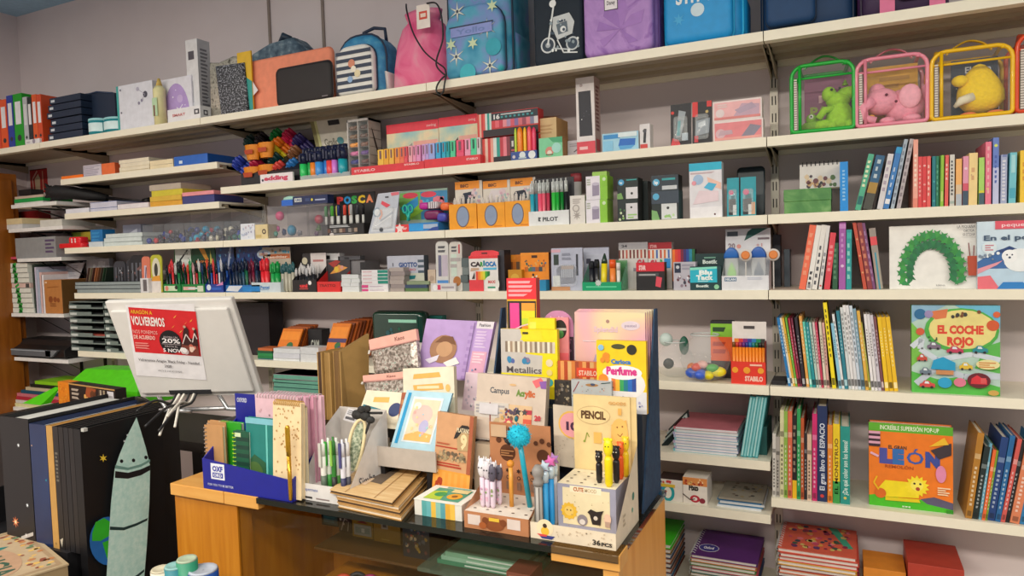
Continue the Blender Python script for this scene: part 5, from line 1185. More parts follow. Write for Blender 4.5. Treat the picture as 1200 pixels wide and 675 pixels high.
# ================================================================ fourth board
# bay A books
rowB=[('coral','#ee6f50',936,949,8,263.5,[('lines',.2,.2,.8,.9,6,'#f09878',1)]),
 ('white','#e9e6e2',944.5,957,6,264,[('lines',.2,.05,.8,.3,3,'#3a3a40',1),('r',.2,.02,.8,.08,'#8a8a90')]),
 ('second white','#e4e0dc',951,963,6.4,263.5,[('lines',.25,.05,.75,.7,6,'#55555c',4)]),
 ('third white','#dcd9d8',959,969,4,264.5,[('e',.5,.06,.3,None,'#d04040'),('lines',.2,.2,.8,.6,4,'#909098',2)]),
 ('red pink','#dd4452',965.5,973,7,272.5,[('lines',.2,.3,.8,.8,5,'#f08a90',5)]),
 ('short dark green','#2a5a3f',975.5,976.5,6,284.5,[('lines',.2,.2,.8,.9,6,'#5a8a6a',3)]),
 ('mauve','#a45aa8',983,983.5,8,260,[('e',.5,.35,.25,None,'#e0c0e0'),('r',0,.9,1,.97,'#c888c8'),('lines',.3,.45,.7,.85,5,'#c890cc',2)]),
 ('teal','#27989a',991.5,992,6.4,269,[('lines',.2,.15,.8,.8,5,'#8ad0c8',4),('r',.1,.85,.9,.95,'#3ab0a8')]),
 ('orange brown','#c4513c',1012,999,4.4,260,[('e',.5,.5,.3,None,'#e0a070'),('e',.5,.25,.3,None,'#e0a070'),('e',.5,.75,.3,None,'#e0a070')]),
 ('dark red','#8f3a40',1017,1004,6,260,[('lines',.2,.1,.8,.9,7,'#c87a60',4)]),
 ('plum','#7d4a78',1023,1010,3.6,260.5,[('lines',.2,.1,.8,.9,7,'#a880a8',4)]),
 ('grey striped','#9a9088',1027.4,1018,8,266.5,[('stripes',.1,.0,.9,.6,['#b0988a','#3a90a8','#a8a090']),('r',0,.72,1,.86,'#e05058')])]
book_row(rowB,.012,Z3,'of the picture books before the green arch cover','picture books on the fourth board',.17)
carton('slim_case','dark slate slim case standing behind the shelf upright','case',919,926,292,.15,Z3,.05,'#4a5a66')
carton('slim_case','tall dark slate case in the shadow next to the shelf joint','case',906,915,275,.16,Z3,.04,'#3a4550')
# cover with a plain green arch of leaves and a red pot
seg=[]
segc=['#1f7a44','#2a8a4a','#17683c','#3a9a44','#226f48','#2f8a3c']
for k in range(34):
 t=PI*(1.08-1.16*k/33)
 for q,(ra,rb) in enumerate(((.255,.47),(.335,.63))):
  cu,cv=.49+ra*math.cos(t+.03*q),.26+rb*math.sin(t+.03*q)*.92
  an=t+PI/2+(.9 if (k+q) % 2 else -.7);L=.088
  du,dv=L*math.cos(an),L*math.sin(an)*1.35;nu,nv=-.034*math.sin(an),.034*math.cos(an)*1.35
  seg.append(('p',[(cu-du,cv-dv),(cu+nu,cv+nv),(cu+du,cv+dv),(cu-nu,cv-nv)],segc[(k*2+q) % 6]))
seg+=[('p',[(.9,.2),(.99,.2),(1,.5),(.89,.5)],'#b5472a'),('l',[(.92,.5),(.905,.7)],.012,'#7a3030'),('l',[(.96,.5),(.965,.66)],.012,'#7a3030'),('t',.78,.93,.2,.04,'LA PEQUEÑA','#4a4a50',.01),('t',.85,.87,.12,.035,'ORUGA','#4a4a50',.01),('t',.84,.81,.14,.035,'GLOTONA','#4a4a50',.01),('t',.54,.04,.1,.03,'kókinos','#6a6a6e',.02)]
front_book('wide white picture book with a large green arch',1042.5,1144.5,263.5,.03,Z3,'#eceae6',seg,.014,.06)
polo=[('r',0,.0,1,.42,'#bcd6ea'),('r',0,.42,1,1,'#cfe2f0'),('p',[(0,.4),(.25,.55),(.5,.62),(.75,.55),(1,.4),(1,.3),(0,.3)],'#3a6aa8'),('p',[(.3,.55),(.5,.63),(.7,.55),(.5,.5)],'#1f3f78'),('p',[(0,0),(.35,0),(.2,.2),(0,.18)],'#e8707c'),('p',[(0,.3),(.4,.42),(.3,.35),(0,.22)],'#e89aa8'),('p',[(.3,.0),(.8,0),(.7,.1),(.4,.1)],'#2a80c8'),('e',.66,.42,.25,.17,'#eef2f4'),('e',.5,.48,.12,None,'#f4f6f8'),('e',.46,.5,.014,None,'#2a3a50'),('e',.54,.5,.014,None,'#2a3a50'),('e',.5,.46,.02,None,'#3a4a60'),('e',.19,.61,.12,None,'#d8e6ee'),('lines',.12,.56,.26,.66,3,'#c07a88',2),('r',.28,.88,1,1,'#e0566a'),('t',.38,.915,.5,.05,'pequeño','#f8dce0',.03),('t',.1,.72,.86,.07,'En el polo','#3f5672',.03),('dots',0,.4,.4,.55,10,.03,['#7a8aa0','#e8eef2'],3)]
front_book('picture book with a white bear on snow under a pink band',1145.5,1222,258.5,.012,Z3,'#cfe2f0',polo,.014,.05)
# bay B
cari=[('r',0,.92,1,1,'#e03a40'),('t',.06,.7,.36,.12,'CA','#3a2a30',.06),('t',.4,.7,.1,.12,'R','#3a9a3a',.06),('t',.5,.72,.06,.13,'I','#2a8a9a',.06),('t',.57,.7,.38,.12,'OCA','#2a7ac0',.06),('p',[(.05,.56),(.35,.6),(.35,.66),(.08,.66)],'#c8a890'),('r',.5,.6,.95,.66,'#5ab8e0'),('r',0,0,.5,.32,'#e4404a'),('stripes',.24,.32,.72,.56,['#e8503a','#f08a30','#f0c030','#d8d840','#4aa83a','#1f7a3a']),('p',[(.1,.35),(.2,.35),(.2,.55)],'#4a3a3a'),('e',.78,.2,.26,None,'#eae6e2'),('t',.66,.22,.24,.08,'MAXI','#d04a4a',.04),('r',.64,.08,.9,.13,'#3a9a7a')]
o=carton('felt_pen_box','white felt pen box with rainbow lettering and red base','carton',550.5,584.5,299.5,.014,Z3,.045,'#e9e4e2',cari,side='#4a464c')
X,wd,h=fit(551,585,293.5,.03,Z3+o['h'])
mb=MB();mb.prism([(-wd/2,0),(wd/2,0),(wd*.5,h*.6),(wd*.3,h),(-wd*.3,h),(-wd*.46,h*.7)],0,.001,'#e2404a');mb.front(-wd/2,wd/2,0,0,h,[('r',.4,.3,.6,.6,'#5a2024')])
ob=mb.build('hang_tab',o);ob.location=(X-o.location.x,.016,o['h'])
carton('dark_box','black and grey slim box beside the felt pen box','box',585.5,592,293,.03,Z3,.05,'#3a3840',side='#2a2a30')
oj=[('r',0,.92,1,1,'#f0942a'),('r',.4,.86,.6,.93,'#4a2a18'),('dots',.1,.55,.95,.82,26,.035,['#5a5a50','#3a6a5a','#b85a1c','#6a7a8a','#e8b060'],4),('stripes',.15,.5,.9,.62,['#c86a1c','#4a7a5a','#5a6a80','#b05a20','#3a4a50','#d88a3a']),('dots',.35,.15,.65,.45,8,.04,['#3a2a24','#f0e0c0'],6),('r',0,0,.2,.1,'#f8a63a')]
carton('craft_wallet','orange wallet of pens with a dotted print, front of the pair','wallet',611,644,296,.05,Z3,.02,'#f08f22',oj,side='#7a3a1c',group='orange pen wallets')
carton('craft_wallet','orange wallet of pens half hidden behind its twin','wallet',596,615,298.5,.085,Z3,.02,'#e8861e',[('stripes',.1,.45,.95,.8,['#8a4a1c','#c8701c','#6a4a30','#e09a3a']),('r',0,.86,.5,1,'#f0942a')],group='orange pen wallets')
carton('yellow_packet','mustard packet low behind the neon sticky notes','packet',596,612,316,.03,Z3,.02,'#c88a1a',[('e',.5,.6,.3,None,'#d8a83a')])
carton('blue_pot','bright blue small pot beside the orange wallets','pot',632,640,328,.012,Z3,.03,'#1f86b4')
card=[('r',.0,.9,.3,.97,'#d8a8b8'),('r',.05,.05,.28,.35,'#d8dcd8'),('r',.08,.6,.24,.85,'#2a3a34'),('stripes',.32,.3,.72,.6,['#b0b4c0','#8a8e9a']*6),('r',.32,.5,.72,.58,'#a89890'),('r',.8,.35,.86,.85,'#2a2c38'),('lines',.35,.7,.75,.9,2,'#8a8ea0',4),('r',0,.0,.6,.09,'#c08a60')]
blister('grey blister card of fine tools beside the orange wallets',646.5,683,290.5,card,'#b4b8cc','grey blister cards',Y=.03,Zs=Z3,dome=(.1,.85,.1,.62),lean=.03,domem=clear('#e8ecf4',.14))
blister('grey blister card half behind the green tray',684,714,290,[('r',.1,.1,.9,.85,'#c0c4d6'),('r',.12,.62,.3,.74,'#4a4a5c'),('lines',.2,.3,.8,.55,3,'#9a9eb4',4)],'#b8bcd0','grey blister cards',Y=.07,Zs=Z3,dome=None,lean=.03)
# green tray of correction pens
X,wd,h=fit(682.5,728,330.5,.006,Z3)
r=thing('green_tray','translucent green tray holding correction pens','tray',(X,.006,Z3))
gt=M('#22b07a',.25,0,.8,.2,0)
mb=MB();mb.box(-wd/2,wd/2,0,.002,0,h,gt);mb.box(-wd/2,wd/2,.07,.072,0,h*3.4,M('#3f9a50',.3,0,.5,0,0));mb.box(-wd/2+.002,wd/2-.002,.002,.07,0,.002,gt)
for s in (-1,1):mb.add([(s*wd/2,.002,0),(s*wd/2,.07,0),(s*wd/2,.07,h*3.3),(s*wd/2,.002,h)],[(0,1,2,3)],gt)
mb.front(-wd/2,wd/2,0,0,h,[('st',.42,.9,.09,.06,8,'#c8d0cc'),('lines',.1,.3,.9,.6,1,'#5ad0a0',2)]);mb.build('tray',r)
for (x0,x1,yt,hx,hc,nm,k) in ((691,697,306,'#20222a','#20222a','black','cap'),(697,703,304,'#2a2a30','#1c1c22','charcoal','cap'),(704,711,297,'#ead818','#1f3a2a','yellow with dark tip','point'),(715,722,304.5,'#f2883c','#ee5a1c','orange','flat'),(723,727.5,308,'#e6e2de','#dedad6','white','flat')):
 Xp,wp,hp_=fit(x0,x1,yt,.03,Z3)
 pen('correction_pen','%s pen standing in the green tray' % nm,'pen',Xp,.03,Z3+.0025,hp_-.002,wp*.5,M(hx,.3,0,1,0,0),M(hc,.3,0,1,0,0),'pens in the green tray',kind=k,capf=.28,ty=.05 if nm[0] == 'y' else 0)
def pencilbox(label,a,b,yt,Y,prims,m,**k):return carton('pencil_box',label,'carton',a,b,yt,Y,Z3,.03,m,prims,**k)
pencilbox('grey carton of colour pencils with zigzag tips',726,760,284,.09,[('r',0,.86,1,1,'#b8b6bc'),('t',.1,.9,.2,.05,'24','#4a4a50',.04),('stripes',0,.66,1,.84,['#6a3a34','#e0d8d0','#8a3a3a','#e0d8d0','#c05a4a','#e0d8d0','#7a2a2a','#e0d8d0']*2),('t',.62,.48,.32,.14,'CA','#c83a50',.06),('r',.5,.38,.98,.45,'#8a8090'),('r',0,.0,.5,.5,'#d8d4d4')],'#d4cfcd')
pencilbox('red topped carton of colour pencils',760.5,788,284,.085,[('r',0,.86,1,1,'#b0202c'),('t',.08,.89,.3,.06,'STAR','#e8b0b0',.04),('stripes',0,.66,1,.84,['#c8433a','#e8e0d8','#d8703a','#e8e0d8','#4a6ab0','#e8e0d8']*2),('t',.08,.48,.34,.14,'CA','#c83a50',.06),('t',.5,.48,.14,.15,'R','#3aa04a',.05),('t',.68,.46,.26,.18,'I','#2a8ad0',.05),('r',.05,.36,.6,.44,'#b8a8c0')],'#dcd6d2')
pencilbox('red and black carton lying in front of the colour pencil cartons',746,779,307.5,.014,[('r',0,.68,1,1,'#d42436'),('t',.1,.74,.25,.15,'STAR','#f4d0d0',.06),('r',0,0,1,.5,'#1c1a1e'),('r',.05,.5,.8,.62,'#4a4a4e'),('p',[(.68,.15),(.86,.1),(.92,.45),(.72,.5)],'#dc4a5c'),('lines',.1,.52,.7,.6,1,'#b0b0b0',2)],'#2a1c20',side='#1e3a2a')
pencilbox('striped carton of felt pens in dark rainbow colours',788.5,815,292,.08,[('stripes',0,.2,1,1,['#e8762a','#e0402a','#d82a3a','#7a1f3a','#3a2a6a','#1f4a9a','#1a8aa8','#1f6a3a'])],'#3a2a4a',side='#15202a')
pencilbox('grey carton of fine pens with a navy badge',789.5,815.5,307,.014,[('r',.06,.62,.34,.96,'#1f2a44'),('e',.2,.82,.08,None,'#c8ccd4'),('dots',.1,.1,.95,.6,20,.07,['#6a3a44','#b0aec0','#3a3a4c','#e0dce4','#8a7a8a'],9),('lines',.4,.7,.95,.95,2,'#9a98a8',6)],'#b9b6c2')
bt=[('r',0,.32,.88,.95,'#1fb4cc'),('p',[(0,.84),(.88,.9),(.88,.98),(0,.95)],'#8ae0c8'),('t',.3,.66,.42,.17,'Blu','#eaf6f4',.06),('t',.2,.44,.56,.18,'Tack','#eaf6f4',.06),('lines',.25,.35,.7,.4,1,'#bfe8e8',3),('t',.2,.13,.42,.1,'Bostik','#e0ece8',.04),('e',.86,.14,.08,None,'#8ac8a0')]
pencilbox('dark teal packet with a bright turquoise band',809,845,312,.012,bt,'#0d3c40')
pencilbox('dark green packet behind the turquoise banded one',815.5,850,297,.06,[('t',.25,.72,.5,.1,'Bostik','#d8e4de',.05),('lines',.3,.85,.7,.92,1,'#6a9a88',2)],'#0e3436')
# Milan display
X,wd,h=fit(846,901,323,.008,Z3)
r=thing('eraser_display','white counter display of blue capped erasers and sharpeners','display stand',(X,.008,Z3))
hb=fit(849,901,268,.07,Z3)[2]
mb=MB();wt=M('#dfe0e6',.4);mb.box(-wd/2,wd/2,0,.002,0,h,wt);mb.box(-wd/2+.002,wd/2,.066,.069,0,hb,wt);mb.box(-wd/2+.002,wd/2-.002,.002,.066,0,.002,wt)
for s in (-1,1):mb.add([(s*wd/2,.002,0),(s*wd/2,.066,0),(s*wd/2,.066,hb*.55),(s*wd/2,.002,h)],[(0,1,2,3)],wt)
mb.front(-wd/2,wd/2,0,0,h,[('r',.06,.62,.32,.88,'#5a7a9a'),('t',.08,.68,.22,.14,'MILAN','#e0e6ec',.04),('lines',.55,.7,.95,.9,2,'#c0c4d4',3)])
mb.front(-wd/2+.002,wd/2,.066,0,hb,[('r',.04,.88,.28,.96,'#55606a'),('p',[(.42,.8),(.95,1),(.6,1),(.5,.95)],'#1f5a54'),('lines',.72,.8,.98,.86,1,'#7a6a74',2),('t',.06,.68,.16,.08,'20','#9a8a94',.05),('e',.3,.71,.05,None,'#e09a90'),('t',.68,.7,.14,.05,'+1','#c89aa0',.03)])
mb.build('stand',r)
for k,(x0,x1,yt_,body,cap,nm) in enumerate(((850,866,291,'#8ee02a','#1f66b8','lime green'),(881,898,290,'#3a4f70','#1f5ab0','navy striped'))):
 Xp,wp,hp_=fit(x0,x1,yt_,.03,Z3)
 rr=thing('eraser_pack','%s eraser pack with blue domed top in the white display' % nm,'eraser',(Xp,.02,Z3+.0025),group='eraser packs')
 m=MB();m.puff(rrect(wp,hp_*.8,.006),0,.02,clear('#eef2f4',.35),.004);m.puff([(-wp*.3,hp_*.1),(wp*.3,hp_*.1),(wp*.32,hp_*.4),(0,hp_*.66),(-wp*.32,hp_*.4)],.004,.016,M(body,.4),.004);m.build('body',rr)
 m=MB();m.puff([(wp*.56*math.cos(t),hp_*.74+hp_*.26*math.sin(t)) for t in [PI*j/12 for j in range(13)]],-.003,.022,M(cap,.3,0,1,.3,0),.005);m.build('lid',rr)
for k,(x,y) in enumerate(((874,299),(904.5,298.5))):
 p=onY(x,y,.016);
 mb=MB();mb.T=Matrix.Translation((0,0,.018)) @ Matrix.Rotation(PI/2,4,'X');mb.lathe([(.0165,0),(.0165,.004)],'#e2dad4',20);mb.lathe([(.012,.0041),(.009,.0042)],'#e08440',16);mb.T=Matrix.Identity(4)
 mb.box(-.0015,.0015,.0,.003,-(p.z-Z3)+.022 if k == 0 else -(p.z-Z3)+.02,.004,'#c8c4c0')
 tag(mb.build('price_badge',None,(p.x if k == 0 else 0.012,.012 if k == 0 else .02,p.z-.018)),('round white price badge with orange print between the eraser packs','round white price badge with orange print at the shelf joint')[k],'badge')
# bay C fourth board
def pen_display(name,label,xl,xr,yt,yfront,base,back,bprims,fprims,pens,grp,nm,Y=.008,dp=.06,side=None):
 X,wd,h=fit(xl,xr,yfront,Y,Z3)
 hb=fit(xl,xr,yt,Y+dp,Z3)[2]
 r=thing(name,label,'display stand',(X,Y,Z3))
 mb=MB();mb.box(-wd/2,wd/2,0,.002,0,h,base);mb.box(-wd/2,wd/2,dp,dp+.002,0,hb,back);mb.box(-wd/2+.002,wd/2-.002,.002,dp,0,.002,base)
 for s in (-1,1):mb.add([(s*(wd/2-.0005),.002,0),(s*(wd/2-.0005),dp,0),(s*(wd/2-.0005),dp,h+(hb-h)*.5),(s*(wd/2-.0005),.002,h)],[(0,1,2,3)],side or base)
 mb.front(-wd/2,wd/2,dp,0,hb,bprims);mb.front(-wd/2,wd/2,0,0,h,fprims);mb.build('stand',r)
 pens=[q for p_ in zip(pens,pens[2:]+pens[:2]) for q in p_];n_=len(pens)
 for k,(bx,cx) in enumerate(pens):
  pen('ballpoint_pen','ballpoint in the %s, %s pen along' % (nm,ORD[k]),'pen',X-wd*.44+wd*.88*(k+.5)/n_,Y+.012+.022*(k % 2),Z3+.0025,hb*(.6+.04*((k*5) % 3)+.06*(k % 2)),min(.0042,wd*.42/n_),M(bx,.3,0,1,0,0),M(cx,.3,0,1,0,0),grp,kind='click',capf=.35,tx=.04*(k % 2),n=7)
 return X,wd,h,hb
GR=M('#13803f',.4)
pen_display('pen_display','green pen display with a white diagonal pen poster',192,212,291,333,GR,GR,[('r',.05,.55,.98,.98,'#dce2de'),('l',[(.1,.6),(.8,.95)],.07,'#20242a'),('dots',.1,.55,.95,.95,10,.04,['#3a5a48','#a0b0a8'],2)],[('r',.05,.2,.8,.8,'#cfe0c0'),('e',.75,.6,.08,None,'#2a2a2a'),('e',.2,.5,.1,None,'#e08a7a')],
   [('#1c2c26','#1a2a30'),('#182840','#e03a40'),('#d8303a','#e8404a'),('#1e2a2a','#d8d8d8'),('#1a7a44','#1a2a30')],'ballpoints in the green displays','green display with white poster')
pen_display('pen_display','green pen display with an orange arrow poster',213,240,291,333,GR,GR,[('r',.0,.5,1,1,'#174f38'),('p',[(.3,1),(.55,.98),(.75,.7),(.6,.7)],'#e0a040'),('r',.12,.64,.78,.73,'#1a1a1a'),('t',.18,.66,.54,.05,'PROMO','#e08a3a',.03),('p',[(.78,.6),(.9,.65),(.8,.95)],'#c8c060')],[('r',.08,.3,.6,.7,'#e0b0a8'),('r',.7,.1,.95,.8,'#d0d8c0'),('r',.3,.4,.7,.6,'#d8e0e0')],
   [('#1a2a2a','#1c2c30'),('#c83a3a','#e8503a'),('#1a7a48','#3aa060'),('#e8b0b8','#e0a8b0'),('#c02a34','#202028'),('#1f8a50','#d8d8d8'),('#20304a','#204070')],'ballpoints in the green displays','green display with arrow poster')
BL=M('#1a3f98',.4)
pen_display('pen_display','blue pen display by the shelf joint',241,262,290,333,BL,M('#15386a',.4),[('dots',.05,.5,.95,.98,16,.05,['#2a6aa8','#1a2a58','#3a8ab8','#8ab0c8'],6),('p',[(.6,.5),(.7,.5),(.9,1),(.8,1)],'#a8b0c8')],[('e',.2,.6,.12,None,'#d8e4f4'),('r',.35,.3,.9,.6,'#2a60c0'),('p',[(.6,.8),(1,1.3),(1,.9)],'#d88ac0')],
   [('#1a2438','#20304a'),('#2a5ab0','#1a2a4a'),('#d8303a','#e84a4a'),('#c83038','#20242c'),('#d8e0e8','#4a7ab8'),('#2a3a58','#d8d8e0')],'ballpoints in the blue displays','blue display by the joint')
pen_display('pen_display','dark blue pen display with scalloped poster beyond the joint',265,305,288,334,M('#1a6ab0',.4),M('#12306a',.4),[('dots',.02,.5,.98,.98,30,.04,['#1f5a9a','#173a78','#2a78b0','#0f2450'],8),('e',.82,.8,.2,.1,'#b8c8d8'),('t',.7,.77,.24,.06,'INKJOY','#e09a6a',.03)],[('p',[(0,.2),(.35,.1),(.5,.9),(.1,.9)],'#d8dce4'),('r',.5,.1,1,.8,'#1f80c8')],
   [('#15203a','#1a2a58'),('#1a2a4a','#202a40'),('#20304a','#17244a'),('#1f3a50','#1c2840'),('#24506a','#182848'),('#1a6a4a','#1c2a44'),('#4a1a34','#581a38'),('#7a1a38','#8a2040'),('#203a58','#1a2a4a')],'ballpoints in the blue displays','dark blue display beyond the joint')
X,wd,h,hb=pen_display('pen_display','white display of red and green highlighter pens',295,329,290,331,M('#c8d4dc',.4),M('#b9b4ac',.4),[('r',0,.6,1,1,'#b8ac9c'),('r',.05,.74,.98,.84,'#c86a3a'),('t',.1,.755,.8,.05,'Staedtler','#e8d8c8',.03),('dots',.3,.84,.98,.98,10,.04,['#3a7aa0','#4a9ab8','#9a7a5a'],4)],[('t',.32,.35,.3,.3,'Pentel','#3a7ac0',.03),('lines',.3,.2,.6,.3,1,'#7aa0c8',2)],[],'pens in the white display','white display')
for k,(x0,x1,yt_,hx,nm) in enumerate(((308.5,312.5,303,'#e02a36','red'),(313,317.5,302,'#ea3440','bright red'),(320,324,307,'#2aa858','green'),(325,330,306,'#189a48','bright green'))):
 Xp,wp,hp_=fit(x0,x1,yt_,.03,Z3)
 pen('rollerball_pen','%s fat pen standing in the white display' % nm,'pen',Xp,.026,Z3+.0025,hp_-.003,wp*.52,M(hx,.3,0,1,0,0),M(hx,.3,0,1,0,0),'pens in the white display',kind='click',capf=.4)
for k in range(4):
 Xp,wp,hp_=fit(331+k*4,334.4+k*4,317-(k % 2)*2,.03,Z3)
 pen('rollerball_pen','grey barrelled pen with teal grip past the white display, %s of four' % ORD[k],'pen',Xp,.03,Z3+.0005,hp_*1.3,wp*.5,M('#b8b4a4',.35,0,1,0,0),M('#3a6a70',.3,0,1,0,0),'grey pens by the white display',kind='click',capf=.35)
X,wd,h,hb=pen_display('pen_display','black pen display with small red letters',343,371,297,328,M('#1b181c',.4),M('#2a282c',.4),[('r',.35,.3,1,1,'#d8d0d0'),('lines',.45,.75,.9,.85,1,'#b87a78',2),('e',.1,.8,.12,None,'#c8c0a8')],[('t',.32,.38,.32,.28,'uni','#e0383c',.06),('e',.74,.75,.07,None,'#e8e4e4'),('r',.3,.22,.66,.3,'#c84a48')],[('#1a1a20','#e8e6e6'),('#20202a','#dedcdc'),('#15151c','#e4e2e2'),('#20242e','#dcdce0'),('#1a1a22','#e8e4e4'),('#1c1c24','#d8d8dc')],'black and white pens in the black display','black display with red letters')
X,wd,h,hb=pen_display('pen_display','red pen display with a dark flame poster',372,399,305,330,M('#dc2c2c',.4),M('#3a383c',.4),[('p',[(.1,.55),(.5,.85),(.9,.75),(.5,.6)],'#e09a4a'),('p',[(.05,.9),(.4,1),(.6,.95),(.3,.75)],'#a83a34'),('e',.4,.7,.1,None,'#e8c040'),('e',.65,.76,.07,None,'#d89a8a')],[('t',.1,.5,.7,.25,'TRATTO','#8a1a1a',.03)],[],'pens','red display')
for k in range(2):
 carton('white_box',('slim white box on its side above the red pen display','slim white and black box beyond the red pen display')[k],'box',(376,396)[k],(398,422)[k],(297,300)[k],.09,Z3+fit(380,420,305,.09,Z3)[2],.03,'#e4e2e4' if k == 0 else '#5a5a60',[('r',.3,.2,.5,.7,'#2a2a30')])
carton('grey_carton','dark grey carton carrying slim white boxes','carton',374,429,306,.075,Z3,.09,'#6d6a6e',[('r',.55,0,.98,.98,'#7a787c'),('r',.9,.6,1,.95,'#26262a')])
for col,(a,b) in enumerate(((400,410.5),(411,421))):
 ys=[335.5,331,326.5,321.5]
 slab_stack('eraser_box',['flat white eraser box in the %s low pile, %s from the bottom' % (('first','second')[col],ORD[k]) for k in range(4)],'box',a,b,ys,.01,Z3,.05,['#dfe3e2','#e6e4e8','#d4dcd8'],'flat white eraser boxes',edge='#dcdfe2',seed=col)
ys=[336,331,326.5,322,317.5,313]
stk=slab_stack('eraser_carton',['white eraser carton with %s end, %s from the bottom of its pile' % ('pink' if k < 2 else 'teal',ORD[k]) for k in range(6)],'carton',424.5,455,[338,333,328.5,324.5,320.5,316],.01,Z3,.055,['#ece8ec'],'white eraser cartons',edge='#e9e6ea',jitter=.001)
for k,o in enumerate(stk):
 me=o.data;xs=[v.co.x for v in me.vertices];zs=[v.co.z for v in me.vertices];wd=max(xs)-min(xs);hz=max(zs)
 mb=MB();
 if k < 2:mb.front(-wd/2,wd/2,-.0006,0,hz,[('r',.0,.15,.25,.85,'#d84a8a'),('lines',.3,.3,.9,.7,1,'#c8b8c8',k)])
 else:mb.front(-wd/2,wd/2,-.0006,0,hz,[('r',.62,.1,1,.9,'#1f8a7a'),('r',.05,.35,.4,.6,'#d8b0b8')])
 mb.build('print',o)
carton('crayon_box','grey tin of crayons with navy lettering','carton',455,498,299.5,.05,Z3,.03,'#b9bccb',[('t',.32,.68,.5,.12,'GIOTTO','#2f4f8a',.05),('t',.38,.57,.4,.06,'TURBO','#c06a78',.03),('r',.15,.7,.17,.8,'#4a4a58'),('stripes',.84,.5,1,.95,['#4a5a6a','#b9bccb']*3,False),('r',.45,.05,1,.5,'#c9cabc'),('p',[(.48,.3),(.75,.34),(.78,.44),(.5,.42)],'#1f7a80')],side='#5a6470')
slab_stack('eraser_box',['speckled eraser slab in the pile before the crayon tin, %s from the bottom' % ORD[k] for k in range(6)],'box',457.5,474,[337.5,333,328,323,318,313.5],.012,Z3,.04,['#a89c98','#988c8c','#b0a4a0'],'speckled eraser slabs',seed=3)
slab_stack('pencil_tin',['flat green and navy pencil tin before the crayon tin, %s from the bottom' % ORD[k] for k in range(3)],'tin',475.5,501.5,[337.5,333.5,329.5],.008,Z3,.04,['#5a7a4a','#3a4a6a','#8a9a7a'],'flat pencil tins',seed=4)
def glue_card(label,xl,xr,yt,Y,prims,m,dz=0.):
 X,wd,h=fit(xl,xr,yt,Y,Z3)
 mb=MB();mb.prism(rrect(wd,h,.006,4,tops=wd*.3),0,.004,m);mb.front(-wd/2,wd/2,0,0,h,prims)
 tag(mb.build('glue_card',None,(X,Y,Z3),(-.03,0,0)),label,'blister pack','rounded glue blister cards')
glue_card('rounded white blister card with a slate tube and blue foot',511.5,526,282.5,.016,[('r',.2,.3,.45,.72,'#6a6a88'),('r',.5,.3,.95,.72,'#c0b4c4'),('r',.1,.04,.98,.22,'#4a88c8'),('lines',.2,.76,.9,.92,2,'#5a5a60',3)],'#d2d0ce')
glue_card('rounded white blister card with a brown foot',527,542,283,.02,[('r',.15,.3,.6,.75,'#c8d8cc'),('e',.6,.2,.3,.1,'#b07038'),('lines',.2,.78,.7,.92,2,'#5a5a60',3),('r',.75,.76,.85,.94,'#c83a48'),('lines',.1,.45,.9,.7,2,'#b0a8a8',2)],'#cfcac4')
carton('glue_box','small white glue carton lying before the rounded cards','carton',505,534,332,.006,Z3,.01,'#d8d4d4',[('e',.18,.5,.1,None,'#f0eeee'),('r',.28,.2,.4,.8,'#d8406a'),('lines',.45,.3,.95,.7,1,'#a8a0a8',2)])
slab_stack('grey_pad',['grey wire pad in the pile past the rounded cards, %s from the bottom' % ORD[k] for k in range(4)],'pad',541,549.5,[331,322,313,302],.02,Z3,.04,['#7a8484','#5a6668'],'grey pads',seed=6)
carton('skin_card','beige blister card low beside the rounded cards','card',502,511,316,.02,Z3,.01,'#c8b4a0',[('e',.5,.6,.3,None,'#b09a88')])
# bay D fourth board: note blisters, paper swatches, magazines
for k,(xl,xr,yt,m) in enumerate(((134,148,306,'#3c3f48'),(149,159,304,'#33363e'),(152,172,299,'#25282e'))):
 glue_card(('dark blister of pens with silver print, first of the three','narrow dark blister of pens, middle of the three','taller black blister of pens, last of the three')[k],xl,xr,yt,.05-.012*k,[('stripes',.15,.1,.85,.8,['#5a5e68','#1c1e24']*3),('dots',.1,.3,.9,.75,12,.06,['#a8acb4','#7a5a5a','#1c1e24'],k)],m)
glue_card('long salmon blister card with a navy pen',167,176.5,300.5,.02,[('r',.3,.2,.6,.75,'#c8b8c8'),('l',[(.4,.2),(.55,.7)],.1,'#2a2a50'),('e',.45,.3,.12,None,'#4a6ac0')],'#d87a62')
glue_card('rounded yellow blister card with a black figure pen',177,190.5,298.5,.024,[('e',.5,.62,.36,.3,'#d8d4c0'),('e',.5,.6,.16,.18,'#3a3a34'),('r',.1,.0,.9,.3,'#e0d8d4'),('p',[(.1,.3),(.9,.3),(.8,.45),(.2,.42)],'#e09a3a')],'#b8b83a')
carton('grey_case','small white carton with a grey window before the long blister cards','carton',165,174.5,326,.008,Z3,.02,'#d8d6da',[('r',.35,.1,.8,.9,'#6a6468')])
slab_stack('ring_binder_sheets',['white edged dark folder in the low pile under the blister cards, %s from the bottom' % ORD[k] for k in range(3)],'folder',88.5,164,[338.5,334,330],.01,Z3,.13,['#2c3a40','#354048'],'dark folders in the low pile',edge='#8f9a9c',seed=2)
cols_=['#6a5048','#9a8a70','#5a3a34','#c07a50','#8a5a40','#5a4a40','#34503a','#2a3a30']
for k,hx in enumerate(cols_):
 p=onY(97+k*3.1,330,.06+.0*k)
 mb=MB();mb.box(0,.003,0,.1,0,.085,hx)
 tag(mb.build('paper_swatch',None,(p.x,.07,Z3+.03),(0,.33,0)),'%s paper swatch, %s of the leaning swatches' % (('grey brown','khaki','dark brown','tan','chestnut','umber','green','dark green')[k],ORD[k]),'paper swatch','leaning paper swatches')

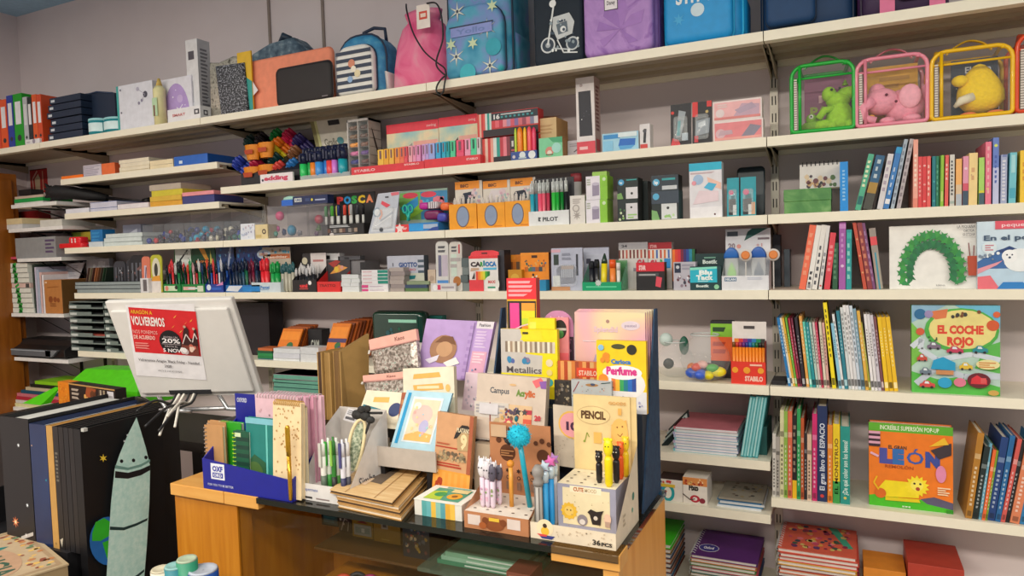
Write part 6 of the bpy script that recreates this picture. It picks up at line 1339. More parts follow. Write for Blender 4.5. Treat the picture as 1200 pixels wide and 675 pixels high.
# ================================================================ fifth board: thin picture books, red car book, glass bowls
def zx(z):return 900+z/3.97
def zy(z):return 340+z/3.97
r4=[('bright blue','#1f78b8',95,40,13,128),('cream white','#e2dccb',108,54,9,130),('amber yellow','#e2b03a',117,63,11,130),('leaf green','#6fae3a',129,78,9,128),('crimson','#b03048',139,92,9,131),
 ('maroon','#7a2440',150,105,9,131),('black','#2a242e',162,122,14,127),('amber','#e2a350',180,143,13,121),('mint turquoise','#5cc8b4',195,160,12,148),('teal','#1f8f98',209,174,14,149),('pale mint','#b4cfc4',226,190,11,150),
 ('pinkish white','#d8c8c4',238,205,11,150),('rose red','#c83a5a',250,217,10,150),('cream','#dcd0bc',262,235,12,149),('pale pink','#d8a8a0',275,250,12,152),('tall canary yellow','#f2dc1a',300,255,18,57),
 ('light blue','#8ac4dc',330,292,14,154),('tall white','#e2e4e6',345,297,12,112),('dark teal','#2a7f92',358,316,16,96),('mottled white','#cfd4d6',376,334,14,80),('white','#e4e2e4',391,347,14,70),('snow white','#dcdce0',406,361,14,70),
 ('white and blue','#c8d4e2',421,377,14,72),('blue grey','#7fa0b4',437,393,16,86),('golden amber','#e0b04a',455,412,15,96),('olive green','#a8a838',472,430,8,150),('glossy white','#ebe8ea',482,445,14,112),('pearl white','#e0dcdf',498,459,14,112),
 ('lilac white','#cfc8d4',514,474,14,116),('plum brown','#7a4a50',530,490,13,124),('yellow','#f0c41c',545,508,19,125),('deep yellow','#e8b814',566,527,19,125),('warm yellow','#eebf20',587,547,20,125)]
rows_=[]
rn=random.Random(5)
for k,(cn,hx,xb,xt,wz,yt) in enumerate(r4):
 pr=[('lines',.3,rn.uniform(.3,.5),.7,rn.uniform(.75,.95),9,tint(hx,rn.choice([.5,-.45,.6])),k),('r',.1,.04,.9,.12,tint(hx,rn.choice([.6,-.5])))]
 rows_.append((cn,hx,zx(xb),zx(xt),wz/3.97,zy(yt),pr))
book_row(rows_,.014,Z4,'of the thin books before the red car book','thin picture books on the fifth board',.17)
carton('black_bookend','low black box at the foot of the thin books','box',904,921,446.5,.02,Z4,.08,'#1c191b')
car=[('r',0,0,1,1,'#b4cfc4'),('p',[(0,0),(1,0),(1,.1),(.6,.2),(.3,.16),(0,.24)],'#55b848'),('p',[(0,.3),(.12,.4),(.1,.7),(0,.8)],'#7ac04a'),('p',[(.72,.3),(1,.25),(1,.6),(.85,.55)],'#5cb850'),('p',[(0,.8),(.2,.9),(.4,1),(0,1)],'#8ab4d0'),('p',[(.5,1),(1,.75),(1,1)],'#6ab8d8'),
       ('l',[(0,.52),(.12,.62),(.1,.5),(.3,.38),(.7,.46),(1,.4)],.07,'#cfd8e2'),('l',[(.05,.1),(.3,.3),(.6,.2),(1,.22)],.08,'#c2ccd8'),('e',.57,.72,.42,.25,'#4fae48'),('e',.58,.73,.38,.22,'#e8d98a'),
       ('t',.3,.685,.52,.085,'EL COCHE','#dc4a32',.06),('t',.41,.555,.3,.085,'ROJO','#dc4a32',.06),
       ('p',[(.15,.92),(.42,.96),(.4,.86),(.28,.84)],'#d8784a'),('e',.1,.9,.07,None,'#2a6a98'),('e',.2,.9,.05,None,'#9a8ab8'),('e',.1,.7,.05,None,'#d05a3a'),('e',.92,.78,.07,None,'#d05a30'),('e',.96,.9,.04,None,'#d8643a'),('dots',.4,.8,.85,.95,7,.025,['#3a3a3a','#7a4a2a'],3),('dots',.18,.58,.32,.68,6,.012,['#3a5a3a'],4)]
for (u,v,s,c) in ((.26,.53,.16,'#7a6a80'),(.5,.49,.19,'#c03a5c'),(.78,.5,.17,'#2a8a98'),(.12,.39,.12,'#c84a3a'),(.62,.31,.15,'#dcb83a'),(.18,.09,.18,'#d04a48'),(.16,.24,.14,'#6a7a8a')):
 car+=[('p',[(u-s/2,v-.02),(u+s/2,v-.02),(u+s*.48,v+.02),(u+s*.25,v+.03),(u+s*.1,v+.055),(u-s*.2,v+.055),(u-s*.32,v+.025),(u-s/2,v+.015)],c),('p',[(u-s*.18,v+.02),(u+s*.14,v+.02),(u+s*.06,v+.045),(u-s*.15,v+.045)],'#dce6ea'),('e',u-s*.28,v-.02,s*.1,None,'#26262c'),('e',u+s*.28,v-.02,s*.1,None,'#26262c')]
car+=[('p',[(.22,.28),(.5,.27),(.5,.36),(.36,.42),(.25,.38)],'#1f9ac8'),('r',.28,.22,.48,.27,'#c88a5a'),('e',.38,.13,.08,.06,'#2aa0d0'),('e',.55,.14,.07,.05,'#e07a94'),('e',.86,.35,.13,.055,'#e8dca0'),('lines',.76,.31,.95,.38,3,'#d08a4a',2),('e',.76,.17,.13,.085,'#6a1f2a'),('p',[(.67,.13),(.85,.13),(.85,.18),(.79,.2),(.74,.23),(.68,.19)],'#d8323c'),('r',.78,.14,.84,.2,'#e05a5c'),('e',.92,.04,.06,.03,'#c8a050')]
front_book('square picture book with red block title and many toy cars',1068.5,1172,358,.02,Z4,'#8ab8a0',car,.03,.02,spine='#5ab04a')
# --- glass bowls with egg-shaped rubbers
gl=clear('#eef4f4',.15,.02)
def glass_bowl(label,x,y,rpx,Y,s=1.):
 c=onY(x,y,Y);R_=abs(onY(x+rpx,y,Y).x-c.x)*.94
 prof=[(R_*.45,0),(R_*.8,R_*.16),(R_*1.,R_*.75),(R_*.95,R_*1.15),(R_*.6,R_*1.62),(R_*.52,R_*1.75),(R_*.56,R_*1.85)]
 r=thing('glass_bowl',label,'bowl',(c.x,Y+R_*.5,Z4),group='glass bowls on the fifth board')
 mb=MB();mb.lathe(prof,gl,28,cap=False);mb.lathe([(R_*.01,.001),(R_*.45,.0005)],gl,28,cap=False);mb.build('glass',r)
 mb=MB();mb.tube([(R_*.56*math.cos(t),R_*.56*math.sin(t),R_*1.85) for t in [2*PI*j/28 for j in range(28)]],.002,M('#dfe8e8',.1,0,.6,0,0),6,closed=True);mb.build('rim',r)
 return c.x,Y+R_*.5,R_
bx,by,R_=glass_bowl('round glass bowl holding coloured egg rubbers',824,430,32,.02)
egg=[(-.62,-.8,'#2f5fd0','blue',1.2,.0),(-.1,-1.1,'#3f66d8','indigo',1.1,.0),(.35,-1.,'#e8d81c','yellow',1.,.0),(.95,-.7,'#f4e42a','lemon',1.1,.1),(-.4,-.9,'#e8503a','red',.95,.3),(.2,-.7,'#222228','black',1.,.25),(.62,-.9,'#4ab04a','green',.9,.3),(-.85,-.3,'#e87a2a','orange',.9,.25),(-.05,-.85,'#f0b8b0','pink',.9,.42),(.1,.3,'#2a2a30','charcoal',1.2,.1)]
for k,(u,v,hx,nm,s,dz) in enumerate(egg):
 mb=MB();q_=R_*.21*s
 mb.T=Matrix.Rotation(k*1.1,4,'Z');mb.ball((0,0,0),(q_*1.4,q_,q_*.9),M(hx,.35,0,1,.2,0),14,10)
 tag(mb.build('egg_rubber',None,(bx+u*R_*.6,by+v*R_*.6,Z4+q_+.004+R_*(.02+dz))),'%s egg-shaped rubber in the round glass bowl' % nm,'rubber','egg rubbers')
bx,by,R2=glass_bowl('second glass bowl half hidden behind the navy display panel',789,430,24,.055)
for k,(x,y,hx,s,nm) in enumerate(((785,425,'#1a1a1c',.016,'black rubber shape in the half hidden glass bowl'),(782,397,'#c8d8d4',.02,'pale mint rubber shape in the half hidden glass bowl'),(803,404,'#1f5a48',.014,'dark green leaf shape in the half hidden glass bowl'))):
 p=onY(x,y,.1);mb=MB();mb.ball((0,0,0),(s,s*.7,s*(1 if k < 2 else 2)),M(hx,.5),12,8);tag(mb.build('rubber_shape',None,(p.x,by,max(p.z,Z4+s)),(0,0,.3)),nm,'rubber')
nt_=[('r',0,.72,1,.95,'#8ac83a'),('lines',.1,.78,.8,.92,1,'#2a4a2a',3),('r',0,.3,1,.72,'#f0642a'),('lines',.1,.4,.8,.66,2,'#c03a1c',3),('r',0,0,1,.3,'#2a2426')]
carton('note_packet','black packet with lime and orange bands behind the glass bowl','packet',833.5,860,376,.09,Z4,.03,'#2a2a2e',nt_,side='#1a1a1c')
X,wd,h=fit(857,897.5,424,.012,Z4)
r=thing('fineliner_box','red base box of orange fineliners with a white top card','display stand',(X,.012,Z4))
ht=fit(859,897,377,.04,Z4)[2]
mb=MB();rd=M('#e0392a',.4)
mb.box(-wd/2,wd/2,0,.0015,0,h,rd);mb.box(-wd/2,wd/2,.0315,.033,0,ht,'#e4dcd8');mb.box(-wd/2,-wd/2+.0015,.0015,.0315,0,h,rd);mb.box(wd/2-.0015,wd/2,.0015,.0315,0,ht*.7,'#8a2a20');mb.box(-wd/2+.0015,wd/2-.0015,.0015,.0315,0,.0015,rd)
mb.front(-wd/2,wd/2,0,0,h,[('t',.4,.15,.52,.2,'STABILO','#f4c8b8',.05),('e',.12,.62,.09,None,'#f0a02a'),('e',.46,.62,.1,None,'#f0a02a'),('e',.86,.62,.09,None,'#f0a02a'),('r',.55,.82,.9,.9,'#f0c0a8')])
mb.front(-wd/2,wd/2,.0315,0,ht,[('r',.06,.6,.96,.72,'#3a3034'),('stripes',.06,.62,.96,.72,['#f08a2a','#d83a3a','#8a2a7a','#3a3a9a','#2a7ab8','#1f8a5a','#3a3a3a']),('r',.34,.88,.66,.93,'#4a4446')])
mb.build('box',r)
for k in range(10):
 tipc=['#7a4a1a','#c83a2a','#a02a5a','#6a2a7a','#33358a','#2a6aa8','#1f7a7a','#1f6a3a','#2a2a2a','#4a3a30'][k]
 pen('fineliner','orange fineliner in the red base box, %s along from the glass bowl' % ORD[k],'pen',X-wd*.43+wd*.86*k/9,.026,Z4+.002,ht*.66,.0042,M('#f28a1e',.35,0,1,0,0),M(tipc,.35,0,1,0,0),'orange fineliners',kind='flat',capf=.12)

# --- bay C: orange wallets and boxes
X,wd,h=fit(268,316,352,.12,Z4)
carton('black_case','large black case standing in the shadow behind the monitor','case',266,317,355,.1,Z4,.08,'#171218',[('r',.04,.04,.96,.96,'#1d161e')])
ow=M('#e07a1c',.5)
def wallets(n,x0,y0,x1,y1,w_,h_,grp,lab,Y0_,dY,band=None):
 for k in range(n):
  t=k/(n-1)
  p=onY(x0+(x1-x0)*t,y0+(y1-y0)*t,Y0_+dY*t)
  mb=MB();mb.box(0,w_,0,.006,0,h_,ow if k == 0 else M(('#9a4a1c','#7a3a1a','#b85a1c')[k % 3],.5))
  if k == 0:mb.front(0,w_,0,0,h_,[('r',.05,.62,.95,.9,'#f08f2a'),('e',.6,.42,.16,None,'#2f6a3a'),('e',.72,.36,.08,None,'#3a3a8a'),('dots',.1,.1,.9,.35,12,.06,['#f0c890','#c84a2a','#d8906a'],3)]+([('r',0,.5,1,.6,'#4a3a6a')] if band else []))
  tag(mb.build('pencil_wallet',None,(p.x,p.y,Z4+.0015*k),(-.5,0,0)),'%s, %s from the front' % (lab,ORD[k]),'wallet',grp)
wallets(7,320,405,338,395,.1,.125,'orange pencil wallets by the black case','orange pencil wallet in the low row by the black case',.055,.085)
wallets(9,377,424,412,405,.085,.155,'orange pencil wallets above the kraft folders','orange pencil wallet in the taller row above kraft folders',.03,.12,True)
carton('dark_box','small black box between the two rows of orange wallets','box',362,378,386,.13,Z4,.05,'#1f2024',[('t',.2,.3,.6,.3,'CAM','#b8bcb4',.04)])
wb=slab_stack('white_tin',['white printed tin in the pile under the orange wallets, %s from the bottom' % ORD[k] for k in range(3)],'tin',320,351,[420,414,408.5],.012,Z4,.06,['#dcdfe4','#d4d6e0'],'white printed tins',seed=8)
wb+=slab_stack('white_tin',['white tin with round animal print beside the pile, %s from the bottom' % ORD[k] for k in range(2)],'tin',352,373,[415,407],.012,Z4,.06,['#d8dade'],'white printed tins',seed=9)
for o in wb[3:]:
 pass
slab_stack('green_pad',['green and blue pad in the low pile next to the monitor, %s from the bottom' % ORD[k] for k in range(5)],'pad',302,319,[420.5,417.5,414,411,408],.02,Z4,.06,['#2a4a7a','#1f7a44','#2a8a4c','#185a3a','#c86a3a'],'green pads',seed=10)
# dark green pencil case with ruler and mint shapes
X,wd,h=fit(437,496,366,.07,Z4)
r=thing('pencil_case','glossy dark green pencil case lying open behind the glitter pouch','pencil case',(X,.07,Z4))
dg=M('#0c3a30',.2,0,1,.5,.05)
mb=MB();mb.puff(rrect(wd,h,.015),0,.06,dg,.012);mb.front(-wd/2,wd/2,-.0003,0,h,[('r',.35,.8,.9,.86,'#9ad8c0'),('dots',.2,.5,.95,.8,10,.04,['#17604a','#0a2a28','#2a5a60'],3)]);mb.build('body',r)
mb=MB();mb.tube([(p[0],.03,p[1]) for p in rrect(wd*1.003,h*1.005,.015)],.003,'#0a241f',6,closed=True);mb.build('zipper',r)
for (x,y,hx,nm,rx_,rz_) in ((463,388,'#8ad8b8','mint sharpener lying before the green pencil case',.016,.02),(446,392,'#1d4a8a','blue tape dispenser before the green pencil case',.018,.024)):
 p=onY(x,y,.045);mb=MB();mb.puff(rrect(rx_*2.2,rz_*2,.006),0,.02,M(hx,.4),.005);tag(mb.build('desk_gadget',None,(p.x,.04,Z4)),nm,'stationery')
carton('pink_card','white and pink card lying before the green pencil case','card',470,497,402,.02,Z4,.02,'#d8cccc')
p=onY(530,372,.1)
mb=MB();mb.puff([(.045*math.cos(t),.05+.042*math.sin(t)*(1+.08*math.sin(5*t))) for t in [2*PI*j/20 for j in range(20)]],0,.05,M('#a8441c',.6,0,1,0,.2),.015);tag(mb.build('orange_bag',None,(p.x,.09,Z4)),'dark orange soft bag peeping over the lilac album','bag')
carton('teal_folder','teal and black folder edge behind the lilac album','folder',502,520,370,.15,Z4,.03,'#1a6a64',[('r',.4,0,1,.85,'#1a1a22')])
# --- notebooks low behind the monitor (bay C)
slab_stack('spiral_notebook',['green and teal notebook in the shadowed pile behind the monitor, %s from the bottom' % ORD[k] for k in range(6)],'notebook',322,395,[468,462,456,450.5,446,440],.02,ZC5,.17,['#1f8a5a','#24506a','#1f7a7a','#2a3a4a','#155a48','#a86a8a'],'notebooks behind the monitor',edge='#6aa894',seed=12,jitter=.008)

# --- bay D: document trays
for c,(a,b) in enumerate(((84.5,124.5),(126,147))):
 X,wd,h=fit(a,b,353.5,.01,Z4)
 r=thing('document_tray_tower',('grey tower of stacked document trays with small white labels','second grey tower of document trays half behind the monitor')[c],'document trays',(X,.01,Z4),group='document tray towers')
 n=7
 for k in range(n):
  z=h*k/n;g=M('#75827f',.45);t=MB()
  t.box(-wd/2,wd/2,0,.2,z,z+.003,g);t.box(-wd/2,-wd/2+.003,0,.2,z,z+h/n*.8,g);t.box(wd/2-.003,wd/2,0,.2,z,z+h/n*.8,g);t.box(-wd/2,wd*.15,-.003,0,z,z+h/n*.55,g);t.box(wd*.15,wd/2,-.002,0,z,z+h/n*.2,g)
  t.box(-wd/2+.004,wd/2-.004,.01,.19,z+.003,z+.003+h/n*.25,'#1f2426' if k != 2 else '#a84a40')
  o=t.build('tray',r)
  m=MB();m.box(-wd*.47,-wd*.27,-.0042,-.003,z+h/n*.1,z+h/n*.42,'#c8cecc');m.build('label',o)
 m=MB();m.box(-wd/2,wd/2,0,.2,h*.985,h,M('#7a8684',.45));m.build('top_plate',r)

# ================================================================ right lower boards
def z5(x,y):return 900+x/3.14,460+y/3.14
r5=[('white grey','#d0ccc6',905.3,4,508),('slim grey','#a8a29c',909.3,4.6,512),('cream','#d8d2a8',914,4.8,481),('lime','#8ab04a',918.8,4.2,482),('coral','#d8694a',923.2,5.2,482),('black with yellow foot','#1f1a1c',928.6,5.2,487),('emerald green','#2a9a56',934,4.2,479),('rust','#b8542a',938.4,3.8,490),('short black','#28242a',942.4,3.4,508),('peach white','#d8b8a0',946,5.2,509),('magenta','#c8286c',951.8,5.8,485),('wide navy','#1a2c5a',957.8,11.6,476),('orange','#e0842a',969.8,6,498),('yellow and green','#e8c820',976.2,8.2,497),('wide teal','#1f8f86',984.8,11.6,500)]
rows_=[]
for k,(cn,hx,xb,wz,yt) in enumerate(r5):
 pr=None;tx=None;tc_='#ffffff'
 if cn.startswith('black with'):pr=[('r',0,0,1,.22,'#e8b81c'),('lines',.2,.3,.8,.9,7,'#8a7a6a',2)]
 if cn == 'wide navy':pr=[('e',.5,.06,.2,None,'#c83a3a')];tx='El gran libro del ESPACIO';tc_='#d8e0f0'
 if cn == 'yellow and green':pr=[('r',0,0,1,.28,'#3a9a4a')];tx='EL MONSTRUO';tc_='#6a4a1a'
 if cn == 'wide teal':pr=[('e',.5,.08,.16,None,'#d8c060')];tx='¿De qué color son los besos?';tc_='#dff0ea'
 rows_.append((cn,hx,xb,xb,wz,yt,pr,tx,tc_))
book_row(rows_,.012,Z5,'of the upright books before the lion book','tall books before the lion book',.19)
leon=[('r',0,0,1,1,'#ea7a1c'),('r',0,.9,1,1,'#5aa82a'),('t',.14,.925,.7,.05,'INCREÍBLE SUPERSIÓN POP-UP','#eef0d8',.03),('p',[(0,0),(1,0),(1,.06),(.75,.14),(.45,.1),(.2,.16),(0,.12)],'#46b81f'),('p',[(.62,.13),(.78,.17),(1,.12),(1,.04),(.7,.08)],'#5a5470'),
  ('t',.24,.7,.22,.04,'EL GRAN','#5a3a2a',.04),('t',.13,.535,.2,.15,'L','#4a4fa0',.09),('t',.29,.535,.14,.15,'E','#2f6ab0',.09),('t',.46,.54,.2,.14,'Ó','#3a5aa8',.09),('t',.68,.53,.17,.15,'N','#3a4a98',.09),('t',.2,.47,.34,.035,'REMOLÓN','#a84a1c',.03),
  ('p',[(.1,.2),(.2,.32),(.5,.32),(.62,.24),(.6,.14),(.2,.12)],'#f0d81c'),('st',.58,.28,.15,.11,14,'#f4dc2a'),('e',.58,.29,.075,None,'#f6e45a'),('e',.55,.31,.014,None,'#2a2020'),('e',.62,.31,.014,None,'#2a2020'),('e',.59,.25,.025,None,'#a8402a'),('e',.14,.16,.07,None,'#d8661c'),('l',[(.12,.2),(.06,.28),(.1,.36)],.02,'#e8b818'),('p',[(.2,.12),(.6,.13),(.62,.09),(.2,.08)],'#e0c814'),
  ('p',[(.74,.72),(.98,.82),(.98,.68),(.84,.62)],'#3a3038'),('p',[(.72,.76),(.9,.88),(.95,.8)],'#e8b82a'),('e',.86,.45,.06,.1,'#e08ab0'),('stripes',.0,.72,.14,.9,['#3a2430','#d8a0b8']*3,False),('l',[(.02,.64),(.12,.6)],.03,'#e0b0c8'),('lines',.82,.2,.97,.3,4,'#f4d8b0',2),('r',.92,0,1,.04,'#2f8a1a'),('t',.4,.02,.1,.015,'SM','#e8f0e0',.03)]
front_book('orange square pop-up book with a yellow lion',1018.5,1117,498.5,.035,Z5,'#c8641c',leon,.03,.03,spine='#3a2a2a')
rr5=[('gold brown with dark grain','#b0792a',1131,1146,8,506),('black and green','#1c2a2a',1139,1154,7,522),('pale blue','#6aa8c0',1147,1160,3.4,519),('orange','#e86a34',1150.5,1164,3.9,526),('lime green','#7a9a2a',1154.5,1168,2.5,527),('navy','#1f3f7a',1157,1174,8.8,511),('blue','#24649c',1166,1184,6.3,509),('salmon red','#d05a54',1172.5,1193,5.3,513),('black','#221f22',1178,1197,4.8,516),('orange peach','#d8805a',1183,1202,11.5,522),('sky blue','#2a7ab0',1195,1212,8,514)]
book_row([(c,h_,xb,xt,w_,yt,None) for c,h_,xb,xt,w_,yt in rr5],.012,Z5,'of the leaning books beyond the lion book','leaning books beyond the lion book',.16)
# low board: flowery spiral pads
flw=[('dots',.06,.1,.96,.96,70,.045,['#c84a6a','#3a5a4a','#e0a04a','#5a3a6a','#e07a8a','#2a4a5a','#d8c070','#8a2a4a'],5),('p',[(.62,.98),(.74,.98),(.96,.3),(.86,.28)],'#3aa888')]
def spiral_pad(label,X,Y,Z,w,d,t,hx,prims,group,rz=0.,wire_side=(0,1)):
 r=thing('spiral_notebook',label,'notebook',(X,Y,Z),rz,group)
 mb=MB();mb.box(-w/2,w/2,0,d,t*.86,t,hx);mb.box(-w/2,w/2,0,d,0,t*.12,hx)
 if prims:mb.art((-w/2,0,t),(w,0,0),(0,d,0),prims)
 mb.build('cover',r)
 p=MB();p.box(-w/2+.002,w/2-.004,.003,d-.003,t*.12,t*.86,'#ddd8d0');p.build('pages',r)
 c=MB()
 for k in range(12):
  y=d*(.06+.88*k/11)
  c.tube([(-w/2+.004+.008*math.cos(a)-.002,y,t*.5+(t*.62+.002)*math.sin(a)) for a in [2*PI*j/8 for j in range(8)]],.0011,'#c8c8c8',5,closed=True)
 c.build('wire_spiral',r)
 return r
a=onZ(915,640,Z8+.14);
Xa,wa,_=fit(913,1006,640,.02,Z8)
pil=['#c84a3a','#e08a2a','#b83a4a','#5a3a4a','#d86a3a','#8a2a3a','#e0a83a','#d84a48']
hpile=onY(960,648,.03).z-Z8
nn=10;tt=hpile/nn
for k in range(nn):
 spiral_pad('red and orange spiral pad in the low pile, %s from the bottom' % ORD[k] if k < nn-1 else 'flower patterned spiral pad topping the low red pile',Xa+.003*((k*7) % 3-1),.025+.003*(k % 2),Z8+tt*k,wa,.2,tt*.98,pil[k % 8] if k < nn-1 else '#d8604a',flw if k == nn-1 else (),'flowery spiral pads',.01*((k % 3)-1))
carton('orange_book','orange folder lying on the low board past the flowery pads','folder',1012,1062,668,.05,Z8,.12,'#d8862a')
carton('red_folder','dark red folder pile on the low board at the picture edge','folder',1064,1130,664,.04,Z8,.16,'#b03a2a')
# bay B lower: pastel notebook pile, teal books, tape cartons, booklets, green and purple notebooks
xa,xb_,z0_,z1_=ybox(789,866,503,531,.02)
Xm,wm,hm=fit(790.5,864,502,.02,Z6)
nn=9;tt=hm/nn
pal=['#7ab8c0','#a8a4c8','#9ac4cc','#b8a8c8','#8ac0c8','#a8b4d0','#b0a8cc','#9accc8','#c4707c']
for k in range(nn):
 mb=MB();mb.box(-wm/2,wm/2,0,.19,tt*.1,tt*.9,'#e0dce0');mb.box(-wm/2-.001,wm/2+.001,-.001,.19,tt*.86,tt,pal[k]);mb.box(-wm/2-.001,wm/2+.001,-.001,.19,0,tt*.12,pal[k]);mb.box(-wm/2-.0015,-wm/2+.004,-.0012,.19,.0,tt,pal[k])
 tag(mb.build('pastel_notebook',None,(Xm+.002*((k*5) % 3-1),.02,Z6+tt*k),(0,0,0)),'pastel notebook in the pile by the teal books, %s from the bottom' % ORD[k] if k < nn-1 else 'dusty pink notebook topping the pastel pile','notebook','pastel notebooks')
tb_=[('teal','#3f9aa0',867.5,879,7,463.5),('second teal','#4aa4a8',874,886,7,463),('third teal','#3a9298',881,892.5,7,463.5)]
book_row([(c,h_,xb,xt,w_,yt,[('stripes',.1,.02,.9,.98,['#a8d8d8','#4a9aa0','#8ac8cc'])]) for c,h_,xb,xt,w_,yt in tb_],.02,Z6,'of the books leaning past the pastel pile','teal notebooks',.16)
carton('teal_box','dark teal box behind the leaning teal books','box',888,899,500,.06,Z6,.15,'#1a5a58')
for k in range(5):
 q=quadcard('dark_folder','dark folder slanting behind the pastel pile, %s from the front' % ORD[k],'folder',(777+k*2,528-k*4),(800+k*2,505-k*4),(776+k*2,521-k*4.5),.06+.01*k,.06+.01*k,.004,('#1f2a2a','#b8c8c4')[k % 2],Yr=.1+.01*k)
fx=[('r',0,.1,.38,.62,'#2a80b8'),('r',.02,.2,.3,.5,'#3a9ad8'),('e',.42,.38,.26,.4,'#1f9aa0'),('e',.4,.38,.16,.26,'#e8e4d8'),('p',[(.28,.5),(.38,.45),(.28,.25)],'#c83a3a'),('r',0,.64,.7,.78,'#d8b83a'),('dots',.05,.75,.6,.98,8,.05,['#2a2a2a','#c83a3a','#e0c040'],2)]
carton('tape_carton','white carton with blue and teal tape roll pictures','carton',771.5,800,562,.015,Z7,.07,'#e4dcd2',fx,top='#3a2a2a')
fx2=[('t',.25,.52,.4,.2,'Fixo','#2a2420',.06),('r',0,.7,1,1,'#d88a4a'),('dots',.0,.68,1,1,14,.06,['#c85a2a','#e8b870','#a83a2a','#f0d0a0'],4),('e',.5,.2,.2,.14,'#b82a3a'),('e',.5,.2,.1,.07,'#e8dcd8'),('e',.8,.15,.12,.1,'#8a2a3a'),('l',[(.0,.35),(.3,.15),(.5,.2)],.04,'#4a3a34')]
carton('tape_carton','white carton with dark red tape roll pictures','carton',800.5,829,560,.015,Z7,.08,'#e8e0d6',fx2,side='#d8d0c8')
Xm,wm,hm=fit(842,894,590,.02,Z7)
for k in range(5):
 t_=.0055
 mb=MB();mb.box(-wm/2,wm/2,0,.15,0,t_,('#d8dce0','#4a80a8','#c8ccd0','#2a6a98','#8a8478')[k],top=None)
 if k == 4:mb.art((-wm/2,0,t_),(wm,0,0),(0,.15,0),[('dots',.04,.1,.96,.95,30,.05,['#5a4a40','#8a7a5a','#3a3a3a','#a08a5a','#6a6a60'],6)])
 tag(mb.build('activity_booklet',None,(Xm+.004*(k % 3-1),.02+.004*(k % 2),Z7+t_*k*1.01),(0,0,.02*(k % 3-1))),'activity booklet in the flat pile past the tape cartons, %s from the bottom' % ORD[k],'booklet','activity booklets')
Xm,wm,hm=fit(810,887,655,.03,Z9)
nn=9;tt=max(.008,hm/nn)
for k in range(nn):
 spiral_pad('coloured spiral notebook under the purple one, %s from the bottom' % ORD[k] if k < nn-1 else 'purple spiral notebook with oval logo topping its pile',Xm+.002*(k % 3-1),.03,Z9+tt*k,wm,.2,tt*.97,('#3a7a4a','#c86a3a','#4a5a8a','#7a6a3a','#2f6a6a','#b84a5a','#4a8a4a','#c8703a','#5a2a72')[k],[('e',.22,.3,.16,.14,'#e0dce8'),('e',.22,.3,.15,.125,'#3f3a8a'),('t',.14,.26,.16,.08,'Oxford','#e8e4f0',.05)] if k == nn-1 else (),'spiral notebooks under the tape cartons',0)
Xm,wm,hm=fit(768,787,637,.03,Z9)
nn=8;tt=hm/nn
for k in range(nn):
 spiral_pad('green and rust notebook in the pile beside the counter end, %s from the bottom' % ORD[k] if k < nn-1 else 'bright green notebook topping the pile beside the counter end',Xm-.05,.03,Z9+tt*k,wm+.1,.2,tt*.97,('#7a3a2a','#2a5a7a','#8a4a2a','#3a3a44','#9a5a34','#2a4a6a','#8a6a2a','#3cc020')[k],(),'notebooks beside the counter end',0)

# ================================================================ the corner on the wall side: wooden cabinet and small bracketed boards
cab_y=onX(34,400,-3.42).y
ctop=onX(20,204,-3.42).z
wood_shaded=ramp_mat('shaded_beech',[(.25,'#7d430b'),(.5,'#8e4f10'),(.8,'#9d5c18')],'noise',(14,14,1.2),.4,5,.6,tex=3)  # beech darkened in its colour for the shade on the cabinet
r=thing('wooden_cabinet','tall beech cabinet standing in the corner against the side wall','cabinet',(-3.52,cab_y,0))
mb=MB();mb.box(-.105,.085,-1.1,0,0,ctop,wood_shaded);mb.build('body',r,bevel=.003)
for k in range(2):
 d_=MB();d_.box(.0855,.1,-.54-.545*k,-.03-.545*k if k == 0 else -.55,.08,ctop-.03,wood_shaded);o=d_.build('door',r,bevel=.003)
 h_=MB();h_.tube([(.105,-.5-.1*k,1.0),(.125,-.5-.1*k,1.0),(.125,-.5-.1*k,1.12),(.105,-.5-.1*k,1.12)],.005,'#8a8074',6);h_.build('handle',o)
def corner_board(pl,pr,label,yf=0.,sl=.15):
 a=onY(pl[0],pl[1],yf);b=onY(pr[0],pr[1],yf);z=(a.z+b.z)/2
 x0=max(a.x,-3.41)
 r=thing('bracket_shelf',label,'shelf',((x0+b.x)/2,WALL_Y,z),group='small bracketed boards in the corner')
 hw=(b.x-x0)/2
 mb=MB();mb.box(-hw,hw,yf-WALL_Y,0,-.016,0,'#e9e6e4');mb.build('board',r)
 for s in (-.35,.55):
  m=MB();bk=M('#1c1b1f',.5)
  m.box(hw*s-.008,hw*s+.008,yf-WALL_Y+.03,-.001,-.022,-.016,bk);m.box(hw*s-.008,hw*s+.008,-.006,0,-sl,-.016,bk)
  vs=[(hw*s-.007,yf-WALL_Y+.05,-.022),(hw*s+.007,yf-WALL_Y+.05,-.022),(hw*s+.007,-.004,.005-sl),(hw*s-.007,-.004,.005-sl)]
  m.add(vs+[(x,y+.012,z-.008) for x,y,z in vs],[(0,1,2,3),(7,6,5,4),(0,4,5,1),(1,5,6,2),(2,6,7,3),(3,7,4,0)],bk)
  m.build('bracket',r)
 return x0,b.x,z
xa,xb,ZE1=corner_board((13,241),(66,235),'small white bracketed board under the green and white books',sl=.08)
xa,xb,ZE2=corner_board((10,271),(73,262),'small white bracketed board under the jumble of papers',sl=.08)
xa,xb,ZEb=corner_board((20,302),(72,302.5),'small dark bracketed board under the big grey carton')
xa,xb,ZE3=corner_board((13,367.5),(74.5,367.5),'small white bracketed board under the white boxes and brown carton')
xa,xb,ZE4=corner_board((16,418.5),(80,422),'small white bracketed board under the black laminator')
xa,xb,ZE5=corner_board((4,479),(78,480),'low white bracketed board under the coloured folders',-.02)
